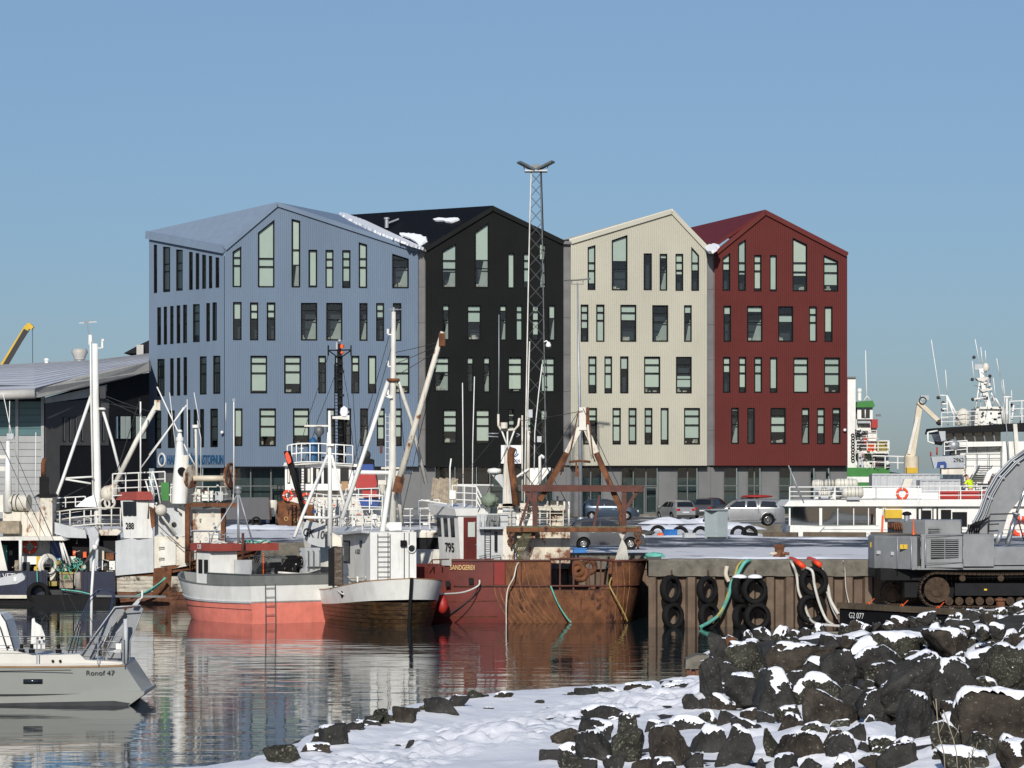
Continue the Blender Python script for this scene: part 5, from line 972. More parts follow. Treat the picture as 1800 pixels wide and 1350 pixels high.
# mast, tripod legs, boom
d = 149.6
MB().tube([W(690, 940, d), W(690, 800, d), W(691, 660, d), W(692, 548, d)], .19, 14, .09).obj('mast', 'white_worn', wb)
TB(wb, 'mast_leg', 'white_paint', d, .10, [(601, 912, -1.2), (683, 668, 0)]); TB(wb, 'mast_leg', 'white_worn', d, .085, [(749, 850, 1.5), (722, 735, 1), (699, 668, 0)])
TB(wb, 'mast_leg', 'white_paint', d, .13, [(672, 938, -1), (688, 828, 0)]); TB(wb, 'mast_leg', 'white_worn', d, .10, [(706, 920, .3), (697, 832, 0)])
TB(wb, 'crosstree', 'white_paint', d, .10, [(622, 830, -.7), (690, 831, 0), (724, 830, .4)]); TB(wb, 'crosstree', 'white_worn', d, .06, [(670, 823, 0), (714, 823, 0)])
MB().tube([W(700, 850, d - .8), W(740, 712, d - .9), W(778, 583, d - 1)], .15, 10, .10).obj('boom', 'white_rusty', wb); m = MB(); m.box(W(777, 597, d - 1), (.28, .3, .55)); m.obj('boom_block', 'rust', wb); m = MB(); m.beam(W(697, 866, d - .8), W(704, 838, d - .8), .4, .35); m.obj('boom_heel', 'rust', wb)
MB().torus(W(691, 668, d), .22, .08, (0, 0, 1), 14, 6).obj('mast_band', 'rust', wb)
m = MB(); m.tube([W(684, 544, d), W(700, 544, d)], .03, 5); m.tube([W(678, 546, d - .2), W(706, 544, d + .2)], .025, 5); m.cyl(W(692, 552, d), .05, .3, 8); m.obj('wind_vane', 'galv', wb)
for y_, s_ in ((588, -1), (644, -1), (695, -1)): m = MB(); m.beam(W(691, y_, d), W(691 + 9 * s_, y_, d), .05, .05); m.cyl(W(691 + 9 * s_, y_ - 1, d), .06, .22, 8); m.obj('lamp_bracket', 'white_paint', wb)
m = MB(); m.prism([W(676, 696, d - .3), W(690, 697, d - .3), W(690, 700, d - .3), W(684, 700, d - .3)], (0, .4, 0)); m.obj('lamp_shelf', 'white_paint', wb)
m = MB(); m.box(W(672, 848, d - .4), (.35, .35, .2)); m.lathe(W(672, 868, d - .4), [(.05, 0), (.16, .35), (.18, .5)], 10); m.obj('loudhailer', 'cream_plastic', wb)
m = MB(); m.box(W(695, 925, d - 2.0), (.55, .5, .34)); m.ball(W(684, 925, d - 2.0), .16, 10); m.obj('winch_box', 'white_paint', wb)
wires('stay', '', d, .014, [(691, 600), (600, 912, -1)], [(692, 620), (776, 600, -1)], [(693, 640), (776, 604, -1)], [(697, 660), (775, 612, -1)], [(700, 665), (714, 830, .4)], [(776, 600, -1), (718, 800, 0), (700, 835, 0)], [(692, 560), (640, 745), (612, 850)], [(778, 600, -1), (742, 745), (706, 905)], parent=wb)
ladder(wb, 'mast_ladder', 'white_paint', W(681, 880, d - .1), W(681, 727, d), .16, 14, r=.012); m = MB(); m.box(W(670, 790, d - .3), (.12, .12, .35)); m.obj('pulley_block', 'rust_red', wb)

# ---------- GK 100 lying behind
g = Fr(((650 - 900) / FOC * 159.5, 159.5), 180)
gk = thing('white_longliner', 'white longliner lettered GK 100 on its bow, lying behind the wooden boat', 'fishing boat', g(0, 0, 0))
H = Hull(gk, g, [(-4.2, 1.9, 3.0, -4.0, 1.5), (-2, 2.2, 3.0, -2, 1.9), (.5, 2.1, 3.4, .5, 1.7), (2.0, 1.5, 3.85, 1.5, 1.0), (2.9, .6, 4.15, 2.1, .3), (3.25, .03, 4.25, 2.4, .02)], p=1.0)
H.band('lower_hull', 'dark_grey', -.4, 2.2); H.band('topsides', 'white_worn', 2.2, ('f', 1.0)); H.deck('light_grey_paint', .5).obj('gunwale', 'white_paint', gk)
PG(gk, 'bow_plate', 'light_grey_paint', [(530, 938), (533, 928), (539, 914), (545, 916), (566, 921), (572, 917), (571, 962), (560, 961), (548, 957), (538, 951)], 156.8, .15)
text('GK 100', .52, 'letter_black', gk, face(W(555, 939, 156.76), (0, -1, 0)) @ Matrix.Rotation(R(-9), 4, 'Z'), sx=.72, font_bold=True)
BX(gk, 'foredeck_house', 'white_worn', 603, 932, 770, 948, 158.2, 1.2); BX(gk, 'side_opening', 'black_paint', 722, 945, 772, 978, 158.0, .3); BX(gk, 'side_band', 'white_rusty', 722, 936, 774, 945, 157.9, .4)
rail([W(603, 932, 158), W(772, 930, 158)], .95, .45, 3, .03).obj('railing', 'white_paint', gk); rail([W(608, 888, 160), W(675, 886, 160), W(680, 892, 158.5)], .75, .6, 2, .025).obj('railing', 'white_paint', gk)
rail([W(735, 907, 157.6), W(772, 905, 157.6)], .7, .8, 2, .03).obj('railing', 'white_paint', gk)
for i, (x, y, w_i, h_i) in enumerate(((618, 925, 9, 10), (632, 920, 12, 8), (640, 929, 14, 7), (655, 918, 7, 14), (664, 926, 9, 9), (590, 905, 8, 14), (600, 897, 7, 20), (611, 892, 6, 26), (596, 930, 8, 20), (742, 925, 14, 6), (752, 915, 18, 9))): BX(gk, 'deck_gear', ('white_paint', 'white_worn', 'galv')[i % 3], x, y - h_i, x + w_i, y, 159 - (i % 3) * .3, .4)
for x in (583, 592, 601, 610): TB(gk, 'stanchion', 'white_worn', 159, .05, [(x, 925), (x + 1, 878)])
d = 156.2
MB().tube([W(580, 960, d), W(580, 860, d), W(579, 722, d)], .13, 10, .07).obj('mast', 'white_paint', gk); TB(gk, 'mast_leg', 'white_paint', d, .08, [(576, 800), (533, 903, -1), (517, 945, -1.4)]); TB(gk, 'mast_leg', 'white_paint', d, .07, [(583, 800), (606, 890, 1), (608, 908, 1)])
TB(gk, 'crossbar', 'white_paint', d, .08, [(531, 909, -1), (580, 911), (608, 906, 1)]); BX(gk, 'yard', 'white_paint', 574, 780, 587, 784, d - .2, .3); TB(gk, 'aerial', 'white_paint', d, .02, [(576, 760), (574, 800)])
wires('stay', '', d, .012, [(578, 790), (560, 840), (548, 905)], [(583, 900), (625, 850, 2)], parent=gk)
clutter(gk, 603, 900, 770, 934, 158.8, 34, 1); clutter(cb, 440, 968, 530, 1005, 150.6, 12, 2, ('black_paint', 'dark_grey', 'galv', 'rust')); clutter(wb, 590, 925, 735, 938, 150, 8, 3)
# ---------- wreck-red trawler 795
J = Fr(((938 - 900) / FOC * 150, 152.2), 180)
tr = thing('red_trawler', 'red and rusty steel trawler numbered 795 with a gallows frame over its stern', 'trawler', J(0, 0, 0))
ST = [(-5.05, .9, 2.75, -4.3, .15), (-4.75, 1.8, 2.72, -4.2, .8), (-4.2, 2.5, 2.72, -3.9, 1.6), (-3.3, 2.75, 2.72, -3.2, 2.2), (-.8, 2.8, 2.72, -.8, 2.45), (1.6, 2.8, 2.72, 1.6, 2.5), (3.7, 2.7, 2.80, 3.7, 2.3), (5.2, 2.3, 2.85, 5.0, 1.7), (6.8, 1.3, 2.95, 6.3, .7), (7.8, .03, 3.1, 7.0, .02)]
H = Hull(tr, J, ST, n=5, p=.5)
def hseg(nm, mt, a0, a1, zt, **k):
    SS = [S for S in H.S if a0 - .01 <= S[0] <= a1 + .01]
    # exact ends
    arr = np.array(H.S); aa = arr[:, 0]
    def at(a): return [float(np.interp(a, aa, arr[:, j])) for j in range(5)]
    SS = [at(a0)] + [S for S in H.S if a0 + .02 < S[0] < a1 - .02] + [at(a1)]
    for sd in (-1, 1):
        mb = MB()
        mb.grid([[H.pt(S, -.4 + (zt + .4) * j / 8, sd) for S in SS] for j in range(9)])
        mb.grid([[H.pt(S, zt, sd) for S in SS], [H.pt(S, zt, sd, -.12) for S in SS], [H.pt(S, 1.3, sd, -.12) for S in SS]], smooth=False)
        if sd < 0: mb.obj(nm, mt, tr)
    for S in ((SS[0],) if k.get('endcap') else ()): mb.grid([[H.pt(S, -.4 + (zt + .4) * j / 8, sd) for sd in (-1, 1)] for j in range(9)], smooth=False)
    return mb.obj(nm, mt, tr)
hseg('stern_plating', 'rust', -5.05, -3.45, 2.68, endcap=True); hseg('side_opening', 'rust', -3.45, -.75, 1.42); hseg('quarter_plating', 'rust', -.75, 1.25, 2.70); hseg('quarter_red', 'red_hull', 1.25, 1.75, 2.71); hseg('forward_plating', 'red_hull', 1.75, 3.6, 2.80); hseg('bow_plating', 'red_hull', 3.6, 7.8, 2.45)
m = MB(); m.grid([[H.pt(S, 1.3, sd, -.05) for S in H.S] for sd in (-1, 1)], smooth=False); m.obj('deck', 'rust', tr)
arr = np.array(H.S); at = lambda a: [float(np.interp(a, arr[:, 0], arr[:, j])) for j in range(5)]
hp = lambda a, z, o=.02, sd=1: H.pt(at(a), z, sd, o)
m = MB(); m.tube([hp(a, 1.62 + .0 * a, .03) for a in np.linspace(-4.98, 3.5, 40)], .045, 6); m.obj('rubbing_strake', 'rust_red', tr); m = MB(); m.tube([hp(a, 2.72, .03) for a in np.linspace(-4.98, -3.45, 12)], .05, 5); m.tube([hp(a, 2.73, .03) for a in np.linspace(-.75, 3.6, 24)], .05, 5); m.tube([J(-3.5, 2.75, 2.72), J(-2.1, 2.8, 2.82), J(-.7, 2.8, 2.78)], .06, 6); m.obj('cap_rail', 'rust_red', tr)
MB().grid([[hp(a, z, .012) for a in np.linspace(1.22, 1.72, 5)] for z in (1.68, 2.2, 2.66)]).obj('red_patch', 'red_patch_paint', tr)
M_('guard_rust', (.21, .095, .045), .85, var=.4, scale=3, rust=.3)
for i in range(8):                                   # curved half-round guards sweeping down the quarter
    m = MB(); a0 = 1.7 - i * .22; m.tube([hp(a0 - .9 * (t ** 1.7) - .05 * i * t, 1.55 - 1.75 * t, .03) for t in np.linspace(0, 1, 12)], .04, 5); m.obj('side_guard', 'guard_rust', tr)
for i, (a, b) in enumerate(((-.2, -.9), (.1, -.5), (.45, -.1), (.75, .4), (-3.6, -3.9), (-3.9, -4.3), (-4.2, -4.5))):
    m = MB(); m.tube([hp(a, 2.65, .03), hp((a + b) / 2, 1.6, .03), hp(b + (.2 if a < -3 else -.5), .1, .03)], .032, 5); m.obj('side_guard', 'guard_rust', tr)
for a in (-1.15, -1.75, -2.45, -2.95): m = MB(); m.beam(hp(a, 1.2, -.02), J(a, 2.72, 2.75), .07, .07); m.obj('bulwark_stay', 'rust_red', tr)
for a in (-.75, 1.25, 1.75, -3.45, .55): m = MB(); m.tube([hp(a, z, .015) for z in (2.68, 2.2, 1.65)], .02, 4); m.obj('plate_seam', 'rust_red', tr)
m = MB(); m.tube([hp(a, 1.0 - .02 * a, .015) for a in np.linspace(1.6, 4.9, 20)], .015, 4); m.tube([hp(a, .28, .015) for a in np.linspace(1.6, 4.9, 20)], .02, 4); m.obj('weld_line', 'rust', tr)
text('SANDGERÐI', .30, 'letter_gold', tr, face(J(3.12, 2.79, 2.42), (0, -1, 0)), sx=.66, font_bold=True)
TB(tr, 'bow_rail', 'rust_red', 149, .03, [(752, 995), (760, 984), (790, 983)], [(760, 984), (760, 996)], [(775, 984), (775, 996)])
for px, py in ((828, 1021), (787, 1026)): m = MB(); q = W(px, py, 149.3); m.box(q, (.2, .1, .25)); m.obj('fairlead', 'black_paint', tr)
MB().prism([W(726, 1100, 149.8), W(728, 1040, 149.8), W(740, 1030, 149.8), W(786, 1060, 149.6), W(788, 1096, 149.6)], (0, .1, 0)).obj('bow_shadow_plate', 'black_paint', tr) if False else None
# wheelhouse 795
K = Fr((W(810, 990, 150.2).x, 150.2), math.degrees(math.atan2(-.43, -.9)))      # nearest corner at the origin, heading to the left
kn = (K(1, 0, 0) - K(0, 0, 0)).normalized(); kp = (K(0, 1, 0) - K(0, 0, 0)).normalized()
m = MB(); m.hexa([K(0, 0, 2.45), K(0, -2.2, 2.45), K(-1.05, -2.2, 2.45), K(-1.05, 0, 2.45), K(.14, 0, 4.72), K(.14, -2.3, 4.72), K(-1.05, -2.3, 4.72), K(-1.05, 0, 4.72)]); m.obj('wheelhouse', 'hull_white', tr)
for i in range(3): m = MB(); b = -.42 - i * .72; o = kn * .145; m.hexa([K(0, b, 3.72) + kn * .08, K(0, b - .42, 3.72) + kn * .08, K(0, b - .42, 3.72) + kn * .05, K(0, b, 3.72) + kn * .05, K(0, b, 4.58) + kn * .15, K(0, b - .42, 4.58) + kn * .15, K(0, b - .42, 4.58) + kn * .1, K(0, b, 4.58) + kn * .1]); m.obj('window', 'glass_dark', tr)
text('795', .56, 'letter_black', tr, face(K(.085, -1.0, 3.25), kn + zz * -.06), sx=1.2, font_bold=True)
m = MB(); m.hexa([K(.25, .08, 4.68), K(.3, -2.5, 4.72), K(-1.3, -2.5, 4.72), K(-1.3, .08, 4.68), K(.35, .12, 5.0), K(.45, -2.6, 5.2), K(-1.3, -2.6, 5.2), K(-1.3, .12, 5.0)]); m.obj('roof', 'white_paint', tr)
m = MB(); m.hexa([K(-.12, .02, 2.5), K(-.85, .02, 2.5), K(-.85, .05, 2.5), K(-.12, .05, 2.5), K(-.12, .02, 4.62), K(-.85, .02, 4.62), K(-.85, .05, 4.62), K(-.12, .05, 4.62)]); dr = m.obj('door', 'red_hull', tr); MB().hexa([K(-.32, .055, 3.75), K(-.66, .055, 3.75), K(-.66, .06, 3.75), K(-.32, .06, 3.75), K(-.32, .055, 4.4), K(-.66, .055, 4.4), K(-.66, .06, 4.4), K(-.32, .06, 4.4)]).obj('door_window', 'blind_a', dr); MB().box(K(-.72, .09, 3.4), (.14, .05, .04), K.ang).obj('handle', 'chrome', dr)
m = MB(); m.beam(K(-1.0, .04, 2.5), K(-1.0, .04, 4.7), .2, .06); m.obj('corner_post', 'white_rusty', tr)
BX(tr, 'aft_house', 'light_grey_paint', 838, 903, 893, 992, 150.4, 1.6); BX(tr, 'aft_house_post', 'white_rusty', 884, 930, 903, 992, 150.0, .5)
ladder(tr, 'ladder', 'dark_grey', W(857, 986, 150.2), W(857, 930, 150.2), .24, 7, r=.018); TB(tr, 'grab_frame', 'dark_grey', 150.2, .018, [(842, 978), (855, 976)], [(864, 978), (880, 976), (880, 984)]); BX(tr, 'hose_reel', 'black_paint', 869, 935, 874, 968, 150.2, .15)
PG(tr, 'house_platform', 'galv', [(842, 926), (884, 926), (884, 930), (842, 930)], 149.8, .9); BX(tr, 'winch_stand', 'galv_dark', 855, 905, 878, 926, 150.0, .5)
for x in range(844, 884, 8): TB(tr, 'platform_stanchion', 'galv', 149.8, .015, [(x, 926), (x, 905)])
lump_ = MB(); bm = bmesh.new(); bmesh.ops.create_icosphere(bm, subdivisions=3, radius=1); q = W(861, 876, 150.2)
lump_.add([(q.x + v.co.x * .36 * (1 + .45 * mnoise.noise(v.co * 2)), q.y + v.co.y * .3, q.z - .08 + v.co.z * .30 * (1 + .6 * mnoise.noise(v.co * 2.5))) for v in bm.verts], [tuple(v.index for v in f.verts) for f in bm.faces], True); bm.free(); lump_.obj('green_cover', 'tarp_green', tr)
d = 150.6
m = rail([W(795, 890, d), W(838, 892, d)], .92, .7, 3, .03); m.tube([W(838, 869, d), W(853, 900, d)], .035, 5); m.tube([W(838, 857, d), W(858, 898, d)], .035, 5); m.tube([W(838, 880, d), W(850, 902, d)], .03, 5); m.tube([W(800, 852, d), W(867, 853, d)], .03, 5); m.tube([W(740, 879, d), W(785, 886, d)], .035, 5); m.obj('railing', 'white_paint', tr)
BX(tr, 'flag_locker', 'white_paint', 790, 862, 801, 877, d - .1, .15)
TB(tr, 'whip_aerial', 'white_paint', d, .022, [(814, 895), (814, 790), (813, 673)]); TB(tr, 'whip_aerial', 'white_paint', d, .022, [(830, 890), (831, 780), (834, 662)]); TB(tr, 'whip_aerial', 'white_paint', d, .035, [(791, 890), (791, 822), (793, 806)])
TB(tr, 'whip_aerial', 'galv', d, .022, [(876, 728), (877, 640), (877, 553)]); TB(tr, 'whip_aerial', 'white_worn', d, .03, [(926, 860), (928, 700), (931, 600)]); TB(tr, 'whip_aerial', 'white_paint', d, .025, [(939, 825), (940, 760), (947, 690), (953, 640)])
TB(tr, 'antenna_yoke', 'white_rusty', d, .055, [(876, 728), (876, 748), (880, 755), (892, 756), (905, 755), (911, 748), (913, 735)]); TB(tr, 'yoke_leg', 'white_paint', d, .04, [(882, 757), (891, 782)], [(904, 757), (895, 782)], [(892, 757), (892, 800)])
TB(tr, 'radar_bar', 'galv', d - .3, .03, [(858, 762), (858, 767), (876, 768)], [(858, 762), (876, 762)], [(908, 762), (914, 764), (908, 768)]); m = MB(); m.cyl(W(886, 753, d - .2), .16, .26, 12); m.obj('radar_motor', 'white_rusty', tr)
PG(tr, 'mast_column', 'light_grey_paint', [(882, 990), (884, 860), (887, 782), (898, 782), (905, 860), (908, 990)], d, .55); PG(tr, 'mast_column_edge', 'white_rusty', [(888, 885), (886, 800), (889, 785), (892, 785), (893, 840), (897, 885)], d - .08, .1)
PG(tr, 'radar_platform', 'light_grey_paint', [(862, 832), (884, 834), (884, 858), (878, 850)], d - .1, .7); MB().lathe(W(869, 832, d), [(.01, 0), (.28, 0), (.32, .1), (.28, .2), (.01, .24)], 16).obj('radar_dome', 'white_paint', tr)
PG(tr, 'light_platform', 'white_paint', [(930, 823), (968, 822), (968, 826), (950, 848), (948, 880), (931, 880)], d, .7)
TB(tr, 'mast_brace', 'white_paint', d - .1, .06, [(903, 842), (930, 824)]); TB(tr, 'swan_neck', 'white_paint', d - .2, .07, [(949, 850), (949, 803), (952, 801), (955, 803), (955, 806)]); TB(tr, 'tall_pole', 'white_rusty', d, .06, [(929, 905), (929, 775), (930, 757)]); TB(tr, 'mast_pole', 'white_rusty', d + .3, .04, [(918, 880), (918, 730)])
MB().tube([W(907, 888, d - .5), W(903, 850, d - .5), W(898, 812, d - .5), W(898, 797, d - .5), W(902, 787, d - .5)], .16, 12).obj('exhaust_stack', 'rust', tr)
BX(tr, 'funnel_casing', 'white_paint', 875, 888, 940, 935, d + .2, 1.6); BX(tr, 'engine_casing', 'white_rust_heavy', 900, 930, 1002, 990, 151.2, 1.6)
PG(tr, 'casing_top', 'white_rusty', [(868, 886), (942, 884), (990, 893), (990, 899), (868, 892)], d, 1.6); BX(tr, 'casing_block', 'white_rust_heavy', 968, 880, 990, 925, d + .4, .8)
for x, y0, y1 in ((962, 878, 925), (980, 872, 900), (992, 877, 905), (1000, 880, 925), (949, 885, 925), (915, 893, 925)): TB(tr, 'vent_pipe', 'white_worn', d + .1, .05, [(x, y1), (x, y0)])
m = rail([W(875, 925, d - .4), W(990, 925, d - .4)], .85, .55, 3, .025); m.obj('casing_rail', 'white_rusty', tr)
# gallows
g0 = 149.9; bm_ = lambda a, b, w__, h__, mt='rust_red', dd=0, nm='gallows_beam': MB().beam(W(*a, g0 + dd), W(*b, g0 + dd), w__, h__).obj(nm, mt, tr)
bm_((918, 858), (1130, 859), .3, .29); bm_((940, 860), (940, 936), .2, .2, nm='gallows_post'); bm_((1097, 860), (1097, 938), .2, .2, nm='gallows_post'); bm_((924, 864), (943, 892), .12, .14, nm='gallows_brace'); bm_((1120, 864), (1100, 894), .12, .14, nm='gallows_brace'); bm_((933, 866), (914, 924), .12, .14, nm='gallows_brace'); bm_((1054, 870), (1044, 925), .1, .1, nm='gallows_brace')
bm_((890, 930), (1127, 930), .3, .26, 'mossy_wood', nm='trawl_beam'); bm_((890, 931), (1128, 931), .32, .18, 'rust', -.01, 'trawl_beam_lip')
MB().lathe(W(1014, 800, g0), [(.07, 0), (.07, .01)], 6).obj('pin', 'rust', tr)
for s_, x0, x1, x2 in ((-1, 1019, 962, 944), (1, 1029, 1068, 1098)):
    MB().beam(W(x0, 752, g0 + .5), W(x0 + s_ * (24 if s_ > 0 else 28) * .8, 796, g0 + .5), .26, .24).obj('a_frame_head', 'white_rusty', tr)
    a_ = W(x0 + s_ * (24 if s_ > 0 else 28) * .8, 796, g0 + .5); MB().beam(a_, W(x2 - (2 if s_ > 0 else -4), 905 if s_ > 0 else 880, g0 + .2), .22, .22).obj('a_frame_leg', 'rust', tr)
BX(tr, 'a_frame_cap', 'white_worn', 1018, 716, 1030, 756, g0 + .3, .4); BX(tr, 'a_frame_block', 'rust', 1030, 716, 1036, 745, g0 + .2, .35); TB(tr, 'a_frame_bar', 'rust', g0 + .4, .06, [(1000, 812), (1019, 810), (1038, 812)])
TB(tr, 'hoist_chain', 'rust', g0 + .3, .045, [(1013, 812), (1014, 836)]); m = MB(); m.box(W(1014, 831, g0 + .3), (.14, .12, .35)); m.obj('hoist_block', 'rust', tr); TB(tr, 'a_frame_stay', 'rust', g0 + .2, .025, [(1017, 722), (1003, 790), (985, 835)], [(1036, 740), (1042, 800), (1046, 812)])
TB(tr, 'a_frame_pipe', 'white_rusty', g0 + .3, .05, [(1033, 745), (1036, 775), (1041, 806)]); TB(tr, 'leg_foot', 'rust', g0 + .3, .09, [(1091, 893), (1092, 935)])
for x in (898, 1121): 
    m = MB()
    for k in range(4): m.torus(W(x, 938 + k * 7, g0 - .1), .12, .05, (1, 0, .2) if k % 2 else (0, 1, 0), 10, 5)
    m.obj('shackle_chain', 'rust', tr)
m = MB()
for k in range(9): m.tube([W(935 - k * 1.4, 934, g0), W(925 - k * 3, 962, g0), W(905 + k * 2, 986, g0)], .02, 4)
m.obj('net_bunch', 'mossy_wood', tr); m = MB()
for k in range(9): m.tube([W(1098 - k * 1.2, 938, g0), W(1095 + (k - 4) * 1.5, 962, g0), W(1093 + (k - 4) * 2.8, 986, g0)], .025, 4)
m.obj('net_bunch', 'white_rope', tr)
for x, y in ((1015, 1000), (1035, 996), (1020, 1008)): m = MB(); m.torus(W(x, y, 152.5), .28, .13, (random.uniform(-.4, .4), 1, 0), 16, 8); m.obj('deck_roller', 'rust', tr)
rp = lambda nm, lb, pts, r_, mt: rope(nm, lb, [W(*p) for p in pts], r_, mt)
rp('mooring_rope', 'grey rope hanging in a loop from the rusty trawler quarter to the water', [(915, 985, 149.6), (908, 995, 149.2), (903, 1015, 148.9), (893, 1035, 148.9), (890, 1060, 148.9), (890, 1095, 148.9), (890, 1103, 149)], .03, 'white_rope')
rp('mooring_rope', 'pale green rope slanting down the side opening of the trawler', [(968, 1030, 149.3), (978, 1055, 149.2), (987, 1072, 149.2), (998, 1088, 149.2), (1004, 1094, 149.2)], .035, 'mint_rope')
rp('mooring_rope', 'yellowish rope slanting over the trawler stern corner', [(1075, 1015, 149.2), (1072, 1030, 149.1), (1085, 1055, 149.1), (1098, 1080, 149.3), (1103, 1092, 149.4)], .03, 'yellow_rope')
rp('mooring_rope', 'grey line from the trawler fairlead sagging to the wooden bow', [(843, 1020, 149.2), (840, 1030, 149), (815, 1041, 148.5), (780, 1044, 147.5), (745, 1043, 146.5)], .04, 'white_rope')
rp('mooring_rope', 'dark line from the trawler side down to the red buoy', [(842, 1030, 149.2), (830, 1050, 149), (810, 1066, 148.7), (788, 1080, 148.6)], .025, 'dark_grey')
rp('mooring_rope', 'pale lines from the hawse hole of the wooden bow to the coral stern', [(614, 1047, 146.8), (600, 1043, 147), (590, 1035, 148), (584, 1028, 149)], .04, 'white_rope')
by = MB(); q = W(778, 1062, 147.5); by.lathe(q, [(.01, -.42), (.17, -.33), (.25, -.12), (.22, .1), (.1, .32), (.05, .4)], 16); tag(recentre(by.obj('red_buoy', 'red_bright')), 'red pear shaped buoy hanging between the wooden bow and the trawler', 'buoy')

clutter(tr, 900, 872, 992, 928, 150.9, 26, 4, ('white_rusty', 'rust', 'white_worn', 'dark_grey', 'white_rust_heavy')); clutter(tr, 975, 990, 1070, 1030, 153, 8, 5, ('rust', 'dark_grey', 'rust_red')); clutter(tr, 842, 905, 884, 925, 149.9, 8, 7)
wires('stay', '', 150.4, .014, [(892, 785), (840, 900)], [(892, 790), (975, 900)], [(913, 740), (1025, 722, -.3)], [(880, 757), (800, 850)], [(1025, 718, -.2), (1090, 858, -.4)], [(1018, 722, -.2), (930, 858, -.4)], [(930, 760), (1000, 890)], parent=tr)
# ---------- rusty white boat 288
d = 170.0; c8 = thing('rusty_white_boat', 'worn white and rusty boat numbered 288 with a small red roofed wheelhouse', 'fishing boat', W(300, 1060, 172))
F8 = Fr((W(300, 1060, 172.4).x, 172.4), 0)
H = Hull(c8, F8, [(-2.75, 2.1, 1.55, -2.7, 1.9), (-1.5, 2.3, 1.62, -1.5, 2.1), (.3, 2.3, 1.85, .1, 1.9), (2, 1.9, 2.15, 1.6, 1.2), (3.6, .9, 2.5, 2.9, .4), (4.4, .03, 2.7, 3.4, .02)], p=1.0)
for i in range(9):
    z0 = -.4 + i * .2; H.band('plank', 'red_planks' if i < 5 else 'old_planks', z0, min(z0 + .18, 1.45), out=.02 if i % 2 else .0)
H.band('sheer_rail', 'rust', ('d', .08), ('d', -.03), out=.05); H.deck('rust', .3).obj('gunwale', 'rust', c8); H.band('steel_patch', 'rust', .5, 1.75, a0=-.9, a1=.5, out=.05, sides=(-1,), close=False)
PG(c8, 'shelter_plate', 'light_grey_paint', [(203, 1012), (203, 951), (232, 946), (270, 944), (270, 1006)], d, .3)
PG(c8, 'deckhouse', 'white_rusty', [(271, 1006), (271, 943), (333, 943), (333, 994)], d + .1, 1.8); PG(c8, 'hatch_door', 'white_worn', [(282, 995), (282, 955), (285, 952), (306, 952), (309, 955), (309, 993)], d - .02, .1)
for y in (962, 981): TB(c8, 'hinge', 'galv_dark', d - .05, .02, [(279, y), (289, y), (289, y + 3), (279, y + 3)])
PG(c8, 'upper_house', 'light_grey_paint', [(272, 943), (272, 893), (313, 893), (320, 900), (320, 943)], d + .6, 1.5); PG(c8, 'house_edge', 'white_worn', [(312, 893), (324, 899), (333, 906), (333, 944), (320, 944), (320, 903), (312, 897)], d + .1, .6); m = MB(); m.cyl(W(306, 922, d + .58), .13, .05, 12, (0, -1, 0)); m.obj('porthole', 'glass_dark', c8)
m = MB(); m.hexa([W(218, 946, d + .35), W(241, 946, d - .2), W(268, 946, d), W(262, 946, d + 1.6), W(212, 880, d + .42), W(241, 880, d - .25), W(271, 880, d), W(262, 880, d + 1.6)]); m.obj('wheelhouse', 'hull_white', c8)
fn8 = (W(241, 946, d - .2) - W(215, 946, d + .38)); fn8 = Vector((fn8.y, -fn8.x, 0)).normalized()
for i in range(3):
    q = W(219.5 + i * 8, 893, d + .25 - i * .18 - .08); t_ = Vector((-fn8.y, fn8.x, 0)); m = MB(); m.hexa([q - t_ * .12 - zz * .38, q + t_ * .12 - zz * .38, q + t_ * .12 - zz * .38 - fn8 * .1, q - t_ * .12 - zz * .38 - fn8 * .1, q - t_ * .14 + zz * .33, q + t_ * .12 + zz * .33, q + t_ * .12 + zz * .33 - fn8 * .1, q - t_ * .14 + zz * .33 - fn8 * .1]); m.obj('window', 'glass_dark', c8)
text('288', .44, 'letter_black', c8, face(W(228, 925, d + .03), fn8), sx=.85, font_bold=True); BX(c8, 'side_window', 'glass_dark', 248, 882, 262, 912, d - .08, .1)
m = MB(); m.hexa([W(203, 879, d + 1.2), W(240, 879, d - .5), W(271, 879, d - .3), W(266, 879, d + 1.8), W(211, 865, d + 1.4), W(240, 864, d - .1), W(266, 864, d), W(262, 864, d + 1.8)]); m.obj('roof', 'oxide_red', c8)
TB(c8, 'gantry_post', 'rust', d - .1, .14, [(330, 990), (330, 885)]); TB(c8, 'gantry_post', 'cream_plastic', d - .1, .17, [(325, 885), (326, 800)], n=10); BX(c8, 'gantry_beam', 'rust', 330, 884, 417, 891, d - .2, .2)
TB(c8, 'net_drum', 'crane_cream', d, .15, [(340, 841), (402, 841)], n=12); m = MB(); m.cyl(W(333, 838, d), .58, .1, 24, (1, -.5, 0)); m.cyl(W(402, 838, d), .66, .12, 24, (1, -.35, 0)); m.obj('drum_flange', 'white_rust_heavy', c8)
m = MB(); m.torus(W(405, 836, d - .1), .6, .06, (1, -.35, 0)); [m.beam(W(405, 836, d - .1), W(405, 836, d - .1) + Vector((.2 * math.cos(a), .5 * math.cos(a), .58 * math.sin(a))), .05, .05) for a in (0, 1.05, 2.1, 3.14, 4.2, 5.2)]; m.obj('drum_spokes', 'rust', c8)
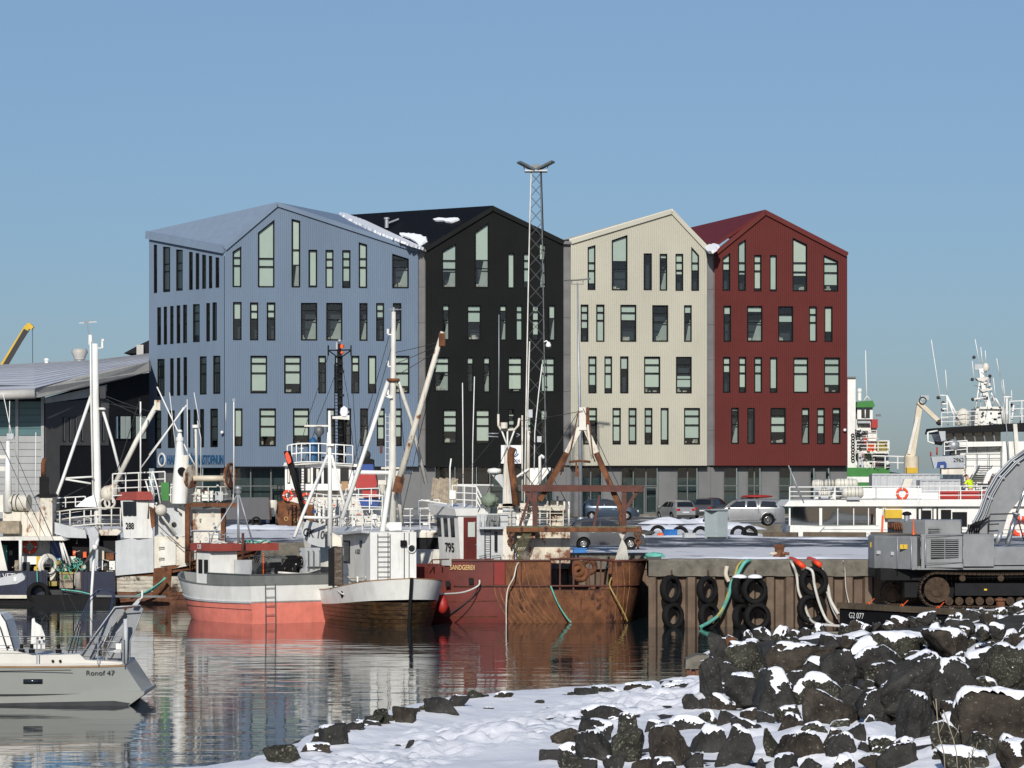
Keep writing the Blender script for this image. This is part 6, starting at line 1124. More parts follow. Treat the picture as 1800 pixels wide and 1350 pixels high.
for i, (x0, y0, x1, y1, mt) in enumerate(((336, 895, 388, 932, 'white_rusty'), (336, 934, 384, 960, 'white_worn'), (336, 962, 378, 985, 'white_rusty'), (388, 893, 396, 985, 'rust'), (340, 858, 352, 882, 'white_worn'), (355, 862, 374, 880, 'white_paint'), (378, 864, 392, 880, 'galv'), (300, 850, 316, 884, 'white_paint'), (283, 848, 297, 880, 'green_paint'))): BX(c8, 'deck_gear', mt, x0, y0, x1, y1, d + .5 + (i % 3) * .2, .5)
rail([W(198, 884, d + 1), W(290, 880, d + 1)], 1.45, .6, 4, .035).obj('upper_rail', 'white_paint', c8); rail([W(300, 882, d + .5), W(410, 882, d + .5)], .75, .6, 2, .03).obj('upper_rail', 'white_worn', c8); TB(c8, 'stair_rail', 'white_paint', d + .3, .04, [(268, 828), (276, 855), (282, 885)], [(262, 838), (272, 872)], [(256, 845), (266, 880)])
m = MB(); m.lathe(W(316, 885, d), [(.42, 0), (.38, .9), (.14, 3.3), (.1, 3.5)], 12); m.obj('mast_cone', 'white_paint', c8); m = MB(); m.cyl(W(319, 828, d - .4), .2, .1, 14, (.3, -1, 0)); m.obj('exhaust_mouth', 'black_paint', c8); m = MB(); m.ball(W(316, 758, d), .13, 10, .7); m.cyl(W(316, 775, d), .2, .18, 10); m.obj('masthead_lamp', 'white_paint', c8)
TB(c8, 'whip_aerial', 'white_paint', d, .02, [(330, 800), (329, 702)], [(309, 790), (298, 690)], [(353, 845), (353, 770), (347, 740)]); TB(c8, 'whip_aerial', 'white_paint', d, .02, [(397, 740), (397, 708)], [(352, 750), (341, 690)]); TB(c8, 'derrick_pole', 'white_paint', d + .4, .04, [(247, 880), (247, 706)]); TB(c8, 'stay_pole', 'white_paint', d + .2, .035, [(248, 822), (285, 772), (323, 716)], [(276, 680), (330, 795), (344, 820)], [(262, 800), (328, 712)])
TB(c8, 'radar_post', 'white_worn', d, .07, [(346, 845), (344, 752)]); m = MB(); m.cyl(W(344, 752, d), .18, .15, 12); m.obj('radar', 'white_paint', c8); TB(c8, 'loading_arm', 'white_rusty', d - .3, .06, [(272, 888), (290, 915), (310, 940)]); PG(c8, 'winch', 'rust', [(262, 890), (272, 895), (272, 925), (266, 928)], d - .3, .4)
m = MB(); m.ball(W(283, 897, d - .3), .3, 10); m.obj('winch_drum', 'white_rusty', c8); TB(c8, 'side_stanchion', 'rust', d - .5, .03, [(332, 970), (352, 972)], [(334, 970), (334, 1010)], [(345, 968), (345, 1015)], [(352, 950), (352, 1005)], [(336, 985), (356, 983)])
wires('stay', '', d - .4, .02, [(275, 920), (320, 962), (334, 966)], [(246, 700), (205, 830)], parent=c8)
# ---------- boat with the tall white mast and boom
d = 173; bm8 = thing('tall_masted_boat', 'boat with a tall white tripod mast, cargo boom and curved white rails', 'fishing boat', W(160, 1060, 174))
FB = Fr((W(150, 1060, 176).x, 176), 180)
H = Hull(bm8, FB, [(-3, 2.0, 2.3, -3, 1.6), (0, 2.3, 2.3, 0, 2.0), (3, 2.2, 2.4, 3, 1.8), (5, 1.4, 2.7, 4.6, .8), (6, .03, 3, 5.2, .02)]); H.band('hull', 'black_paint', -.4, ('f', 1.0)); H.deck('dark_grey', .3).obj('gunwale', 'dark_grey', bm8)
MB().tube([W(173, 1000, d), W(172, 890, d), W(168, 700, d), W(167, 604, d)], .22, 14, .15).obj('mast', 'white_paint', bm8); TB(bm8, 'mast_conduit', 'white_paint', d - .2, .05, [(164, 890), (160, 700), (159, 600)]); TB(bm8, 'mast_leg', 'white_paint', d, .085, [(90, 898, -1), (110, 843, -.7), (160, 696)]); TB(bm8, 'mast_leg', 'white_paint', d, .075, [(181, 722), (197, 775), (216, 850)])
TB(bm8, 'mast_tie', 'white_paint', d - .5, .055, [(110, 841), (164, 838)], [(111, 842), (160, 850)]); TB(bm8, 'boom', 'white_worn', d - .6, .13, [(192, 872), (240, 775), (279, 706)], n=10); m = MB(); m.box(W(277, 712, d - .6), (.3, .3, .5)); m.ball(W(190, 868, d - .6), .42, 10); m.ball(W(200, 862, d - .6), .35, 10); m.obj('boom_fitting', 'white_rusty', bm8)
m = MB(); m.tube([W(160, 598, d), W(157, 590, d), W(154, 570, d)], .03, 5); m.beam(W(139, 568, d), W(170, 565.5, d), .05, .06); m.beam(W(148, 567, d - .1), W(166, 565, d + .1), .03, .1); m.obj('wind_generator_vane', 'galv', bm8)
m = MB(); m.cyl(W(159, 606, d), .12, .5, 8); m.cyl(W(180, 612, d), .07, .35, 8); m.cyl(W(181, 600, d), .09, .12, 8); m.tube([W(168, 612, d), W(180, 612, d)], .03, 5); m.obj('masthead_lamps', 'white_paint', bm8); m = MB(); m.box(W(181, 690, d - .1), (.3, .3, .6)); m.box(W(185, 713, d - .1), (.42, .3, .25)); m.tube([W(174, 686, d), W(183, 683, d)], .05, 6); m.obj('work_light', 'dark_grey', bm8); m = MB(); m.cyl(W(180, 720, d - .1), .2, .1, 12); m.obj('light_rim', 'white_paint', bm8)
wires('stay', '', d, .02, [(176, 692), (258, 722), (278, 724)], [(176, 696), (255, 735)], [(176, 706), (250, 720)], [(205, 830), (262, 735)], [(160, 850), (98, 880)], [(169, 870), (215, 815), (262, 748)], parent=bm8)
rail([W(100, 905, d - 1.5), W(160, 896, d - 1.8), W(214, 893, d - 1.5)], .001, 1, 1, .01).obj('rail_foot', 'white_paint', bm8)
m = MB()
for k, (y0, y1) in enumerate(((900, 893), (915, 906), (930, 921))): m.tube([W(97, y0, d - 1.3), W(130, (y0 + y1) / 2 - 1, d - 1.8), (W(170, y1, d - 2)), W(214, y1, d - 1.6)], .04, 6)
for x in (105, 123, 148, 160, 172, 196, 212): m.tube([W(x, 932, d - 1.8), W(x, 893 + abs(x - 214) * .05, d - 1.8)], .04, 6)
m.obj('railing', 'white_worn', bm8); rail([W(98, 893, d), W(150, 890, d)], .5, .6, 2, .03).obj('railing', 'white_paint', bm8)
PG(bm8, 'deck_edge', 'white_rusty', [(158, 941), (160, 932), (206, 930), (214, 934), (206, 941)], d - 1.8, .6); BX(bm8, 'shelter_shade', 'black_paint', 100, 941, 206, 1004, d - 1.2, 1.5); PG(bm8, 'hauler_arm', 'light_grey_paint', [(96, 918), (150, 932), (152, 946), (118, 945), (96, 938)], d - 2.2, .3); PG(bm8, 'hauler_post', 'galv', [(157, 928), (166, 926), (173, 936), (172, 1004), (158, 1004)], d - 2.4, .4)  # shelter is a solid black box, its inner shade put into colour
for i, (x0, y0, x1, y1, mt) in enumerate(((128, 968, 133, 976, 'orange_plastic'), (146, 970, 152, 980, 'orange_plastic'), (173, 966, 183, 984, 'crane_cream'), (186, 972, 200, 984, 'rust'), (120, 978, 130, 990, 'white_worn'), (174, 985, 181, 1002, 'white_paint'), (192, 986, 202, 1002, 'white_paint'), (183, 990, 190, 1002, 'dark_grey'))): BX(bm8, 'deck_gear', mt, x0, y0, x1, y1, d - 1.5, .25)
PG(bm8, 'folded_tarpaulin', 'snow_clean', [(132, 891), (150, 876), (165, 870), (170, 891)], d - .6, .8); m = MB(); m.torus(W(193, 884, d - .8), .26, .07, (.2, 1, 0), 16, 6); m.torus(W(184, 886, d - .8), .25, .06, (-.2, 1, 0), 16, 6); m.obj('coiled_hose', 'white_rope', bm8)
# ---------- navy boat
d = 169.8; nv = thing('navy_fishing_boat', 'navy blue hulled fishing boat with an open canopy and cluttered side deck', 'fishing boat', W(80, 1062, 171))
FN = Fr((W(60, 1062, 171.8).x, 171.8), 180); z9 = lambda y: CAM_Z - (y - HZ) / FOC * d
def nhull(nm, x0, x1, y0, y1, mt, dd=0, dp=4): a, b = W(x0, y1, d + dd), W(x1, y0, d + dd); m = MB(); m.box(((a.x + b.x) / 2, d + dd + dp / 2, (a.z + b.z) / 2), (b.x - a.x, dp, b.z - a.z)); return m.obj(nm, mt, nv)
nhull('hull', -90, 203, 1046, 1085, 'black_paint', .15, 3.6); nhull('hull_side', -90, 72, 1004, 1052, 'navy', 0, .12); nhull('hull_side', 145, 202, 1005, 1047, 'navy', 0, .12); nhull('low_bulwark', 72, 145, 1037, 1047, 'dark_grey', 0, .12); nhull('deck', -88, 200, 1038, 1041, 'dark_grey', .15, 3.6); nhull('cream_strake', -90, 47, 1046, 1052, 'white_rusty', -.06, .1); nhull('boot_line', -90, 50, 1062, 1067, 'rust_red', -.0, .2)
for x in (45, 72, 76, 80, 143, 150): nhull('hull_rib', x, x + 3, 1002, 1050, 'navy', -.05, .1)
text('N VETUR', .38, 'letter_white', nv, face(W(16, 1013, d - .04), (0, -1, 0)), sx=.9)
PG(nv, 'canopy_roof', 'white_worn', [(-60, 950), (-60, 944), (108, 943), (115, 950)], d, 3); BX(nv, 'canopy_inside', 'dark_grey', -60, 950, 108, 1004, d + 2.6, .2); BX(nv, 'canopy_panel', 'light_grey_paint', 40, 950, 88, 985, d + 2.0, .1); BX(nv, 'blue_door', 'blue_deep', 89, 952, 108, 985, d + 1.9, .15); BX(nv, 'counter', 'white_paint', 38, 978, 92, 992, d + 1.0, .4)
TB(nv, 'canopy_post', 'white_paint', d, .09, [(36, 1003), (36, 950)]); PG(nv, 'wind_screen', 'white_worn', [(-8, 950), (1, 950), (13, 1003), (-8, 1003)], d - .1, .1); TB(nv, 'canopy_stay', 'white_paint', d + .3, .05, [(109, 950), (124, 994)], [(107, 955), (117, 990)], [(105, 950), (112, 985)])
ring_buoy(W(52, 961, d + 1.8), .30, (.1, -1, 0), 'red lifebuoy hanging under the canopy of the navy boat')
for i, (x0, y0, x1, y1, mt) in enumerate(((64, 978, 70, 998, 'yellow_paint'), (2, 958, 12, 1003, 'mint_rope'), (26, 985, 34, 1003, 'wood_raw'), (40, 988, 52, 1003, 'dark_grey'), (60, 996, 74, 1003, 'yellow_paint'), (88, 992, 98, 1030, 'white_rusty'), (82, 1022, 100, 1030, 'yellow_rope'), (112, 992, 124, 1003, 'white_worn'), (100, 994, 108, 1006, 'cream_plastic'), (134, 1004, 145, 1036, 'rust_red'), (16, 960, 22, 976, 'black_paint'))): BX(nv, 'deck_gear', mt, x0, y0, x1, y1, d + .9 + (i % 3) * .2, .3)
bx = thing('cardboard_crate', 'brown printed crate standing on the side deck of the navy boat', 'crate', W(117, 1034, d + .5)); BX(bx, 'box', 'wood_raw', 105, 1008, 128, 1034, d + .3, .6); BX(bx, 'lid', 'yellow_rope', 104, 1006, 129, 1009, d + .25, .7); text('FA 300N', .16, 'letter_black', bx, face(W(116.5, 1022, d + .28), (0, -1, 0)), font_bold=True); text('▲', .3, 'green_paint', bx, face(W(116.5, 1014, d + .28), (0, -1, 0)))
m = MB(); m.torus(W(84, 994, d + .5), .5, .1, (.9, -1, 0), 24, 6); m.torus(W(86, 994, d + .4), .4, .06, (.9, -1, 0), 24, 6); m.obj('rope_drum', 'white_worn', nv)
for k in range(5): TB(nv, 'hanging_line', 'white_rope', d + .2, .018, [(132 + k * 2, 1006), (131 + k * 2.4, 1024), (133 + k * 2, 1036)])
m = MB(); 
for k in range(14): q = W(100 + random.random() * 45, 988 + random.random() * 14, d + .8); m.torus(q, random.uniform(.1, .25), .03, (random.uniform(-1, 1), 1, random.uniform(-1, 1)), 12, 4)
m.obj('coiled_rope', 'mint_rope', nv)
BX(nv, 'upper_house', 'white_rusty', 5, 899, 72, 944, d + 1.2, 2); BX(nv, 'funnel_casing', 'white_rusty', 69, 874, 92, 944, d + .9, 1.4); PG(nv, 'funnel_cowl', 'black_paint', [(60, 873), (68, 868), (94, 868), (97, 872), (92, 874), (70, 874)], d + .8, 1.2); BX(nv, 'stack', 'black_paint', 69, 838, 84, 870, d + 1.2, .5); TB(nv, 'exhaust_pipe', 'rust', d + 1.4, .12, [(76, 840), (76, 815), (79, 806)], n=10)
m = MB(); m.cyl(W(20, 884, d + 1.4), .42, .95, 20, (1, -.25, 0)); m.obj('liferaft_canister', 'cream_plastic', nv); m = MB(); m.torus(W(33, 884, d + 1.25), .42, .02, (1, -.25, 0), 20, 5); m.torus(W(26, 884, d + 1.3), .43, .02, (1, -.25, 0), 20, 5); m.obj('canister_strap', 'black_paint', nv); BX(nv, 'raft_cradle', 'green_paint', 24, 893, 50, 900, d + 1.2, .5)
m = MB(); m.torus(W(20, 934, d + .7), .3, .05, (0, 1, 0), 14, 6); m.cyl(W(0, 926, d + .8), .33, 1.0, 16, (1, -.1, 0)); m.obj('net_barrel', 'orange_plastic', nv) if False else BX(nv, 'wrapped_bundle', 'wood_raw', -5, 916, 34, 938, d + .6, .6)
TB(nv, 'mast', 'white_paint', d + 1.2, .22, [(14, 900), (14, 775)], n=12, r2=.1); TB(nv, 'whip_aerial', 'white_paint', d + 1.2, .02, [(16, 780), (17, 705)], [(28, 800), (5, 690)], [(62, 900), (63, 760)]); BX(nv, 'radar_arm', 'white_worn', -20, 820, 10, 828, d + 1.2, .3); BX(nv, 'mast_lamp', 'galv', 12, 762, 24, 772, d + 1.1, .3); BX(nv, 'side_locker', 'white_worn', -30, 870, 6, 900, d + 1.4, .5); BX(nv, 'antenna_frame', 'white_worn', -20, 800, 12, 806, d + 1.4, .1)
wires('stay', '', d + .2, .014, [(0, 775), (108, 1000), (110, 1065, -.6)], [(28, 800), (150, 1070, -.6)], parent=nv)
t = tyre(W(67, 1043, d - .5), .58, .17, (.25, -1, 0), 'large tyre hanging low on the navy hull'); MB().tube([W(65, 1003, d - .1), W(66, 1025, d - .25)], .03, 5).obj('lanyard', 'mint_rope', t)
rope('mooring_rope', 'long green rope slung from the navy boat to the rusty planked hull', [W(108, 1036, d - .3), W(140, 1040, d - .4), (W(170, 1047, d - .5)), W(200, 1050, d - .5), W(236, 1048, d - .5), W(265, 1035, d - .6), W(292, 1016, d - .4)], .035, 'mint_rope')
rope('mooring_rope', 'short green rope tied at the rusty hull patch', [W(290, 1015, d - .3), W(280, 1027, d - .4), W(262, 1040, d - .4), W(230, 1052, d - .3)], .05, 'mint_rope')
m = MB(); m.beam(W(170, 1047.5, d - .6), W(292, 1048.5, d - .4), .5, .1); tag(recentre(m.obj('gangplank', 'galv_dark')), 'dark plank floating between the navy and the rusty boat', 'plank')
m = MB(); m.box(W(128, 1058, d - .2), (4.4, 1.0, .7)); tag(recentre(m.obj('float_pontoon', 'black_paint')), 'low black pontoon under the navy boat', 'pontoon')

# ---------- ship laid up behind the quay, black mast
d = 229.5; bk = thing('black_masted_ship', 'white ship with a black mast and a red and blue funnel beyond the quay', 'ship', W(590, 925, 232))
PG(bk, 'rust_bow', 'rust', [(486, 920), (486, 882), (500, 880), (524, 886), (551, 888), (551, 912), (545, 928), (500, 928), (490, 924)], d, 2.0); text('RE 1272', .62, 'black_paint', bk, face(W(508, 901, d - .02), (-.1, -1, 0)), sx=.8); m = MB(); m.torus(W(503, 912, d - .05), .14, .03, (0, 1, 0), 5, 5); m.torus(W(520, 914, d - .05), .14, .03, (0, 1, 0), 5, 5); m.obj('hull_mark', 'letter_gold', bk)
BX(bk, 'superstructure', 'white_worn', 503, 852, 668, 928, d + 2, 4); PG(bk, 'wheelhouse', 'white_paint', [(501, 862), (501, 817), (560, 812), (618, 818), (626, 862)], d + 1, 4); PG(bk, 'wheelhouse_roof', 'white_worn', [(498, 819), (500, 813), (560, 811), (628, 816), (628, 821), (560, 815)], d + .5, 4.5)
for x0, x1 in ((505, 510), (516, 530), (534, 546), (550, 565), (569, 576), (598, 613)): BX(bk, 'window', 'glass_dark', x0, 822, x1, 850, d + .95, .1)
for x0, x1 in ((506, 509), (541, 545), (556, 560)): BX(bk, 'curtain', 'cream_plastic', x0, 824, x1, 848, d + .9, .06)
BX(bk, 'tan_door', 'wood_raw', 584, 846, 592, 868, d + 1.9, .1); BX(bk, 'tan_panel', 'varnish', 600, 846, 612, 862, d + .9, .1); BX(bk, 'side_opening', 'black_paint', 570, 846, 584, 862, d + 1.9, .1)
m = MB(); P_ = [(505, 816), (513, 814), (530, 812), (560, 812), (590, 814), (620, 816)]
for z in (0, .62, 1.25): m.tube([W(x, y + 0, d + .4) + zz * z for x, y in P_], .045, 6)
for x, y in P_ + [(521, 813), (545, 812), (575, 813), (605, 815)]: m.tube([W(x, y, d + .4), W(x, y, d + .4) + zz * 1.27], .04, 6)
m.obj('roof_rail', 'white_paint', bk)
m = MB(); m.lathe(W(550, 812, d + 1), [(.34, 0), (.36, 1.0), (.25, 1.5), (.01, 1.7)], 14); m.obj('blue_cover', 'letter_blue', bk)
TB(bk, 'radar_post', 'black_paint', d + 1, .12, [(561, 812), (561, 768)]); m = MB(); m.lathe(W(561, 768, d + 1), [(.1, 0), (.35, .3), (.32, .7), (.05, .75)], 12); m.obj('radar_housing', 'galv_dark', bk); BX(bk, 'radar_scanner', 'cream_plastic', 535, 747, 580, 750, d + .8, .2)
MB().tube([W(600, 820, d + 2), W(598, 720, d + 2), W(596, 604, d + 2)], .22, 10, .14).obj('mast', 'black_paint', bk); ladder(bk, 'mast_ladder', 'black_paint', W(593, 815, d + 1.7), W(592, 640, d + 1.7), .3, 30, r=.03)
TB(bk, 'cross_arm', 'black_paint', d + 2, .05, [(577, 616), (617, 615)], [(577, 607), (577, 625)], [(617, 607), (617, 625)], [(577, 616), (597, 630), (617, 616)]); m = MB(); m.cyl(W(592, 614, d + 1.8), .1, .5, 8); m.obj('mast_cylinder', 'galv', bk); m = MB(); m.cyl(W(601, 612, d + 1.8), .14, .25, 8); m.ball(W(601, 620, d + 1.8), .12, 8); m.obj('mast_lamp', 'orange_plastic', bk); m = MB(); m.ball(W(597, 599, d + 2), .14, 10); m.obj('mast_top_dome', 'galv', bk)
PG(bk, 'mast_platform', 'white_worn', [(584, 736), (584, 732), (614, 730), (614, 738)], d + 1.5, .8); m = MB(); m.lathe(W(605, 732, d + 1.6), [(.2, 0), (.30, .25), (.24, .55), (.02, .7)], 12); m.obj('satellite_dome', 'snow_clean', bk)
for i in range(14): m = MB(); m.box(W(599 + (i % 3) * 2 - 2, 625 + i * 14, d + 1.8), (.3, .3, .16)); m.obj('mast_fitting', 'black_paint', bk)
TB(bk, 'funnel_mast', 'black_paint', d + 2, .1, [(606, 815), (606, 745), (610, 738)]); PG(bk, 'funnel_black', 'black_paint', [(630, 816), (630, 805), (640, 803), (656, 808), (656, 817)], d + 1, 2); PG(bk, 'funnel_blue', 'blue_deep', [(629, 829), (630, 816), (656, 816), (657, 829)], d + .9, 2.2); PG(bk, 'funnel_red', 'red_bright', [(625, 858), (629, 832), (659, 832), (663, 850), (660, 858)], d + .8, 2.4); PG(bk, 'funnel_red', 'red_bright', [(638, 875), (636, 862), (662, 862), (664, 874)], d + .8, 2.4); PG(bk, 'funnel_blue', 'blue_deep', [(636, 892), (630, 876), (668, 878), (664, 892)], d + .8, 2.4); m = MB(); m.ball(W(643, 800, d + 1.6), .34, 10); m.obj('uptake_cover', 'dark_grey', bk)
rail([W(605, 900, d - 1), W(672, 902, d - 1)], 1.2, .8, 3, .04).obj('railing', 'white_paint', bk); rail([W(545, 900, d + .5), W(580, 905, d - .5), W(606, 905, d)], 1.3, .5, 4, .04).obj('railing', 'white_worn', bk); rail([W(488, 882, d + .2), W(500, 881, d + .2)], 1.1, .3, 3, .03).obj('railing', 'black_paint', bk)
for i in range(6): BX(bk, 'white_frame', 'white_paint', 550 + i * 8.5, 876 + i * 2, 555 + i * 8.5, 915, d + .6, .3)
for (a, b, nm) in (((502, 793), (540, 922), 'marker_pole'), ((507, 793), (530, 880), 'marker_pole')): TB(bk, nm, 'black_paint', d - .8, .14, [a, b])
PG(bk, 'orange_flag', 'orange_red', [(501, 798), (505, 793), (510, 803), (512, 812), (507, 816), (503, 808)], d - 1.1, .2)
ring_buoy(W(506, 871, d - .3), .30, (.4, -1, 0), 'faded red lifebuoy above the rusty orange bow'); ring_buoy(W(538, 876, d - .3), .30, (.4, -1, 0), 'faded red lifebuoy beside the black marker poles')
ladder(bk, 'ladder', 'black_paint', W(517, 930, d - .3), W(517, 886, d - .3), .28, 8, r=.03); ladder(bk, 'ladder', 'dark_grey', W(531, 866, d + .6), W(531, 816, d + .6), .3, 10, r=.03)
wires('stay', '', d + 2, .02, [(577, 625), (540, 740), (520, 810)], [(596, 640), (560, 735), (535, 812)], [(617, 625), (622, 720), (628, 812)], [(598, 620), (612, 700), (624, 815)], parent=bk)
m = MB(); m.lathe(W(479, 908, d - .4), [(.12, 0), (.3, .5), (.34, .95), (.3, 1.1)], 12); tag(recentre(m.obj('rope_basket', 'cream_plastic')), 'pale basket of rope on a post beside the rusty bow', 'basket'); m = MB(); m.cyl(G(479, 924), .2, .7, 10); m.box(G(477, 925) + zz * .1, (.9, .7, .2)); tag(recentre(m.obj('basket_post', 'black_paint')), 'black post under the rope basket', 'post'); lump(448, 926, .5, .4, .4, 'net_dark', 'dark net heap before the blue house door', 'net', 'net_heap', 9); lump(458, 925, .35, .3, .6, 'blue_deep', 'dark blue folded tarpaulin beside the net heap', 'tarpaulin', 'tarpaulin', 10); lump(465, 912, .4, .5, .5, 'rust', 'rusty gear lying beside the orange bow', 'gear', 'rusty_gear', 12)
MB().tube([W(424, 928, 228), W(430, 884, 228), W(436, 882, 228)], .09, 8).obj('davit', 'crane_cream', bk) if False else None

clutter(c8, 335, 892, 400, 985, 170.2, 22, 11); clutter(c8, 272, 850, 330, 890, 170.5, 12, 12); clutter(c8, 340, 850, 405, 884, 170.4, 14, 13); clutter(nv, 92, 985, 200, 1004, 170.2, 26, 14, ('white_worn', 'dark_grey', 'rust', 'crane_cream', 'mint_rope', 'white_rope', 'yellow_rope')); clutter(nv, -5, 985, 90, 1003, 170.6, 14, 15, ('white_worn', 'dark_grey', 'wood_raw', 'crane_cream')); clutter(bm8, 100, 885, 212, 930, 172.6, 26, 16); clutter(bm8, 120, 950, 205, 1000, 171.6, 18, 17, ('rust', 'dark_grey', 'crane_cream', 'galv_dark', 'white_worn')); clutter(nv, 0, 868, 95, 900, 170.8, 12, 18)
clutter(bk, 550, 870, 672, 925, 228.6, 34, 19, ('white_paint', 'white_worn', 'rust', 'dark_grey', 'orange_plastic', 'galv', 'blue_deep')); clutter(bk, 515, 785, 620, 812, 230.5, 14, 20); clutter(bk, 490, 860, 550, 882, 229, 10, 21, ('red_bright', 'black_paint', 'white_worn'))
# ================================================================= inner basin: ferry, ships, containers
d = 206; fe = thing('white_ferry', 'low white passenger boat with panorama windows and raft canisters on its roof', 'ferry', W(1600, 960, 208))
PG(fe, 'hull', 'hull_white', [(1385, 1010), (1389, 923), (1440, 925), (1540, 924), (1900, 924), (1900, 1010)], d, 6); PG(fe, 'roof_edge', 'hull_white', [(1378, 890), (1387, 880), (1447, 879), (1900, 877), (1900, 890)], d - .3, 6.5); BX(fe, 'saloon_core', 'room_dark', 1400, 890, 1548, 924, d + 3, 2.5); BX(fe, 'saloon_floor', 'room_pale', 1392, 920, 1546, 924, d + .1, 5)
for i in range(9): BX(fe, 'seat', ('desk_stuff', 'room_pale', 'galv')[i % 3], 1398 + i * 16, 908, 1408 + i * 16, 921, d + 1 + (i % 2), .5)
PG(fe, 'pane', 'boat_glass', [(1389, 922), (1388, 891), (1440, 891), (1441, 922)], d + .05, .02)
for a, b in ((1445, 1472), (1473, 1500), (1501, 1526), (1527, 1540)): PG(fe, 'pane', 'boat_glass', [(a, 922), (a, 891), (b, 891), (b, 922)], d + .05, .02)
for x, w__ in ((1388, .09), (1442.5, .17), (1472.5, .05), (1500.5, .05), (1526.5, .05), (1542, .17)): MB().beam(W(x, 924, d), W(x, 890, d), w__, .12).obj('window_post', 'white_paint', fe)
for y in (931, 938): TB(fe, 'hull_seam', 'light_grey_paint', d - .02, .02, [(1447, y - 1), (1540, y), (1800, y)])
TB(fe, 'hull_brace', 'white_paint', d - .05, .07, [(1432, 943), (1448, 925)]); BX(fe, 'side_wall', 'hull_white', 1543, 889, 1860, 926, d + .02, .3)
for x0, y0, x1, y1 in ((1619, 897, 1637, 914), (1654, 896, 1672, 926), (1674, 900, 1700, 926)): BX(fe, 'doorway', 'black_paint', x0, y0, x1, y1, d - .03, .06)
TB(fe, 'doorway_frame', 'dark_grey', d - .1, .04, [(1612, 914), (1612, 893), (1620, 892), (1621, 914)], [(1640, 914), (1640, 891), (1648, 891), (1648, 914)]); BX(fe, 'yellow_locker', 'yellow_paint', 1556, 896, 1586, 911, d - .5, .8)
BX(fe, 'upper_bulwark', 'hull_white', 1432, 858, 1620, 880, d + 1.8, .3); BX(fe, 'upper_house', 'hull_white', 1620, 866, 1860, 880, d + 2.6, 2)
rail([W(1388, 880, d), W(1432, 880, d + .2), W(1540, 879, d + .2), W(1800, 878, d)], .82, 1.2, 3, .035).obj('roof_rail', 'white_paint', fe); BX(fe, 'oval_port', 'galv_dark', 1469, 868, 1479, 879, d + 1.75, .1); TB(fe, 'flag_staff', 'galv', d - .3, .04, [(1386, 818), (1413, 884)])
def canister(x0, x1, y, r_, dd, lb):
    p, q = W(x0, y, dd), W(x1, y, dd); L_ = (q - p).length; t = thing('liferaft_canister', lb, 'liferaft canister', p, group='liferaft canisters on the ferry roof')
    MB().lathe(p, [(.02, 0), (r_ * .7, .03), (r_ * .95, .12), (r_, .25), (r_, L_ / 2 - .05), (r_ * 1.05, L_ / 2), (r_, L_ / 2 + .05), (r_, L_ - .25), (r_ * .95, L_ - .12), (r_ * .7, L_ - .03), (.02, L_)], 20, (1, 0, 0)).obj('shell', 'cream_plastic', t)
    m = MB(); [m.torus(p + Vector((L_ * f, 0, 0)), r_ * 1.01, .02, (1, 0, 0), 20, 4) for f in (.25, .4, .6, .75)]; m.obj('strap', 'galv', t); m = MB(); m.box(p + Vector((L_ / 2, 0, -r_)), (L_ * .6, .5, .18)); m.obj('cradle', 'galv', t)
canister(1427, 1448, 851, .28, d + 1.2, 'round white liferaft canister at the bow end of the ferry roof'); canister(1449, 1466, 850, .27, d + 1.0, 'small white liferaft canister, second along the ferry roof'); canister(1467, 1508, 850, .30, d + 1.0, 'long white liferaft canister in the upper row, nearest the containers'); canister(1480, 1518, 866, .34, d - .3, 'large white liferaft canister hung low outside the rail'); canister(1438, 1460, 866, .26, d + .9, 'white liferaft canister tucked behind the ferry rail')
ring_buoy(W(1586, 868, d - .25), .30, (0, -1, 0), 'orange lifebuoy on the ferry roof rail'); ring_buoy(W(1794, 926, d - .4), .52, (0, -1, 0), 'red lifebuoy on the white ferry side beyond the excavator boom'); TB(fe, 'mooring_bitt', 'white_worn', d - .2, .05, [(1552, 910), (1553, 893), (1556, 893), (1557, 910)])
for i in range(3): m = MB(); x0 = 1651 + i * 36; p, q = W(x0, 878, d + .8), W(x0 + 33, 863, d + .8); m.box(((p.x + q.x) / 2, p.y, (p.z + q.z) / 2), (q.x - p.x, .7, q.z - p.z)); tag(recentre(m.obj('red_bin', 'red_bright')), ('red storage bin nearest the orange lifebuoy', 'red storage bin between two others on the ferry roof', 'red storage bin at the feet of the man in yellow')[i], 'bin', 'red bins on the ferry roof')
m = MB(); m.beam(W(1552, 906, 203), W(1550, 940, 203), .12, .12); tag(recentre(m.obj('marker_post', 'orange_plastic')), 'slim orange marker post at the kerb before the ferry', 'post'); 
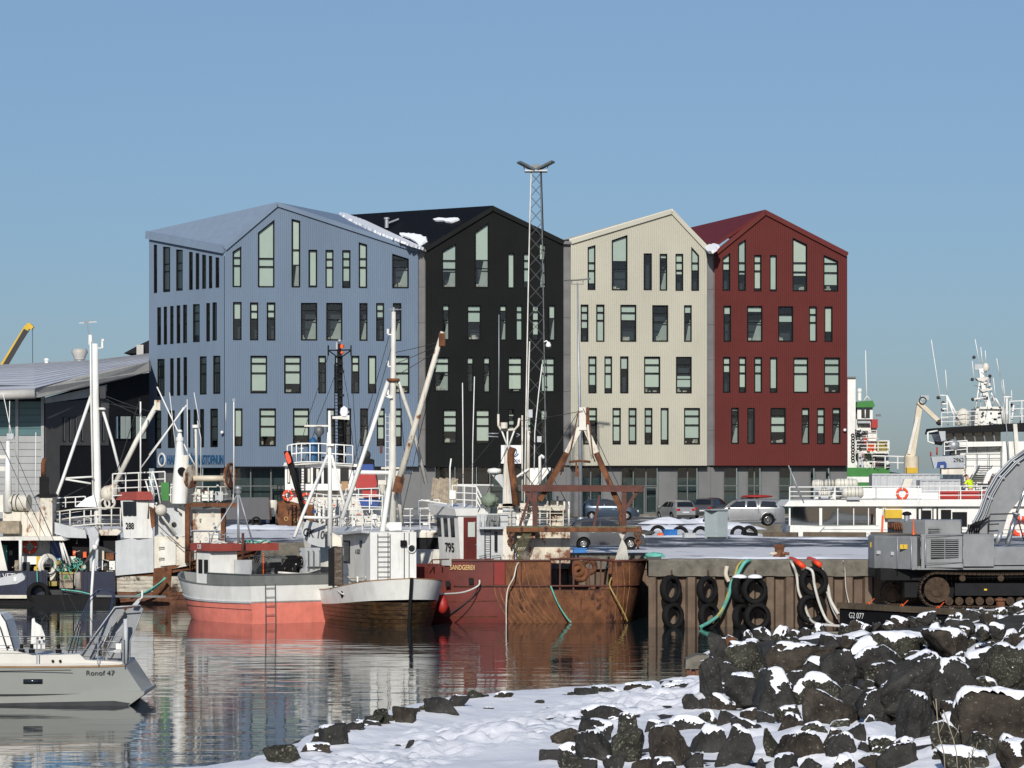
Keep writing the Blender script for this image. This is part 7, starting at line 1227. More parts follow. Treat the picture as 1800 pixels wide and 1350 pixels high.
# person in a yellow jacket
pe = thing('person', 'man in a bright yellow jacket and dark trousers leaning on the ferry roof', 'person', W(1703, 886, d + 1.6)); d2 = d + 1.6
def skin(name, J_, E_, mt, parent, sub=2):
    me = bpy.data.meshes.new(name); off = OFF[parent]; me.from_pydata([tuple(Vector(j[0]) - off) for j in J_], E_, []); o = bpy.data.objects.new(name, me); COL.objects.link(o); o.parent = parent; OFF[o] = off
    md = o.modifiers.new('s', 'SKIN'); 
    for v, j in zip(me.skin_vertices[0].data, J_): v.radius = (j[1], j[1] * (j[2] if len(j) > 2 else 1))
    me.skin_vertices[0].data[0].use_root = True; o.modifiers.new('u', 'SUBSURF').levels = sub; o.modifiers['u'].render_levels = sub; me.materials.append(MATS[mt]); return o
q = lambda px, py, dd=0: W(px, py, d2 + dd)
skin('body', [(q(1706, 862), .14), (q(1706, 854), .15, .8), (q(1704, 846), .19, .75), (q(1701.5, 841.5), .09), (q(1698.6, 838), .105), (q(1698, 835.5), .09), (q(1700, 846, -.2), .065), (q(1696, 852, -.3), .05), (q(1692, 850, -.4), .04), (q(1708, 846, .15), .065), (q(1709, 853, .2), .055), (q(1708, 859, .1), .045), (q(1703, 872, -.05), .1), (q(1702, 884, 0), .07), (q(1709, 872, .1), .1), (q(1710, 884, .1), .07)], [(0, 1), (1, 2), (2, 3), (3, 4), (4, 5), (2, 6), (6, 7), (7, 8), (2, 9), (9, 10), (10, 11), (0, 12), (12, 13), (0, 14), (14, 15)], 'skin', pe)
skin('jacket', [(q(1706, 860), .17), (q(1706, 854), .18, .8), (q(1704, 846), .21, .8), (q(1702.5, 843.5), .12), (q(1700, 846, -.2), .085), (q(1696, 851.5, -.3), .065), (q(1708, 846, .15), .09), (q(1709, 853, .2), .075), (q(1708, 858, .1), .065)], [(0, 1), (1, 2), (2, 3), (2, 4), (4, 5), (2, 6), (6, 7), (7, 8)], 'hivis', pe)
skin('trousers', [(q(1706, 862), .16), (q(1703, 872, -.05), .12), (q(1702, 885, 0), .085), (q(1709, 872, .1), .12), (q(1710, 885, .1), .085)], [(0, 1), (1, 2), (0, 3), (3, 4)], 'black_paint', pe)
m = MB(); m.ball(q(1698.2, 836.6, .02), .115, 10, .95); m.obj('hair', 'hair', pe)
# grey containers on the far quay
cg = 0
for (x0, y0, x1, y1, dd, lb) in ((1533, 834, 1652, 862, 262, 'long grey container behind the ferry roof'), (1617, 844, 1688, 864, 256, 'pale grey container with upright ribs nearest the man in yellow')):
    c_ = thing('shipping_container', lb, 'container', W((x0 + x1) / 2, 905, dd)); a, b = W(x0, y1, dd), W(x1, y0, dd); m = MB(); zB = QZ
    n = int((b.x - a.x) / .12); rows = [[Vector((a.x + (b.x - a.x) * i / n, dd - (.04 if i % 4 < 2 else 0), z)) for i in range(n + 1)] for z in (zB, b.z)]; m.grid(rows, smooth=False); m.obj('ribbed_side', 'light_grey_paint', c_)
    MB().box(((a.x + b.x) / 2, dd + 1.25, (zB + b.z) / 2), (b.x - a.x - .02, 2.4, b.z - zB)).obj('core', 'light_grey_paint', c_); MB().beam((a.x, dd - .04, b.z), (b.x, dd - .04, b.z), .1, .14).obj('top_rail', 'galv', c_)
text('SAMSKIP', .5, 'letter_black', c_, face(W(1652, 842, 261.8), (0, -1, 0)), sx=1.8, font_bold=True) if False else None
PG(fe, 'slanted_panel', 'cream_plastic', [(1584, 859), (1590, 842), (1605, 841), (1598, 859)], d + 4, .5)
# ---------- green and white ship
d = 330; gs = thing('green_white_ship', 'white ship with a green hull and green topped wheelhouse beyond the red house', 'ship', W(1525, 845, 332))
BX(gs, 'hull', 'green_paint', 1489, 822, 1564, 870, d, 8); BX(gs, 'tower', 'hull_white', 1490, 664, 1504, 830, d + 1, 5); BX(gs, 'tower_cap', 'galv_dark', 1489, 662, 1505, 665, d + .8, 5.4); BX(gs, 'wheelhouse', 'hull_white', 1507, 716, 1534, 737, d + 1, 5); PG(gs, 'wheelhouse_roof', 'green_paint', [(1506, 716), (1507, 706), (1534, 704), (1538, 713), (1536, 716)], d + .5, 6); BX(gs, 'window', 'glass_dark', 1514, 720, 1529, 735, d + .95, .2); TB(gs, 'window_bar', 'white_paint', d + .9, .06, [(1521, 720), (1521, 735)])
BX(gs, 'bridge_deck', 'hull_white', 1505, 737, 1541, 775, d + 1.5, 5); BX(gs, 'lower_house', 'hull_white', 1500, 775, 1562, 825, d + 2, 6); BX(gs, 'deck_plate', 'white_worn', 1505, 793, 1563, 797, d + .5, 4); BX(gs, 'vent_column', 'light_grey_paint', 1509, 795, 1519, 822, d + .2, 1)
for x0, y0, x1, y1, mt in ((1532, 737, 1543, 752, 'red_bright'), (1517, 770, 1525, 780, 'red_bright'), (1525, 780, 1537, 794, 'orange_plastic'), (1541, 776, 1560, 792, 'yellow_rope'), (1540, 800, 1558, 822, 'dark_grey'), (1508, 740, 1530, 744, 'galv'), (1506, 757, 1526, 761, 'galv_dark'), (1512, 764, 1516, 790, 'galv_dark')): BX(gs, 'deck_gear', mt, x0, y0, x1, y1, d + .6, .8)
ladder(gs, 'stair', 'dark_grey', W(1512, 790, d + .4), W(1508, 755, d + .4), .5, 9, r=.05); rail([W(1505, 793, d + .3), W(1563, 793, d + .3)], 1, 1, 3, .05).obj('railing', 'white_paint', gs); rail([W(1534, 823, d), W(1600, 825, d)], 1.2, 1.2, 2, .07).obj('railing', 'white_paint', gs); rail([W(1505, 775, d + 1), W(1541, 775, d + 1)], 1, 1, 2, .04).obj('railing', 'white_paint', gs)
for k in range(10): m = MB(); m.torus(W(1499 + (k % 2) * .5, 765 + k * 5, d + .9), .14, .05, (0, 1, 0), 8, 4); m.obj('tower_fitting', 'black_paint', gs)
TB(gs, 'whip_aerial', 'white_paint', d + 2, .05, [(1524, 706), (1523, 680), (1521.5, 616)]); m = MB(); m.ball(W(1511, 687, d + 2), .27, 10); m.cyl(W(1511, 704, d + 2), .22, .75, 10); m.obj('radar_dome', 'white_paint', gs); TB(gs, 'aerial_frame', 'white_paint', d + 2, .06, [(1518, 705), (1524, 696), (1531, 705)]); BX(gs, 'arm_light', 'galv_dark', 1540, 728, 1549, 732, d, .3)
BX(gs, 'hull_stripe', 'hull_white', 1489, 838, 1545, 848, d - .1, 1)
clutter(gs, 1506, 752, 1560, 822, 329.8, 36, 22, ('white_paint', 'dark_grey', 'galv', 'red_bright', 'white_worn', 'black_paint'))
# ---------- knuckle crane
d = 300; kc = thing('knuckle_crane', 'cream knuckle boom crane folded against the sky between the ships', 'crane', W(1602, 850, 301))
m = MB(); m.cyl(W(1602, 860, d), .66, 2.9, 16); m.obj('pedestal', 'crane_cream', kc); PG(kc, 'column', 'crane_cream', [(1592, 802), (1598, 787), (1602, 772), (1605, 772), (1607, 802)], d, .8); MB().beam(W(1603, 800, d + .3), W(1617, 708, d + .3), .5, .5).obj('main_boom', 'crane_cream', kc); MB().beam(W(1597, 798, d), W(1612, 735, d), .28, .28).obj('lift_cylinder', 'white_worn', kc); MB().beam(W(1614, 706, d), W(1650, 740, d), .36, .36).obj('jib', 'crane_cream', kc); MB().beam(W(1618, 699, d), W(1632, 699, d), .5, .4).obj('jib_cylinder', 'galv', kc); m = MB(); m.torus(W(1622, 704, d - .3), .3, .05, (0, 1, 0), 14, 5); m.obj('hose_loop', 'dark_grey', kc); m = MB(); m.ball(W(1651, 742, d), .3, 8); m.obj('jib_hook', 'dark_grey', kc); BX(kc, 'yellow_base', 'yellow_paint', 1594, 822, 1613, 832, d - 1.2, .8)
# ---------- big white trawler
d = 268; ws = thing('white_trawler', 'big white trawler with a black browed bridge and a mast full of aerials', 'ship', W(1740, 850, 272))
BX(ws, 'superstructure', 'hull_white', 1680, 776, 1900, 880, d + .5, 8); BX(ws, 'forward_house', 'hull_white', 1762, 776, 1900, 900, d - .8, 6); PG(ws, 'bridge_brow', 'black_paint', [(1647, 762), (1650, 752), (1800, 743), (1900, 740), (1900, 758), (1800, 757), (1700, 761)], d - 1, 8); PG(ws, 'bridge_glass', 'glass_dark', [(1656, 761), (1759, 759), (1759, 777), (1662, 777)], d - .3, 7)
for i in range(6): MB().beam(W(1664 + i * 17, 778, d - .4), W(1658 + i * 17.6, 760, d - .4), .12, .1).obj('window_post', 'galv_dark', ws)
PG(ws, 'bridge_sill', 'hull_white', [(1660, 777), (1762, 776), (1762, 784), (1680, 786)], d - .5, 3)
for y in (792, 806): TB(ws, 'wall_seam', 'light_grey_paint', d + .45, .03, [(1690, y), (1760, y - 1)])
for x in (1716, 1736): TB(ws, 'wall_seam', 'light_grey_paint', d + .45, .03, [(x, 786), (x, 830)])
PG(ws, 'wing_frame', 'galv', [(1650, 758), (1662, 758), (1662, 774), (1655, 776)], d - 1.2, .6); TB(ws, 'wing_rail', 'white_paint', d - 1.5, .07, [(1631, 760), (1631, 776), (1642, 780), (1648, 776)], [(1631, 760), (1648, 757)])
PG(ws, 'bow_bulwark', 'galv', [(1637, 803), (1696, 800), (1695, 822), (1642, 823)], d - 3, .5); text('2962', .46, 'letter_black', ws, face(W(1685, 809, d - 3.03), (0, -1, 0)), sx=.9, font_bold=True)
PG(ws, 'logo', 'blue_deep', [(1646, 823), (1648, 812), (1661, 811), (1664, 815), (1664, 822), (1659, 823), (1659, 817), (1653, 817), (1653, 823)], d - 3.06, .03)
rail([W(1660, 800, d - 2.5), W(1700, 797, d - 2)], 1.0, .8, 3, .05).obj('railing', 'white_paint', ws); TB(ws, 'bow_post', 'red_bright', d - 2.8, .06, [(1647, 800), (1647, 786)], [(1636, 802), (1636, 794)]); m = MB(); m.ball(W(1676, 783, d - 2), .5, 8); m.obj('deck_lamp', 'galv', ws); BX(ws, 'windlass', 'dark_grey', 1672, 788, 1688, 800, d - 2, 1); m = MB(); m.tube([W(1649, 782, d - 2), W(1650, 776, d - 2)], .3, 8); m.obj('black_ball', 'black_paint', ws)
for i in range(3):
    TB(ws, 'stair_string', 'white_paint', d - 4 + i * .4, .07, [(1694 + i * 8, 858), (1716 + i * 8, 816)])
ladder(ws, 'stair', 'galv_dark', W(1712, 856, d - 4), W(1733, 818, d - 4), 1.0, 10, r=.05); PG(ws, 'boat_ramp', 'white_paint', [(1722, 866), (1735, 830), (1742, 824), (1790, 823), (1790, 828), (1745, 830), (1730, 866)], d - 4.5, .6); rail([W(1697, 830, d - 3), W(1760, 830, d - 3)], 1.4, 1, 3, .04).obj('railing', 'galv', ws)
BX(ws, 'rusty_housing', 'white_rusty', 1655, 822, 1700, 834, d - 2.8, 1); BX(ws, 'deck_gear', 'rust', 1738, 846, 1746, 862, d - 5, .8); BX(ws, 'deck_gear', 'dark_grey', 1720, 850, 1752, 855, d - 5, .5); BX(ws, 'deck_gear', 'white_rusty', 1700, 834, 1760, 846, d - 3.5, 1)
# monkey island
rail([W(1655, 750, d), W(1720, 747, d)], 1.1, 1, 3, .035).obj('railing', 'white_paint', ws); rail([W(1775, 746, d), W(1860, 742, d)], 1.8, 1, 3, .05).obj('railing', 'white_paint', ws); BX(ws, 'top_house', 'hull_white', 1716, 718, 1768, 748, d + 1, 3); BX(ws, 'top_house_roof', 'white_worn', 1722, 715, 1762, 719, d + .7, 3.4); PG(ws, 'louvre_tower', 'white_worn', [(1713, 748), (1715, 722), (1724, 722), (1724, 748)], d + .5, 1)
m = MB(); m.lathe(W(1693, 748, d + 1), [(.5, 0), (.56, .3), (.58, .7), (.5, 1.05), (.3, 1.28), (.02, 1.38)], 20); m.obj('satellite_dome', 'cream_plastic', ws); m = MB(); m.lathe(W(1733, 652, d + 1), [(.2, 0), (.27, .12), (.28, .35), (.2, .55), (.02, .65)], 16); m.obj('satellite_dome', 'cream_plastic', ws)
MB().beam(W(1738, 716, d + 1), W(1730, 686, d + 1), .42, .42).obj('main_mast', 'hull_white', ws); MB().beam(W(1729, 686, d + 1), W(1724, 648, d + 1), .34, .34).obj('main_mast', 'hull_white', ws); PG(ws, 'mast_platform', 'white_worn', [(1716, 665), (1730, 662), (1740, 664), (1730, 671), (1720, 669)], d + .6, 1); PG(ws, 'mast_platform', 'white_worn', [(1722, 685), (1744, 681), (1744, 685), (1728, 689)], d + .6, 1); m = MB(); m.cyl(W(1737, 680, d + .8), .22, .7, 12); m.cyl(W(1733, 662, d + 1), .06, .6, 8); m.obj('mast_lamp', 'galv', ws); TB(ws, 'mast_leg', 'white_paint', d + .8, .07, [(1722, 672), (1715, 718)], [(1742, 690), (1752, 712)]); BX(ws, 'mast_head_frame', 'galv', 1713, 640, 1727, 650, d + 1, .3)
for (x0, y0, x1, y1) in ((1722, 640, 1714, 596), (1727, 640, 1724, 610), (1733, 636, 1732, 616), (1712, 665, 1709, 632), (1655, 715, 1637, 597), (1665, 692, 1662, 650), (1750, 700, 1746, 664), (1766, 700, 1752, 630), (1767, 700, 1763, 667), (1779, 705, 1778, 686), (1724, 715, 1724, 695), (1793, 740, 1794, 718), (1744, 716, 1744, 700)): TB(ws, 'whip_aerial', 'white_paint', d + 1, .035, [(x0, y0), (x1, y1)])
TB(ws, 'aerial_frame', 'white_paint', d + .5, .08, [(1652, 695), (1664, 695), (1666, 748)], [(1664, 695), (1690, 745)], [(1666, 698), (1682, 748)], [(1656, 710), (1665, 710)], [(1656, 719), (1665, 719)], [(1653, 734), (1666, 734)], [(1655, 740), (1656, 745)]); TB(ws, 'aerial_frame', 'white_paint', d + .5, .08, [(1762, 698), (1778, 698)], [(1765, 700), (1765, 745)], [(1770, 700), (1770, 745)], [(1712, 702), (1730, 699)], [(1782, 712), (1778, 745)], [(1758, 715), (1750, 700)])
for x, y in ((1710, 702), (1709, 667), (1649, 699), (1712, 628), (1658, 708), (1657, 720), (1778, 712), (1740, 661)): m = MB(); m.ball(W(x, y, d + .6), .14, 8); m.obj('signal_lamp', 'dark_grey', ws)
MB().tube([W(1775, 850, d - 2), W(1772, 780, d - 2), (W(1764, 700, d - 2)), W(1754, 632, d - 2)], .06, 6, .03).obj('derrick_pole', 'galv', ws); MB().beam(W(1788, 800, d - 1.5), W(1784, 745, d - 1.5), .3, .3).obj('samson_post', 'white_worn', ws)

clutter(ws, 1714, 700, 1770, 748, 268.3, 34, 23, ('white_paint', 'galv', 'dark_grey', 'white_worn', 'black_paint')); clutter(ws, 1700, 835, 1790, 862, 263, 26, 24); clutter(ws, 1722, 650, 1744, 700, 268.6, 14, 25, ('white_paint', 'galv', 'dark_grey')); clutter(ws, 1776, 700, 1800, 745, 268.3, 10, 26, ('white_paint', 'galv', 'dark_grey'))
# ================================================================= barge with excavator
d = 142; ba = thing('barge', 'black work barge with a timber edge carrying the excavator', 'barge', W(1640, 1110, 140))
A_, B_b = W(1476, 1062, 142.6), W(1765, 1084, 133.5); A_.z = B_b.z = 1.0; D_ = Vector((.45, 1, 0)).normalized() * 9; ex_ = (B_b - A_).normalized() * 6
m = MB(); q0 = [A_, B_b + ex_, B_b + ex_ + D_, A_ + D_ * .55 + Vector((.3, 0, 0))]; m.prism([Vector((p.x, p.y, -.4)) for p in q0], (0, 0, 1.34)); m.obj('hull', 'black_paint', ba)
m = MB(); m.prism([Vector((p.x, p.y, .945)) for p in q0], (0, 0, .02)); m.obj('deck', 'snow', ba)
for i in range(5): a = A_.lerp(B_b + ex_, i / 5); b = A_.lerp(B_b + ex_, (i + 1) / 5 - .004); MB().beam(a + zz * .05 + Vector((0, .1, 0)), b + zz * .05 + Vector((0, .1, 0)), .3, .24).obj('timber_edge', 'kerb_wood', ba)
ln_ = Vector(((B_b - A_).y, -(B_b - A_).x, 0)).normalized(); text('G2 077', .34, 'letter_white', ba, face(A_.lerp(B_b, .11) + ln_ * .02 - zz * .35, ln_)); text('CL 022', .26, 'letter_white', ba, face(A_.lerp(B_b, .33) + ln_ * .02 - zz * .55, ln_))
for f in (.19, .40, .62):
    m = MB(); p = A_.lerp(B_b, f) + zz * .16 + ln_ * .05; m.torus(p, .08, .03, tuple(ln_), 10, 5); m.torus(p - zz * .17, .06, .03, (1, .3, 0), 10, 5); m.tube([p, p + Vector((.3, .5, .22))], .02, 4); tag(recentre(m.obj('ratchet_strap', 'orange_plastic')), {.19: 'orange lashing hook at the outer end of the barge', .40: 'orange lashing hook under the far track', .62: 'orange lashing hook by the near track sprocket'}[f], 'lashing hook', 'orange lashings on the barge')
m = MB(); p = A_.lerp(B_b, .98) + zz * .1; m.cyl(p, .17, .5, 12); m.cyl(p + zz * .5, .24, .08, 12); m.obj('bitt', 'rust', ba)
exv = thing('excavator', 'grey tracked excavator with rusty tracks seen from behind on the barge', 'excavator', W(1680, 1065, 142)); M_('exc_grey', (.23, .24, .245), .45, var=.14, scale=1.2, dirt=.35, rust=.06)
def plan(pts, y0, y1, nm, mt, inset=0):
    P = [W(p[0], 1000, p[1]) for p in pts]; z0 = CAM_Z - (y0 - HZ) / FOC * 142; z1 = CAM_Z - (y1 - HZ) / FOC * 142; c = sum(P, Vector()) / len(P); m = MB(); n = len(P)
    lo = [Vector((p.x, p.y, z0)) for p in P]; md = [Vector((p.x, p.y, z1 - .08)) for p in P]; hi = [Vector((p.x + (c.x - p.x) * .02, p.y + (c.y - p.y) * .04, z1)) for p in P]
    for a, b in ((lo, md), (md, hi)): m.add(a + b, [(i, (i + 1) % n, n + (i + 1) % n, n + i) for i in range(n)])
    m.poly(hi); m.poly(lo[::-1]); return m.obj(nm, mt, exv)
CW = [(1526, 144.6), (1527, 143.4), (1537, 142.5), (1577, 141.4), (1600, 140.9), (1612, 140.8), (1618, 141.5), (1618, 145)]
plan(CW, 999, 942, 'counterweight', 'exc_grey'); plan([(1539, 142.9), (1600, 141.6), (1610, 141.3), (1600, 144.5), (1545, 144.7)], 1002, 998, 'counterweight_lip', 'rust'); plan([(1618.5, 140.9), (1693, 140.7), (1693, 144), (1618.5, 144)], 996, 938, 'engine_bay', 'exc_grey'); plan([(1693.5, 140.75), (1747, 140.8), (1747, 144), (1693.5, 144)], 994, 938, 'tank_panel', 'exc_grey'); plan([(1747.5, 140.9), (1860, 141.3), (1860, 144), (1747.5, 144)], 992, 960, 'tool_box', 'exc_grey'); plan([(1600, 140.85), (1860, 141.0), (1860, 144), (1600, 144)], 1000, 994, 'frame_skirt', 'exc_grey')
plan([(1560, 143.6), (1626, 141.8), (1689, 141.6), (1691, 143.9), (1565, 144.6)], 938, 914, 'engine_hood', 'exc_grey')
for (x0, y0, x1, y1, n, dd) in ((1637, 948, 1660, 981, 9, 140.72), (1662, 948, 1685, 981, 9, 140.72), (1632, 928, 1655, 937, 3, 141.72), (1664, 928, 1687, 937, 3, 141.72)):
    gq = BX(exv, 'vent_recess', 'black_paint', x0, y0, x1, y1, dd, .1)
    for i in range(n): y = y0 + (y1 - y0) * (i + .5) / n; BX(gq, 'louvre', 'exc_grey', x0, y - 1, x1, y + .4, dd - .04, .05)
TB(exv, 'panel_edge', 'galv', 140.6, .035, [(1602, 999), (1602, 945)], [(1627, 993), (1627, 942)]); TB(exv, 'panel_seam', 'dark_grey', 140.68, .012, [(1629, 990), (1692, 989)], [(1628, 942), (1692, 941)], [(1692, 991), (1692, 940)], [(1619, 996), (1619, 942)]); TB(exv, 'corner_seam', 'galv', 140.85, .02, [(1577.5, 998), (1577.5, 943)]); BX(exv, 'warning_label', 'yellow_paint', 1582, 957, 1595, 965, 141.0, .03); BX(exv, 'lifting_eye', 'galv', 1541, 968, 1550, 974, 142.2, .05); BX(exv, 'lifting_eye', 'galv', 1566, 970, 1575, 976, 141.55, .05); BX(exv, 'spray_mark', 'yellow_paint', 1530, 953, 1533, 962, 143.0, .02)
text('!', .2, 'letter_black', exv, face(W(1588, 961, 140.98), (0, -1, 0)))
m = MB(); m.cyl(W(1594, 924, 143), .16, .8, 14, (-1, .2, 0)); [m.torus(W(1572 + k * 4, 927, 142.7), .14, .04, (1, 0, .2), 12, 5) for k in range(4)]; m.obj('silencer', 'rust', exv); m = MB(); m.cyl(W(1594, 916, 142.8), .12, .3, 12); m.obj('intake_pipe', 'galv', exv); m = MB(); m.lathe(W(1594, 903, 142.8), [(.01, .1), (.16, .06), (.2, 0), (.2, -.04), (.1, -.08)], 14); m.obj('rain_cap', 'black_paint', exv); m = MB(); m.lathe(W(1606, 940, 141.6), [(.07, 0), (.035, .3), (.015, .68)], 8); tag(recentre(m.obj('traffic_cone', 'orange_plastic')), 'thin orange marker cone on the excavator counterweight', 'cone')
m = MB(); m.prism([W(x, y, 141.6) for x, y in ((1700, 938), (1712, 922), (1727, 893), (1742, 858), (1760, 828), (1784, 806), (1830, 780), (1905, 765), (1905, 830), (1850, 835), (1815, 850), (1795, 875), (1772, 903), (1762, 938))], (0, .75, 0)); m.obj('boom', 'exc_grey', exv)
m = MB()
for (o, r_) in ((0, .045), (3.5, .035), (9, .03), (12, .03)): m.tube([W(x + o, y + o * .4, 141.4) for x, y in ((1704, 930), (1713, 916), (1721, 900), (1733, 866), (1750, 836), (1776, 808), (1810, 785))], r_, 6)
for x, y in ((1712, 917), (1731, 870), (1752, 834), (1778, 808)): m.beam(W(x - 3, y - 1, 141.45), W(x + 14, y + 7, 141.45), .08, .08)
m.obj('hydraulic_pipe', 'galv', exv); m = MB()
for k in range(5): m.tube([W(1704 + k * 4, 936, 141.4), W(1706 + k * 4, 924, 141.2), W(1716 + k * 3, 918, 141.2), W(1728 + k * 3, 916 - k * 2, 141.3)], .035, 6)
m.obj('hydraulic_hose', 'black_paint', exv); BX(exv, 'valve_block', 'galv_dark', 1703, 922, 1726, 938, 141.7, .4)
MB().tube([W(1770, 958, 141.2), W(1786, 905, 141.2)], .11, 12).obj('boom_cylinder', 'chrome', exv); MB().tube([W(1785, 908, 141.2), W(1808, 840, 141.2)], .065, 10).obj('cylinder_rod', 'chrome', exv); MB().torus(W(1786, 903, 141.2), .12, .05, (.3, 0, 1), 14, 6).obj('cylinder_gland', 'galv', exv); MB().tube([W(1752, 956, 141.5), W(1760, 934, 141.5)], .1, 10).obj('pin_boss', 'galv', exv)
TB(exv, 'handrail', 'dark_grey', 141.0, .03, [(1738, 935), (1738, 910), (1741, 904), (1780, 903), (1790, 915), (1800, 950)], [(1738, 922), (1756, 921)]); TB(exv, 'handrail', 'dark_grey', 142.5, .025, [(1614, 914), (1614, 893), (1620, 893), (1620, 914)], [(1640, 914), (1640, 891), (1647, 891), (1647, 914)])
# undercarriage
def track(x0, x1, yt, yb, dd, wd, label, partial=False):
    s = dd / FOC; zt_, zb_ = CAM_Z - (yt - HZ) * s, CAM_Z - (yb - HZ) * s; r = (zt_ - zb_) / 2; xa = (x0 - 900) * s + r; xb = (x1 - 900) * s - r; zc = (zt_ + zb_) / 2; per = 2 * (xb - xa) + 2 * math.pi * r; n = int(per / .19)
    def pos(t):
        t = t % per
        if t < xb - xa: return (xa + t, zc + r + .05 * math.sin(math.pi * t / (xb - xa)) * -1), (0, 1)
        t -= xb - xa
        if t < math.pi * r: a = math.pi / 2 - t / r; return (xb + r * math.cos(a), zc + r * math.sin(a)), (math.cos(a), math.sin(a))
        t -= math.pi * r
        if t < xb - xa: return (xb - t, zc - r), (0, -1)
        t -= xb - xa; a = -math.pi / 2 - t / r; return (xa + r * math.cos(a), zc + r * math.sin(a)), (math.cos(a), math.sin(a))
    me = None
    for i in range(n):
        (x, z), (nx, nz_) = pos(i * per / n); ang = math.atan2(nx, nz_)
        if me is None:
            m = MB(); m.box((0, 0, 0), (.17, wd, .05)); m.box((-.05, 0, .045), (.03, wd, .05)); m.box((.05, 0, .045), (.03, wd, .05)); o = m.obj('track_pad', 'track_rust'); o.parent = exv; OFF[o] = OFF[exv]; me = o.data
        else: o = bpy.data.objects.new('track_pad', me); COL.objects.link(o); o.parent = exv; OFF[o] = OFF[exv]
        o.location = Vector((x, dd + wd / 2, z)) - OFF[exv]; o.rotation_euler = (0, ang, 0)
    m = MB(); m.cyl((xa, dd - .02, zc), r * .78, .12, 20, (0, 1, 0)); m.cyl((xa, dd - .1, zc), r * .4, .15, 14, (0, 1, 0)); m.obj('sprocket', 'track_rust', exv); m = MB(); m.box(((xa + xb) / 2 + .4, dd + .1, zc + .02), (xb - xa - r, .25, r * .75)); m.obj('track_frame', 'black_paint', exv)
    k = int((xb - xa) / .42)
    for i in range(k): m = MB(); m.cyl((xa + .5 + i * .42, dd - .02, zb_ + .22), .17, .22, 14, (0, 1, 0)); m.cyl((xa + .5 + i * .42, dd - .06, zb_ + .22), .08, .1, 10, (0, 1, 0)); m.obj('track_roller', 'track_rust', exv)
    for f in (.22, .55): m = MB(); m.cyl((xa + (xb - xa) * f, dd - .02, zt_ - .2), .13, .2, 12, (0, 1, 0)); m.obj('carrier_roller', 'track_rust', exv)
track(1618, 1880, 1008, 1066, 140.6, .6, ''); track(1550, 1800, 1022, 1062, 143.6, .6, '')
BX(exv, 'turntable_shade', 'black_paint', 1548, 999, 1850, 1020, 141.6, 2.2); BX(exv, 'cross_frame', 'black_paint', 1590, 1010, 1850, 1050, 141.8, 2.0); BX(exv, 'frame_mark', 'yellow_paint', 1730, 1035, 1735, 1038, 140.55, .04)  # black turntable box widened to fill the shadow under the counterweight
# ================================================================= snowy shore and rubble mound
CP = [(470, 1352, .12), (560, 1302, .12), (640, 1274, .12), (740, 1246, .12), (830, 1233, .12), (940, 1223, .12), (1060, 1214, .12), (1150, 1209, .12), (1205, 1203, .1), (1215, 1178, -.4), (1240, 1142, -.3),
      (1290, 1132, 1.1), (1400, 1122, 1.3), (1480, 1116, 1.4), (1640, 1100, 1.7), (1800, 1078, 2.2), (1960, 1070, 2.5), (1300, 1200, .9), (1500, 1200, 1.3), (1700, 1200, 1.7), (1960, 1180, 2.1), (1300, 1300, .9), (1500, 1300, 1.15), (1750, 1300, 1.5), (1960, 1300, 1.8),
      (1300, 1375, .9), (1550, 1375, 1.1), (1850, 1375, 1.6), (1000, 1360, .85), (760, 1365, .5), (900, 1290, .5), (1050, 1255, .5), (1150, 1228, .5), (1000, 1600, .9), (1700, 1600, 1.4), (400, 1600, .3), (640, 1320, .35), (1230, 1240, .6)]
NC0 = len(CP)
for (a, b, c), (e, f, g) in list(zip(CP[:9], CP[1:9])) + list(zip(CP[11:15], CP[12:16])): CP += [(a + (e - a) * t, b + (f - b) * t, c + (g - c) * t) for t in (.33, .67)]
nS = list(range(9)) + list(range(NC0, NC0 + 16)); nM = list(range(10, 16)) + list(range(NC0 + 16, NC0 + 24))
pts = [(*G(px, py, z)[:2], z) for px, py, z in CP]
pts += [(pts[i][0] - 1.4, pts[i][1] + 5.0, -1.0) for i in nS] + [(pts[i][0] + .6, pts[i][1] - 2.2, .34) for i in nS] + [(pts[i][0], pts[i][1] + 4.5, -1.2) for i in nM] + [(-14, 70, -1), (-18, 60, -1), (-12, 100, -1.5), (0, 130, -1.5), (30, 135, -1.5)]
Pn = np.array(pts)
def terr(xy):                                    # inverse-distance surface through the measured spots, so it never overshoots them
    xy = np.atleast_2d(np.array(xy, float)); out = np.empty(len(xy))
    for k in range(0, len(xy), 20000):
        c = xy[k:k + 20000]; w_i = 1 / (((c[:, None, 0] - Pn[None, :, 0]) ** 2 + ((c[:, None, 1] - Pn[None, :, 1]) * .55) ** 2) ** 1.7 + .05); out[k:k + 20000] = (w_i * Pn[None, :, 2]).sum(1) / w_i.sum(1)
    return out
xs = np.arange(-14, 24, .11); ys = np.arange(56, 122, .22); X, Y = np.meshgrid(xs, ys); Zt = terr(np.c_[X.ravel(), Y.ravel()]).reshape(X.shape)
def vnoise(X, Y, f, seed):                       # smooth value noise, vectorised
    r = np.random.RandomState(seed).rand(256, 256); u, v = X * f + 100, Y * f + 100; i, j = np.floor(u).astype(int), np.floor(v).astype(int); a, b = u - i, v - j; a = a * a * (3 - 2 * a); b = b * b * (3 - 2 * b); q = lambda i, j: r[i % 256, j % 256]
    return (q(i, j) * (1 - a) + q(i + 1, j) * a) * (1 - b) + (q(i, j + 1) * (1 - a) + q(i + 1, j + 1) * a) * b - .5
fbm = lambda f, s: vnoise(X, Y, f, s) + .5 * vnoise(X, Y, f * 2.1, s + 1) + .25 * vnoise(X, Y, f * 4.3, s + 2)
PX = 900 + FOC * X / Y; PY = HZ + FOC * (CAM_Z - Zt) / Y
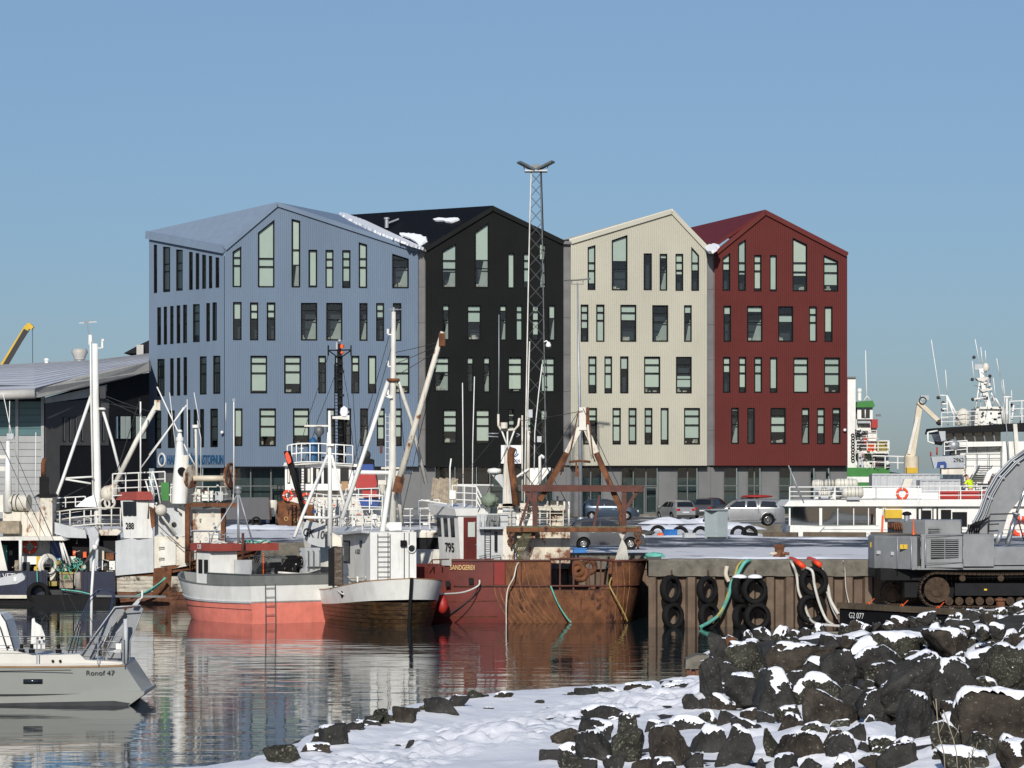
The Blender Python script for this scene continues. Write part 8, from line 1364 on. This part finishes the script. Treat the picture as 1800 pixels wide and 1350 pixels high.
def sheet(name, Z, mt, **k):
    h_, w__ = Z.shape; v = np.c_[X.ravel(), Y.ravel(), Z.ravel()]; me = bpy.data.meshes.new(name); i = np.arange(h_ * w__).reshape(h_, w__); f = np.stack([i[:-1, :-1], i[:-1, 1:], i[1:, 1:], i[1:, :-1]], -1).reshape(-1, 4)
    me.from_pydata(v.tolist(), [], f.tolist()); me.materials.append(MATS[mt]); me.polygons.foreach_set('use_smooth', [True] * len(me.polygons)); o = bpy.data.objects.new(name, me); COL.objects.link(o)
    for a, b in k.items(): o[a] = b
    return o
M_('shore_gravel', (.035, .034, .030), .9, var=.4, bump=.8, bscale=6)
sheet('shore_ground', Zt + fbm(.8, 3) * .12, 'shore_gravel', kind='structure')
TR = [(560, 1362), (700, 1338), (790, 1308), (880, 1292), (980, 1278), (1060, 1258), (1150, 1232), (1240, 1218)]
dtr = np.full(X.shape, 99.)
for (a, b), (c, e) in zip(TR, TR[1:]):
    dx, dy = c - a, (e - b) * 3.2; t = np.clip(((PX - a) * dx + (PY - b) * 3.2 * dy) / (dx * dx + dy * dy), 0, 1); dtr = np.minimum(dtr, np.hypot(PX - a - t * dx, (PY - b) * 3.2 - t * dy))
wtr = np.clip(1 - dtr / 95, 0, 1) ** .6
S_ = .10 - .05 * np.clip((PX - 960) / 80, 0, 1) * np.clip((PY - 1235) / 30, 0, 1) + fbm(.35, 11) * .10
stp = np.clip(vnoise(X, Y, 2.0, 21) * .7 + 1.2 * vnoise(X, Y * .8, 4.2, 22), -.5, .5)
S_ = S_ + wtr * stp * .34 + fbm(1.6, 5) * .03 + fbm(4.5, 61) * .022
mound = np.clip((PX - 1235) / 60, 0, 1) * np.clip((1262 - PY) / 40 + np.clip((PX - 1480) / 160, 0, 1), 0, 1)
S_ = S_ - mound * (.45 + .8 * fbm(.5, 31)) + np.clip((PX - 1240) / 60, 0, 1) * fbm(.9, 41) * .35
shore = np.clip((Zt + .02) / .12, 0, 1); S_ = S_ * shore - .15 * (1 - shore)
M_('snow_shore', (.84, .85, .88), .65, var=.03, bump=.6, bscale=5)
# boulders
M_('basalt', (.032, .031, .028), .8, var=.7, scale=1.6, fleck=.42, bump=1.6, bscale=7, spec=.3); M_('basalt_moss', (.042, .041, .031), .85, var=.7, scale=2.2, fleck=.65, bump=1.8, bscale=9, spec=.2, rust=.25, rcol=(.045, .026, .014)); M_('basalt_brown', (.046, .038, .030), .85, var=.7, scale=2, fleck=.45, bump=1.6, bscale=8, spec=.2)
ICO = {}
for lv in (4, 5):
    bm = bmesh.new(); bmesh.ops.create_icosphere(bm, subdivisions=lv, radius=1); bm.verts.ensure_lookup_table(); ICO[lv] = (np.array([v.co[:] for v in bm.verts]), [tuple(v.index for v in f.verts) for f in bm.faces]); bm.free()
RK = []
def rock(px, py, w_, h_, label, seed, group, tilt=0, snow=.5, lv=5, mt=None, d=None, sink=0):
    r = np.random.RandomState(seed); V, F = ICO[lv]
    if d is None:
        d = 90.
        for _ in range(25): z = float(terr([[(px - 900) / FOC * d, d]])[0]); d = .5 * d + .5 * min(125, max(55, (CAM_Z - max(z, -.2)) * FOC / (py + h_ * .38 - HZ)))
    a, c_ = w_ / 2 / FOC * d, h_ / 2 / FOC * d; b = (a + c_) / 2 * r.uniform(.8, 1.1); N = r.normal(size=(10, 3)); N /= np.linalg.norm(N, axis=1)[:, None]; N = np.vstack([N, [[0, 0, 1], [0, 0, -1], [0, -1, .3]]]); Hh = r.uniform(.70, .98, len(N))
    q = np.maximum(V @ N.T, .02) / Hh; p = 15.; rad = (q ** p).sum(1) ** (-1 / p); P = V * rad[:, None]; P /= np.abs(P).max(0)
    nz_ = np.array([mnoise.noise(Vector(v * 2.2 + seed)) * .09 + mnoise.noise(Vector(v * 6 + seed)) * .035 + mnoise.noise(Vector(v * 15 + seed)) * .018 for v in V]); P = P * (1 + nz_)[:, None]; P = P + np.array([mnoise.noise(Vector(v * 1.2 + seed * 2)) for v in V])[:, None] * N[0] * .12
    t = R(tilt); M3 = np.array([[math.cos(t), 0, -math.sin(t)], [0, 1, 0], [math.sin(t), 0, math.cos(t)]]); P = (P * [a, b, c_]) @ M3.T
    rz = r.uniform(-.5, .5); c = W(px, py, d + b * .5); base = P[:, 2].min(); root = Vector((c.x, c.y, c.z + base + c_ * .06)); Pl = P - [0, 0, base]
    me = bpy.data.meshes.new('boulder'); me.from_pydata(Pl.tolist(), [], F); me.polygons.foreach_set('use_smooth', [True] * len(F)); me.materials.append(MATS[mt or ['basalt', 'basalt', 'basalt_moss', 'basalt_brown'][seed % 4]]); o = bpy.data.objects.new('boulder', me); COL.objects.link(o); o.location = root; RK.append((root.x, root.y, max(a, b) * 1.0, c_)); tag(o, label, 'boulder', group)
    if snow > 0:
        me.update(); nv_ = np.zeros(len(V) * 3); me.vertices.foreach_get('normal', nv_) if hasattr(me.vertices[0], 'normal') else None; nv_ = nv_.reshape(-1, 3)
        nn = np.array([mnoise.noise(Vector(v * 1.1 + seed * 3.1)) * 1.0 + mnoise.noise(Vector(v * 4.5 + seed)) * .13 for v in V]); sc = nv_[:, 2] * .95 + nn * .85 + (Pl[:, 2] / Pl[:, 2].max() - .5) * .35 - (1.12 - snow * .85)
        ins = sc > 0; Fs = [f for f in F if ins[f[0]] and ins[f[1]] and ins[f[2]]]
        if len(Fs) > 12:
            used = sorted({i for f in Fs for i in f}); mp_ = {k: j for j, k in enumerate(used)}; off = np.clip(sc[used] * .55, 0, 1) ** .6 * min(.11, .16 * a); Ps = Pl[used] + nv_[used] * (off + .004)[:, None] + np.array([0, 0, 1]) * (off * .5)[:, None]
            ms = bpy.data.meshes.new('snow_cap'); ms.from_pydata(Ps.tolist(), [], [tuple(mp_[i] for i in f) for f in Fs]); ms.polygons.foreach_set('use_smooth', [True] * len(Fs)); ms.materials.append(MATS['snow']); so = bpy.data.objects.new('snow_cap', ms); COL.objects.link(so); so.parent = o
    return o
MAJOR = [(1252, 1204, 64, 88, 18, .3, 'narrow upright boulder standing at the water end of the mound'), (1268, 1158, 62, 92, 25, .0, 'dark leaning slab at the water end of the mound'), (1318, 1172, 80, 78, 12, .25, 'smooth rounded boulder behind the leaning slab'), (1392, 1168, 150, 70, -6, .35, 'long smooth whaleback boulder high in the mound'), (1486, 1188, 90, 84, 0, .05, 'cracked grey flecked boulder beside the long whaleback one'),
 (1540, 1170, 92, 60, 10, .25, 'dark round boulder above the cracked one with a thin snow line'), (1582, 1140, 120, 52, 0, .4, 'broad low lichen covered boulder in the upper rows'), (1672, 1138, 96, 60, 5, .35, 'round topped boulder in the upper rows below the barge bitt'), (1610, 1205, 96, 150, -42, .15, 'big slab leaning uphill in the middle of the mound'), (1676, 1212, 118, 104, 12, .1, 'big black smooth boulder beside the leaning slab'), (1762, 1190, 120, 100, -8, .4, 'large dark boulder with a square snow patch beneath the upper rows'),
 (1785, 1145, 70, 62, 0, .5, 'rounded boulder near the barge end of the upper rows'), (1304, 1220, 60, 70, 0, .45, 'squat smooth boulder with a snow cap below the leaning slab'), (1368, 1226, 92, 96, 18, .5, 'steep faceted boulder with a snow sheet down its flank'), (1438, 1222, 92, 66, -12, .6, 'mossy humped boulder under a saddle of snow'), (1452, 1258, 110, 62, -28, .2, 'dark wedge boulder below the mossy humped one'), (1540, 1248, 66, 70, 5, .4, 'grey block boulder beside the foot of the leaning slab'),
 (1606, 1272, 140, 96, -25, .25, 'huge reddish brown flecked boulder in the lower middle'), (1660, 1305, 70, 72, 20, .2, 'smooth pointed boulder in front of the reddish brown one'), (1736, 1272, 140, 120, -5, .75, 'huge mossy boulder under a thick snow cap'), (1238, 1308, 76, 62, -10, .35, 'mossy boulder low on the mound beside the snow path'), (1298, 1326, 66, 84, -25, .6, 'tilted boulder with snow down its back at the picture foot'), (1350, 1312, 48, 70, 10, .0, 'bare brown block standing in the snow'), (1412, 1325, 100, 70, 3, .15, 'pale brown rounded boulder at the picture foot'),
 (1482, 1322, 64, 62, -15, .4, 'mossy boulder crowned by a snow ridge'), (1580, 1340, 86, 58, 6, .1, 'dark pointed boulder at the picture foot near the dry stems'), (1700, 1345, 100, 50, 0, .6, 'low boulder under soft snow at the picture foot'), (1790, 1335, 80, 60, 0, .6, 'snowy mossy boulder in the bottom corner'),
 (1066, 1264, 86, 44, 0, .3, 'flat dark boulder at the head of the lower left cluster'), (1038, 1292, 74, 50, -12, .2, 'mossy boulder behind the upright blocks'), (1106, 1278, 46, 50, 8, .4, 'dark block beside the flat boulder in the path side cluster'), (1000, 1302, 66, 46, 22, .0, 'black wedge boulder in the path side cluster'), (968, 1336, 44, 40, 0, .0, 'dark lump at the path edge of the cluster'), (1048, 1322, 74, 70, 10, .1, 'faceted brown boulder in the path side cluster'), (1108, 1318, 66, 86, -10, .0, 'tall pale brown boulder standing in the path side cluster'), (1176, 1322, 80, 88, 12, .05, 'grey brown pyramid boulder in the path side cluster'), (1205, 1280, 96, 34, 3, .5, 'long low boulder bedded in snow above the pyramid one'), (1235, 1345, 70, 50, 0, .3, 'rough boulder between the pyramid one and the mound'),
 (498, 1333, 76, 48, 5, .0, 'brown boulder at the outermost tip of the snowy spit'), (552, 1322, 58, 26, 0, .5, 'flat snow streaked stone behind the tip of the spit'), (590, 1302, 66, 54, 10, .05, 'dark angular boulder on the waterline near the spit tip'), (628, 1284, 60, 36, -8, .1, 'dark boulder pair member on the waterline, lower'), (672, 1267, 62, 40, 6, .0, 'rounded shore boulder with a grey brown face'), (714, 1262, 54, 34, -6, .0, 'black shore boulder beside the rounded one'), (766, 1246, 86, 44, 8, .0, 'big black boulder on the waterline of the spit'), (802, 1238, 50, 32, 0, .4, 'black boulder with snow on its landward side'), (832, 1226, 34, 24, 0, .0, 'small dark stone at the waterline above the big black one'), (880, 1228, 46, 20, 0, .1, 'low brown stone on the waterline of the spit'),
 (948, 1238, 20, 16, 0, .0, 'small square stone at the snow edge'), (1034, 1220, 50, 26, 0, .0, 'brown stone where the spit turns towards the mound'), (1068, 1219, 56, 22, 0, .3, 'low dark stone next to the brown one near the mound'), (1128, 1213, 70, 18, 0, .3, 'flat black ledge stone on the waterline near the mound'), (1186, 1212, 60, 18, 0, .2, 'flat stone before the rusty pile stub'), (722, 1313, 28, 24, 0, .0, 'small pyramid stone alone in the snow'), (742, 1320, 22, 9, 0, .3, 'flat stone beside the small pyramid stone'), (712, 1335, 18, 10, 0, .0, 'small stone poking from the trodden snow'), (698, 1313, 22, 8, 0, .3, 'flat pebble in the snow nearer the water'), (856, 1248, 24, 8, 0, .2, 'thin flat stone in the smooth snow'), (918, 1262, 18, 8, 0, .0, 'small dark stone in the smooth snow'), (590, 1336, 34, 18, 0, .2, 'dark stone at the foot of the spit'), (966, 1247, 14, 7, 0, .2, 'tiny stone beside the small square one'), (1215, 1240, 40, 40, 0, .0, 'black stone at the end of the trodden path')]
for i, (px, py, w_, h_, tl_, sn, lb) in enumerate(MAJOR): rock(px, py, w_, h_, lb, 100 + i, None, tl_, sn, 5 if w_ > 40 else 4)
rr = np.random.RandomState(5); placed = [(m[0], m[1], m[2] * .42, m[3] * .42) for m in MAJOR]; k = 0
def inside(px, py): top = np.interp(px, [1240, 1290, 1400, 1480, 1640, 1800, 1860], [1150, 1122, 1112, 1104, 1088, 1066, 1062]); return py > top
CREST = []
for i in range(2600):
    px = rr.uniform(1236, 1845); py = rr.uniform(1062, 1345)
    if i % 5 == 0: px = rr.uniform(990, 1250); py = rr.uniform(1272, 1350)
    elif not inside(px, py): continue
    sz = (36 + (py - 1062) * .19) * rr.choice([.55, .8, 1.1, 1.5, 1.9], p=[.25, .25, .25, .15, .1]); sz = min(sz, 44) if py < 1135 else sz
    if py > 1235 and px < 1500 and px > 1250 and rr.rand() < .15: continue
    if any(abs(px - a) < (c + sz * .30) * (.62 if py < 1240 else .85) and abs(py - b) < (e + sz * .2) * (.55 if py < 1240 else .75) for a, b, c, e in placed): continue
    placed.append((px, py, sz * .4, sz * .3)); k += 1; sn = rr.choice([.05, .4, .65, .9], p=[.25, .25, .3, .2])
    zone = ('in the crest rows near the barge' if px > 1500 else 'in the crest rows by the water') if py < 1140 else ('in the cluster by the snow path' if px < 1250 else 'in the lower rows by the water' if px < 1400 else 'in the middle of the mound' if px < 1600 else 'on its landward side')
    lb = '%s %s boulder %s %s' % ('small' if sz < 32 else 'medium' if sz < 55 else 'stout', ('charcoal', 'black', 'mossy', 'brownish')[(500 + k) % 4], 'bare of snow' if sn < .1 else 'with snow scraps' if sn < .5 else 'with a broad snow cap', zone)
    rock(px, py, sz, sz * rr.uniform(.55, .85), lb, 500 + k, lb.split(' boulder')[0] + ' boulders ' + zone, rr.uniform(-25, 25), sn, 4)
    if k > 300: break
SH = [(462, 1345), (520, 1322), (590, 1296), (650, 1274), (720, 1256), (775, 1242), (850, 1228), (950, 1222), (1060, 1215), (1200, 1205)]
for i in range(46):                                # dark stones along the waterline of the spit
    t = rr.uniform(0, 9) if i % 3 else rr.uniform(0, 5); j = int(t); px = SH[j][0] + (SH[j + 1][0] - SH[j][0]) * (t - j) + rr.uniform(-6, 6); py = SH[j][1] + (SH[j + 1][1] - SH[j][1]) * (t - j) + rr.uniform(-4, 6); sz = rr.uniform(22, 58) * (1 if t < 5 else .6)
    lb = '%s waterline stone %s' % (('charcoal', 'black', 'mossy', 'brownish')[(900 + i) % 4], ('at the tip of the snowy spit', 'near the tip of the snowy spit', 'along the lower edge of the spit', 'half way along the spit edge', 'beside the big black boulder', 'past the big black boulder', 'where the spit edge runs straight', 'on the straight edge towards the mound', 'close to the rusty pile stub')[j])
    rock(px, py, sz, sz * rr.uniform(.35, .6), lb, 900 + i, lb.split(' stone')[0] + ' stones ' + str(lb.split(' stone')[1]), rr.uniform(-15, 15), rr.choice([.0, .0, .4]), 4)
for i in range(2500):                              # larger blocks crowding the foot of the mound
    px = rr.uniform(1000, 1830); py = rr.uniform(1240, 1352); sz = rr.uniform(40, 92)
    if py < 1262 + max(0, 1200 - px) * .12 - max(0, px - 1300) * .05 or (px < 1290 and px > 1190 and py < 1290): continue
    if any(abs(px - a) < c * .8 + sz * .24 and abs(py - b) < e * .6 + sz * .14 for a, b, c, e in placed): continue
    placed.append((px, py, sz * .42, sz * .3)); k += 1; sn = rr.choice([.05, .35, .6]); zone = 'among the blocks at the path side' if px < 1250 else 'at the mound foot by the water end' if px < 1420 else 'at the foot of the mound in its middle' if px < 1600 else 'at the foot of the mound landward'
    lb = '%s %s block %s %s' % ('modest' if sz < 60 else 'hefty', ('charcoal', 'black', 'mossy', 'brownish')[(500 + k) % 4], 'clear of snow' if sn < .1 else 'with some snow' if sn < .5 else 'with snow on top', zone)
    rock(px, py, sz, sz * rr.uniform(.6, .9), lb, 500 + k, lb.split(' block')[0] + ' blocks ' + zone, rr.uniform(-30, 30), sn, 4)
for i in range(60):                                # the mound goes on beyond the picture's edge
    px, py = 1860 + (i % 6) * 42 + rr.uniform(-14, 14), 1082 + (i // 6) * 28 + rr.uniform(-8, 8); sz = (44 + (py - 1062) * .2) * rr.uniform(.8, 1.5)
    rock(px, py, sz, sz * rr.uniform(.6, .85), 'dark boulder where the breakwater runs on past the excavator', 1200 + i, 'boulders of the breakwater further along', rr.uniform(-25, 25), rr.choice([.1, .5, .7]), 4)
bump = np.zeros(X.shape)                           # drifts banked up round the foot of every boulder
for (x, y, r_, c_) in RK: bump = np.maximum(bump, min(.12, c_ * .3) * np.exp(-(((X - x) ** 2 + ((Y - y - r_ * .3)) ** 2) / (r_ * 1.25) ** 2) ** 1.3))
S_ = S_ + bump * (shore > .5) * (1 - .75 * mound) * (1 + fbm(1.1, 51))
o = sheet('snow_cover', Zt + S_, 'snow_shore', kind='stuff'); o['label'] = 'trodden snow lying on the shore and between the boulders'
# rusty pile stub at the end of the mound, dry stems
stb = thing('pile_stub', 'short rusty sheet pile stub with a crumbling concrete top beside the mound', 'pile stub', W(1222, 1200, 108)); d = 108
for i in range(4): m = MB(); x = 1207 + i * 8; m.prism([W(x, 1175, d + (.1 if i % 2 else 0)), W(x + 7, 1175, d + (.1 if i % 2 else 0)), W(x + 7, 1212, d), W(x, 1212, d)], (0, .1, 0)); m.obj('sheet_pile', 'rust', stb)
PG(stb, 'concrete_cap', 'concrete', [(1205, 1176), (1206, 1160), (1225, 1152), (1262, 1152), (1264, 1176)], d - .1, 1.2); m = MB(); m.box(W(1284, 1128, 109), (.28, .28, .3)); m.obj('rusty_post', 'rust', stb)
for j, (x0, y0, x1, y1, x2, y2, lb) in enumerate(((1662, 1352, 1650, 1290, 1645, 1228, 'tall dry stem rising before the big leaning slab'), (1684, 1352, 1676, 1300, 1658, 1248, 'second dry stem bending towards the tall one'), (1706, 1352, 1708, 1330, 1712, 1312, 'short dry twig at the picture foot'))):
    t = thing('dry_stem', lb, 'dry stem', W(x0, y0 + 10, 59)); TB(t, 'stem', 'wood_raw', 59, .010, [(x0, y0 + 12), (x0 - 3, y0 - 30), (x1, y1), (x2, y2)]); [TB(t, 'twig', 'wood_raw', 59, .005, l_) for l_ in ([(x1, y1), (x1 + 8, y1 - 16), (x1 + 10, y1 - 26)], [(x2, y2 + 20), (x2 - 5, y2 + 4)], [(x1 - 2, y1 + 30), (x1 - 12, y1 + 14)])]

# ================================================================= sailing yacht
d = 97.6; M_('yacht_gel', (.26, .27, .25), .25, var=.06, spec=.6, scale=.5); M_('deck_cream', (.62, .60, .55), .5, var=.05); M_('grey_canvas', (.25, .26, .27), .7, var=.12, bump=.2); M_('blue_tube', (.02, .035, .09), .4, var=.2)
ya = thing('sailing_yacht', 'pale grey sailing yacht with folded grey canvas and a wind generator at its stern', 'yacht', W(60, 1240, 99))
FY = Fr((W(228, 1240, 99.4).x, 99.4), 180)
H = Hull(ya, FY, [(0, 1.45, 1.17, -1.05, 1.35), (1, 1.65, 1.15, .8, 1.55), (4, 1.85, 1.16, 4, 1.7), (8, 1.4, 1.25, 8, 1.1), (11, .05, 1.4, 10.5, .03)], p=.5)
H.band('topsides', 'yacht_gel', .34, ('f', 1.0)); m = MB(); m.prism([W(x, y, d + .15) for x, y in ((-320, 1213), (254, 1215), (253, 1221), (225, 1241), (-320, 1256))], (0, 3.2, 0)); m.obj('lower_hull', 'yacht_gel', ya); m = MB(); m.prism([W(x, y, d + .12) for x, y in ((-320, 1243), (200, 1232), (228, 1236), (222, 1243), (-320, 1262))], (0, 3.2, 0)); m.obj('boot_stripe', 'dark_grey', ya); H.line('rub_rail', 'varnish', lambda S: S[2] - .03, -.1, 10, .03, .01); m = H.deck('deck_cream', .06); m.obj('toe_rail', 'deck_cream', ya); TB(ya, 'pinstripe', 'dark_grey', d - .1, .012, [(-20, 1180), (125, 1178)])
m = MB(); m.tube([H.pt(H.S[9], .70, 1, -.06), H.pt(H.S[10], .70, 1, -.06)], .10, 10); o_ = m.obj('hull_window', 'glass_dark', ya); text('Ronof 47', .2, 'letter_black', ya, face(H.pt(H.S[5], .93, 1, .04), FY(0, 1, 0) - FY(0, 0, 0) + Vector((.09, 0, -.12))), sx=1.1)
PG(ya, 'coachroof', 'deck_cream', [(-80, 1168), (-80, 1138), (30, 1145), (58, 1152), (140, 1150), (150, 1160), (220, 1164), (222, 1168)], d + .3, 2.0); PG(ya, 'sprayhood', 'hull_white', [(-60, 1145), (-60, 1075), (2, 1080), (10, 1090), (25, 1145)], d + .6, 1.6); PG(ya, 'coaming_panel', 'hull_white', [(54, 1140), (56, 1088), (60, 1086), (62, 1094), (72, 1100), (79, 1118), (79, 1141)], d + .5, .1); TB(ya, 'sprayhood_hoop', 'dark_grey', d + .5, .02, [(2, 1080), (10, 1092), (26, 1146)], [(-12, 1085), (0, 1102), (14, 1146)])
for x in (38, 56, 103): m = MB(); m.cyl(W(x, 1148, d + .5), .09, .12, 12); m.cyl(W(x, 1146, d + .5), .05, .22, 10); m.obj('winch', 'black_paint', ya)
for x, y in ((93, 1162), (106, 1162), (66, 1122), (74, 1121), (15, 1138)): m = MB(); m.cyl(W(x, y, d + .28), .04, .04, 10, (0, -1, 0)); m.obj('deck_fitting', 'black_paint', ya)
m = MB(); [m.tube([W(x, 1168, d), W(x, 1119, d)], .018, 5) for x in (65, 216, 172)]; m.tube([W(-60, 1119, d), W(216, 1119, d)], .01, 4); m.tube([W(-60, 1140, d), W(216, 1142, d)], .008, 4); m.obj('guard_rail', 'galv', ya)
for o2, mt in ((0, 'blue_tube'), (7, 'dark_grey'), (13, 'blue_tube')): TB(ya, 'bimini_frame', mt, d + .4 + o2 * .08, .018, [(120 + o2, 1148), (134 + o2 * .6, 1105), (158 + o2 * .4, 1050), (172 + o2 * .3, 1036), (190 + o2 * .5, 1036), (198 + o2 * .3, 1045), (194 + o2 * .4, 1075), (176 + o2 * .5, 1120), (158 + o2, 1158)])
PG(ya, 'canvas_panel', 'grey_canvas', [(137, 1160), (165, 1118), (202, 1068), (216, 1066), (219, 1074), (190, 1112), (160, 1158), (150, 1162)], d + .5, .05); PG(ya, 'canvas_panel', 'grey_canvas', [(182, 1160), (196, 1110), (224, 1070), (246, 1066), (252, 1070), (240, 1100), (228, 1125), (226, 1160)], d + .9, .05); TB(ya, 'panel_frame', 'galv', d + .4, .022, [(137, 1160), (165, 1118), (202, 1067), (246, 1064), (252, 1070), (240, 1100), (229, 1125), (228, 1165)], [(182, 1158), (206, 1112), (218, 1098), (226, 1120)], [(186, 1128), (214, 1128)], [(182, 1145), (212, 1146)], [(160, 1160), (180, 1135), (196, 1100)])
TB(ya, 'outboard_post', 'light_grey_paint', d + .3, .07, [(221, 1166), (221, 1088)]); m = MB(); m.box(W(209, 1137, d + .2), (.16, .16, .2)); m.box(W(206, 1145, d + .2), (.2, .1, .06)); m.obj('pushpit_bracket', 'hull_white', ya); PG(ya, 'boom_crutch', 'light_grey_paint', [(231, 1065), (243, 1052), (248, 1054), (240, 1066)], d + .6, .1); TB(ya, 'boom_crutch_arm', 'hull_white', d + .6, .03, [(244, 1055), (250, 1050), (250, 1038)])
TB(ya, 'generator_pole', 'white_paint', d + .6, .042, [(160, 1120), (161, 1040), (166, 966)]); m = MB(); m.ball(W(167, 962, d + .4), .09, 10); m.tube([W(167, 962, d + .4), W(172, 950, d + .9), W(172, 944, d + 1)], .06, 8, .03); m.obj('generator_hub', 'white_paint', ya)
for x, y, x2, y2, mt in ((166, 958, 154, 928, 'light_grey_paint'), (170, 963, 204, 973, 'dark_grey'), (164, 966, 147, 992, 'dark_grey')):
    m = MB(); p, q_ = W(x, y, d + .35), W(x2, y2, d + .3); a_ = (q_ - p).cross(Vector((0, 1, 0))).normalized(); m.prism([p - a_ * .03, p + a_ * .07, p.lerp(q_, .5) + a_ * .07, q_ + a_ * .015, q_ - a_ * .015, p.lerp(q_, .5) - a_ * .03], (0, .02, 0)); m.obj('generator_blade', mt, ya)
PG(ya, 'boom_end', 'light_grey_paint', [(-60, 1024), (-10, 1018), (38, 1007), (44, 1014), (43, 1019), (30, 1026), (-60, 1036)], d + .4, .25); BX(ya, 'boom_tag', 'letter_white', 24, 1014, 29, 1022, d + .38, .01)
wires('stay', '', d + .4, .008, [(30, 870), (160, 1120), (176, 1150)], [(97, 1000), (114, 1072)], [(150, 1070), (186, 1140)], parent=ya); TB(ya, 'stern_hoop', 'dark_grey', d + .9, .012, [(74, 1140), (74, 1090), (80, 1080), (88, 1090), (88, 1140)])
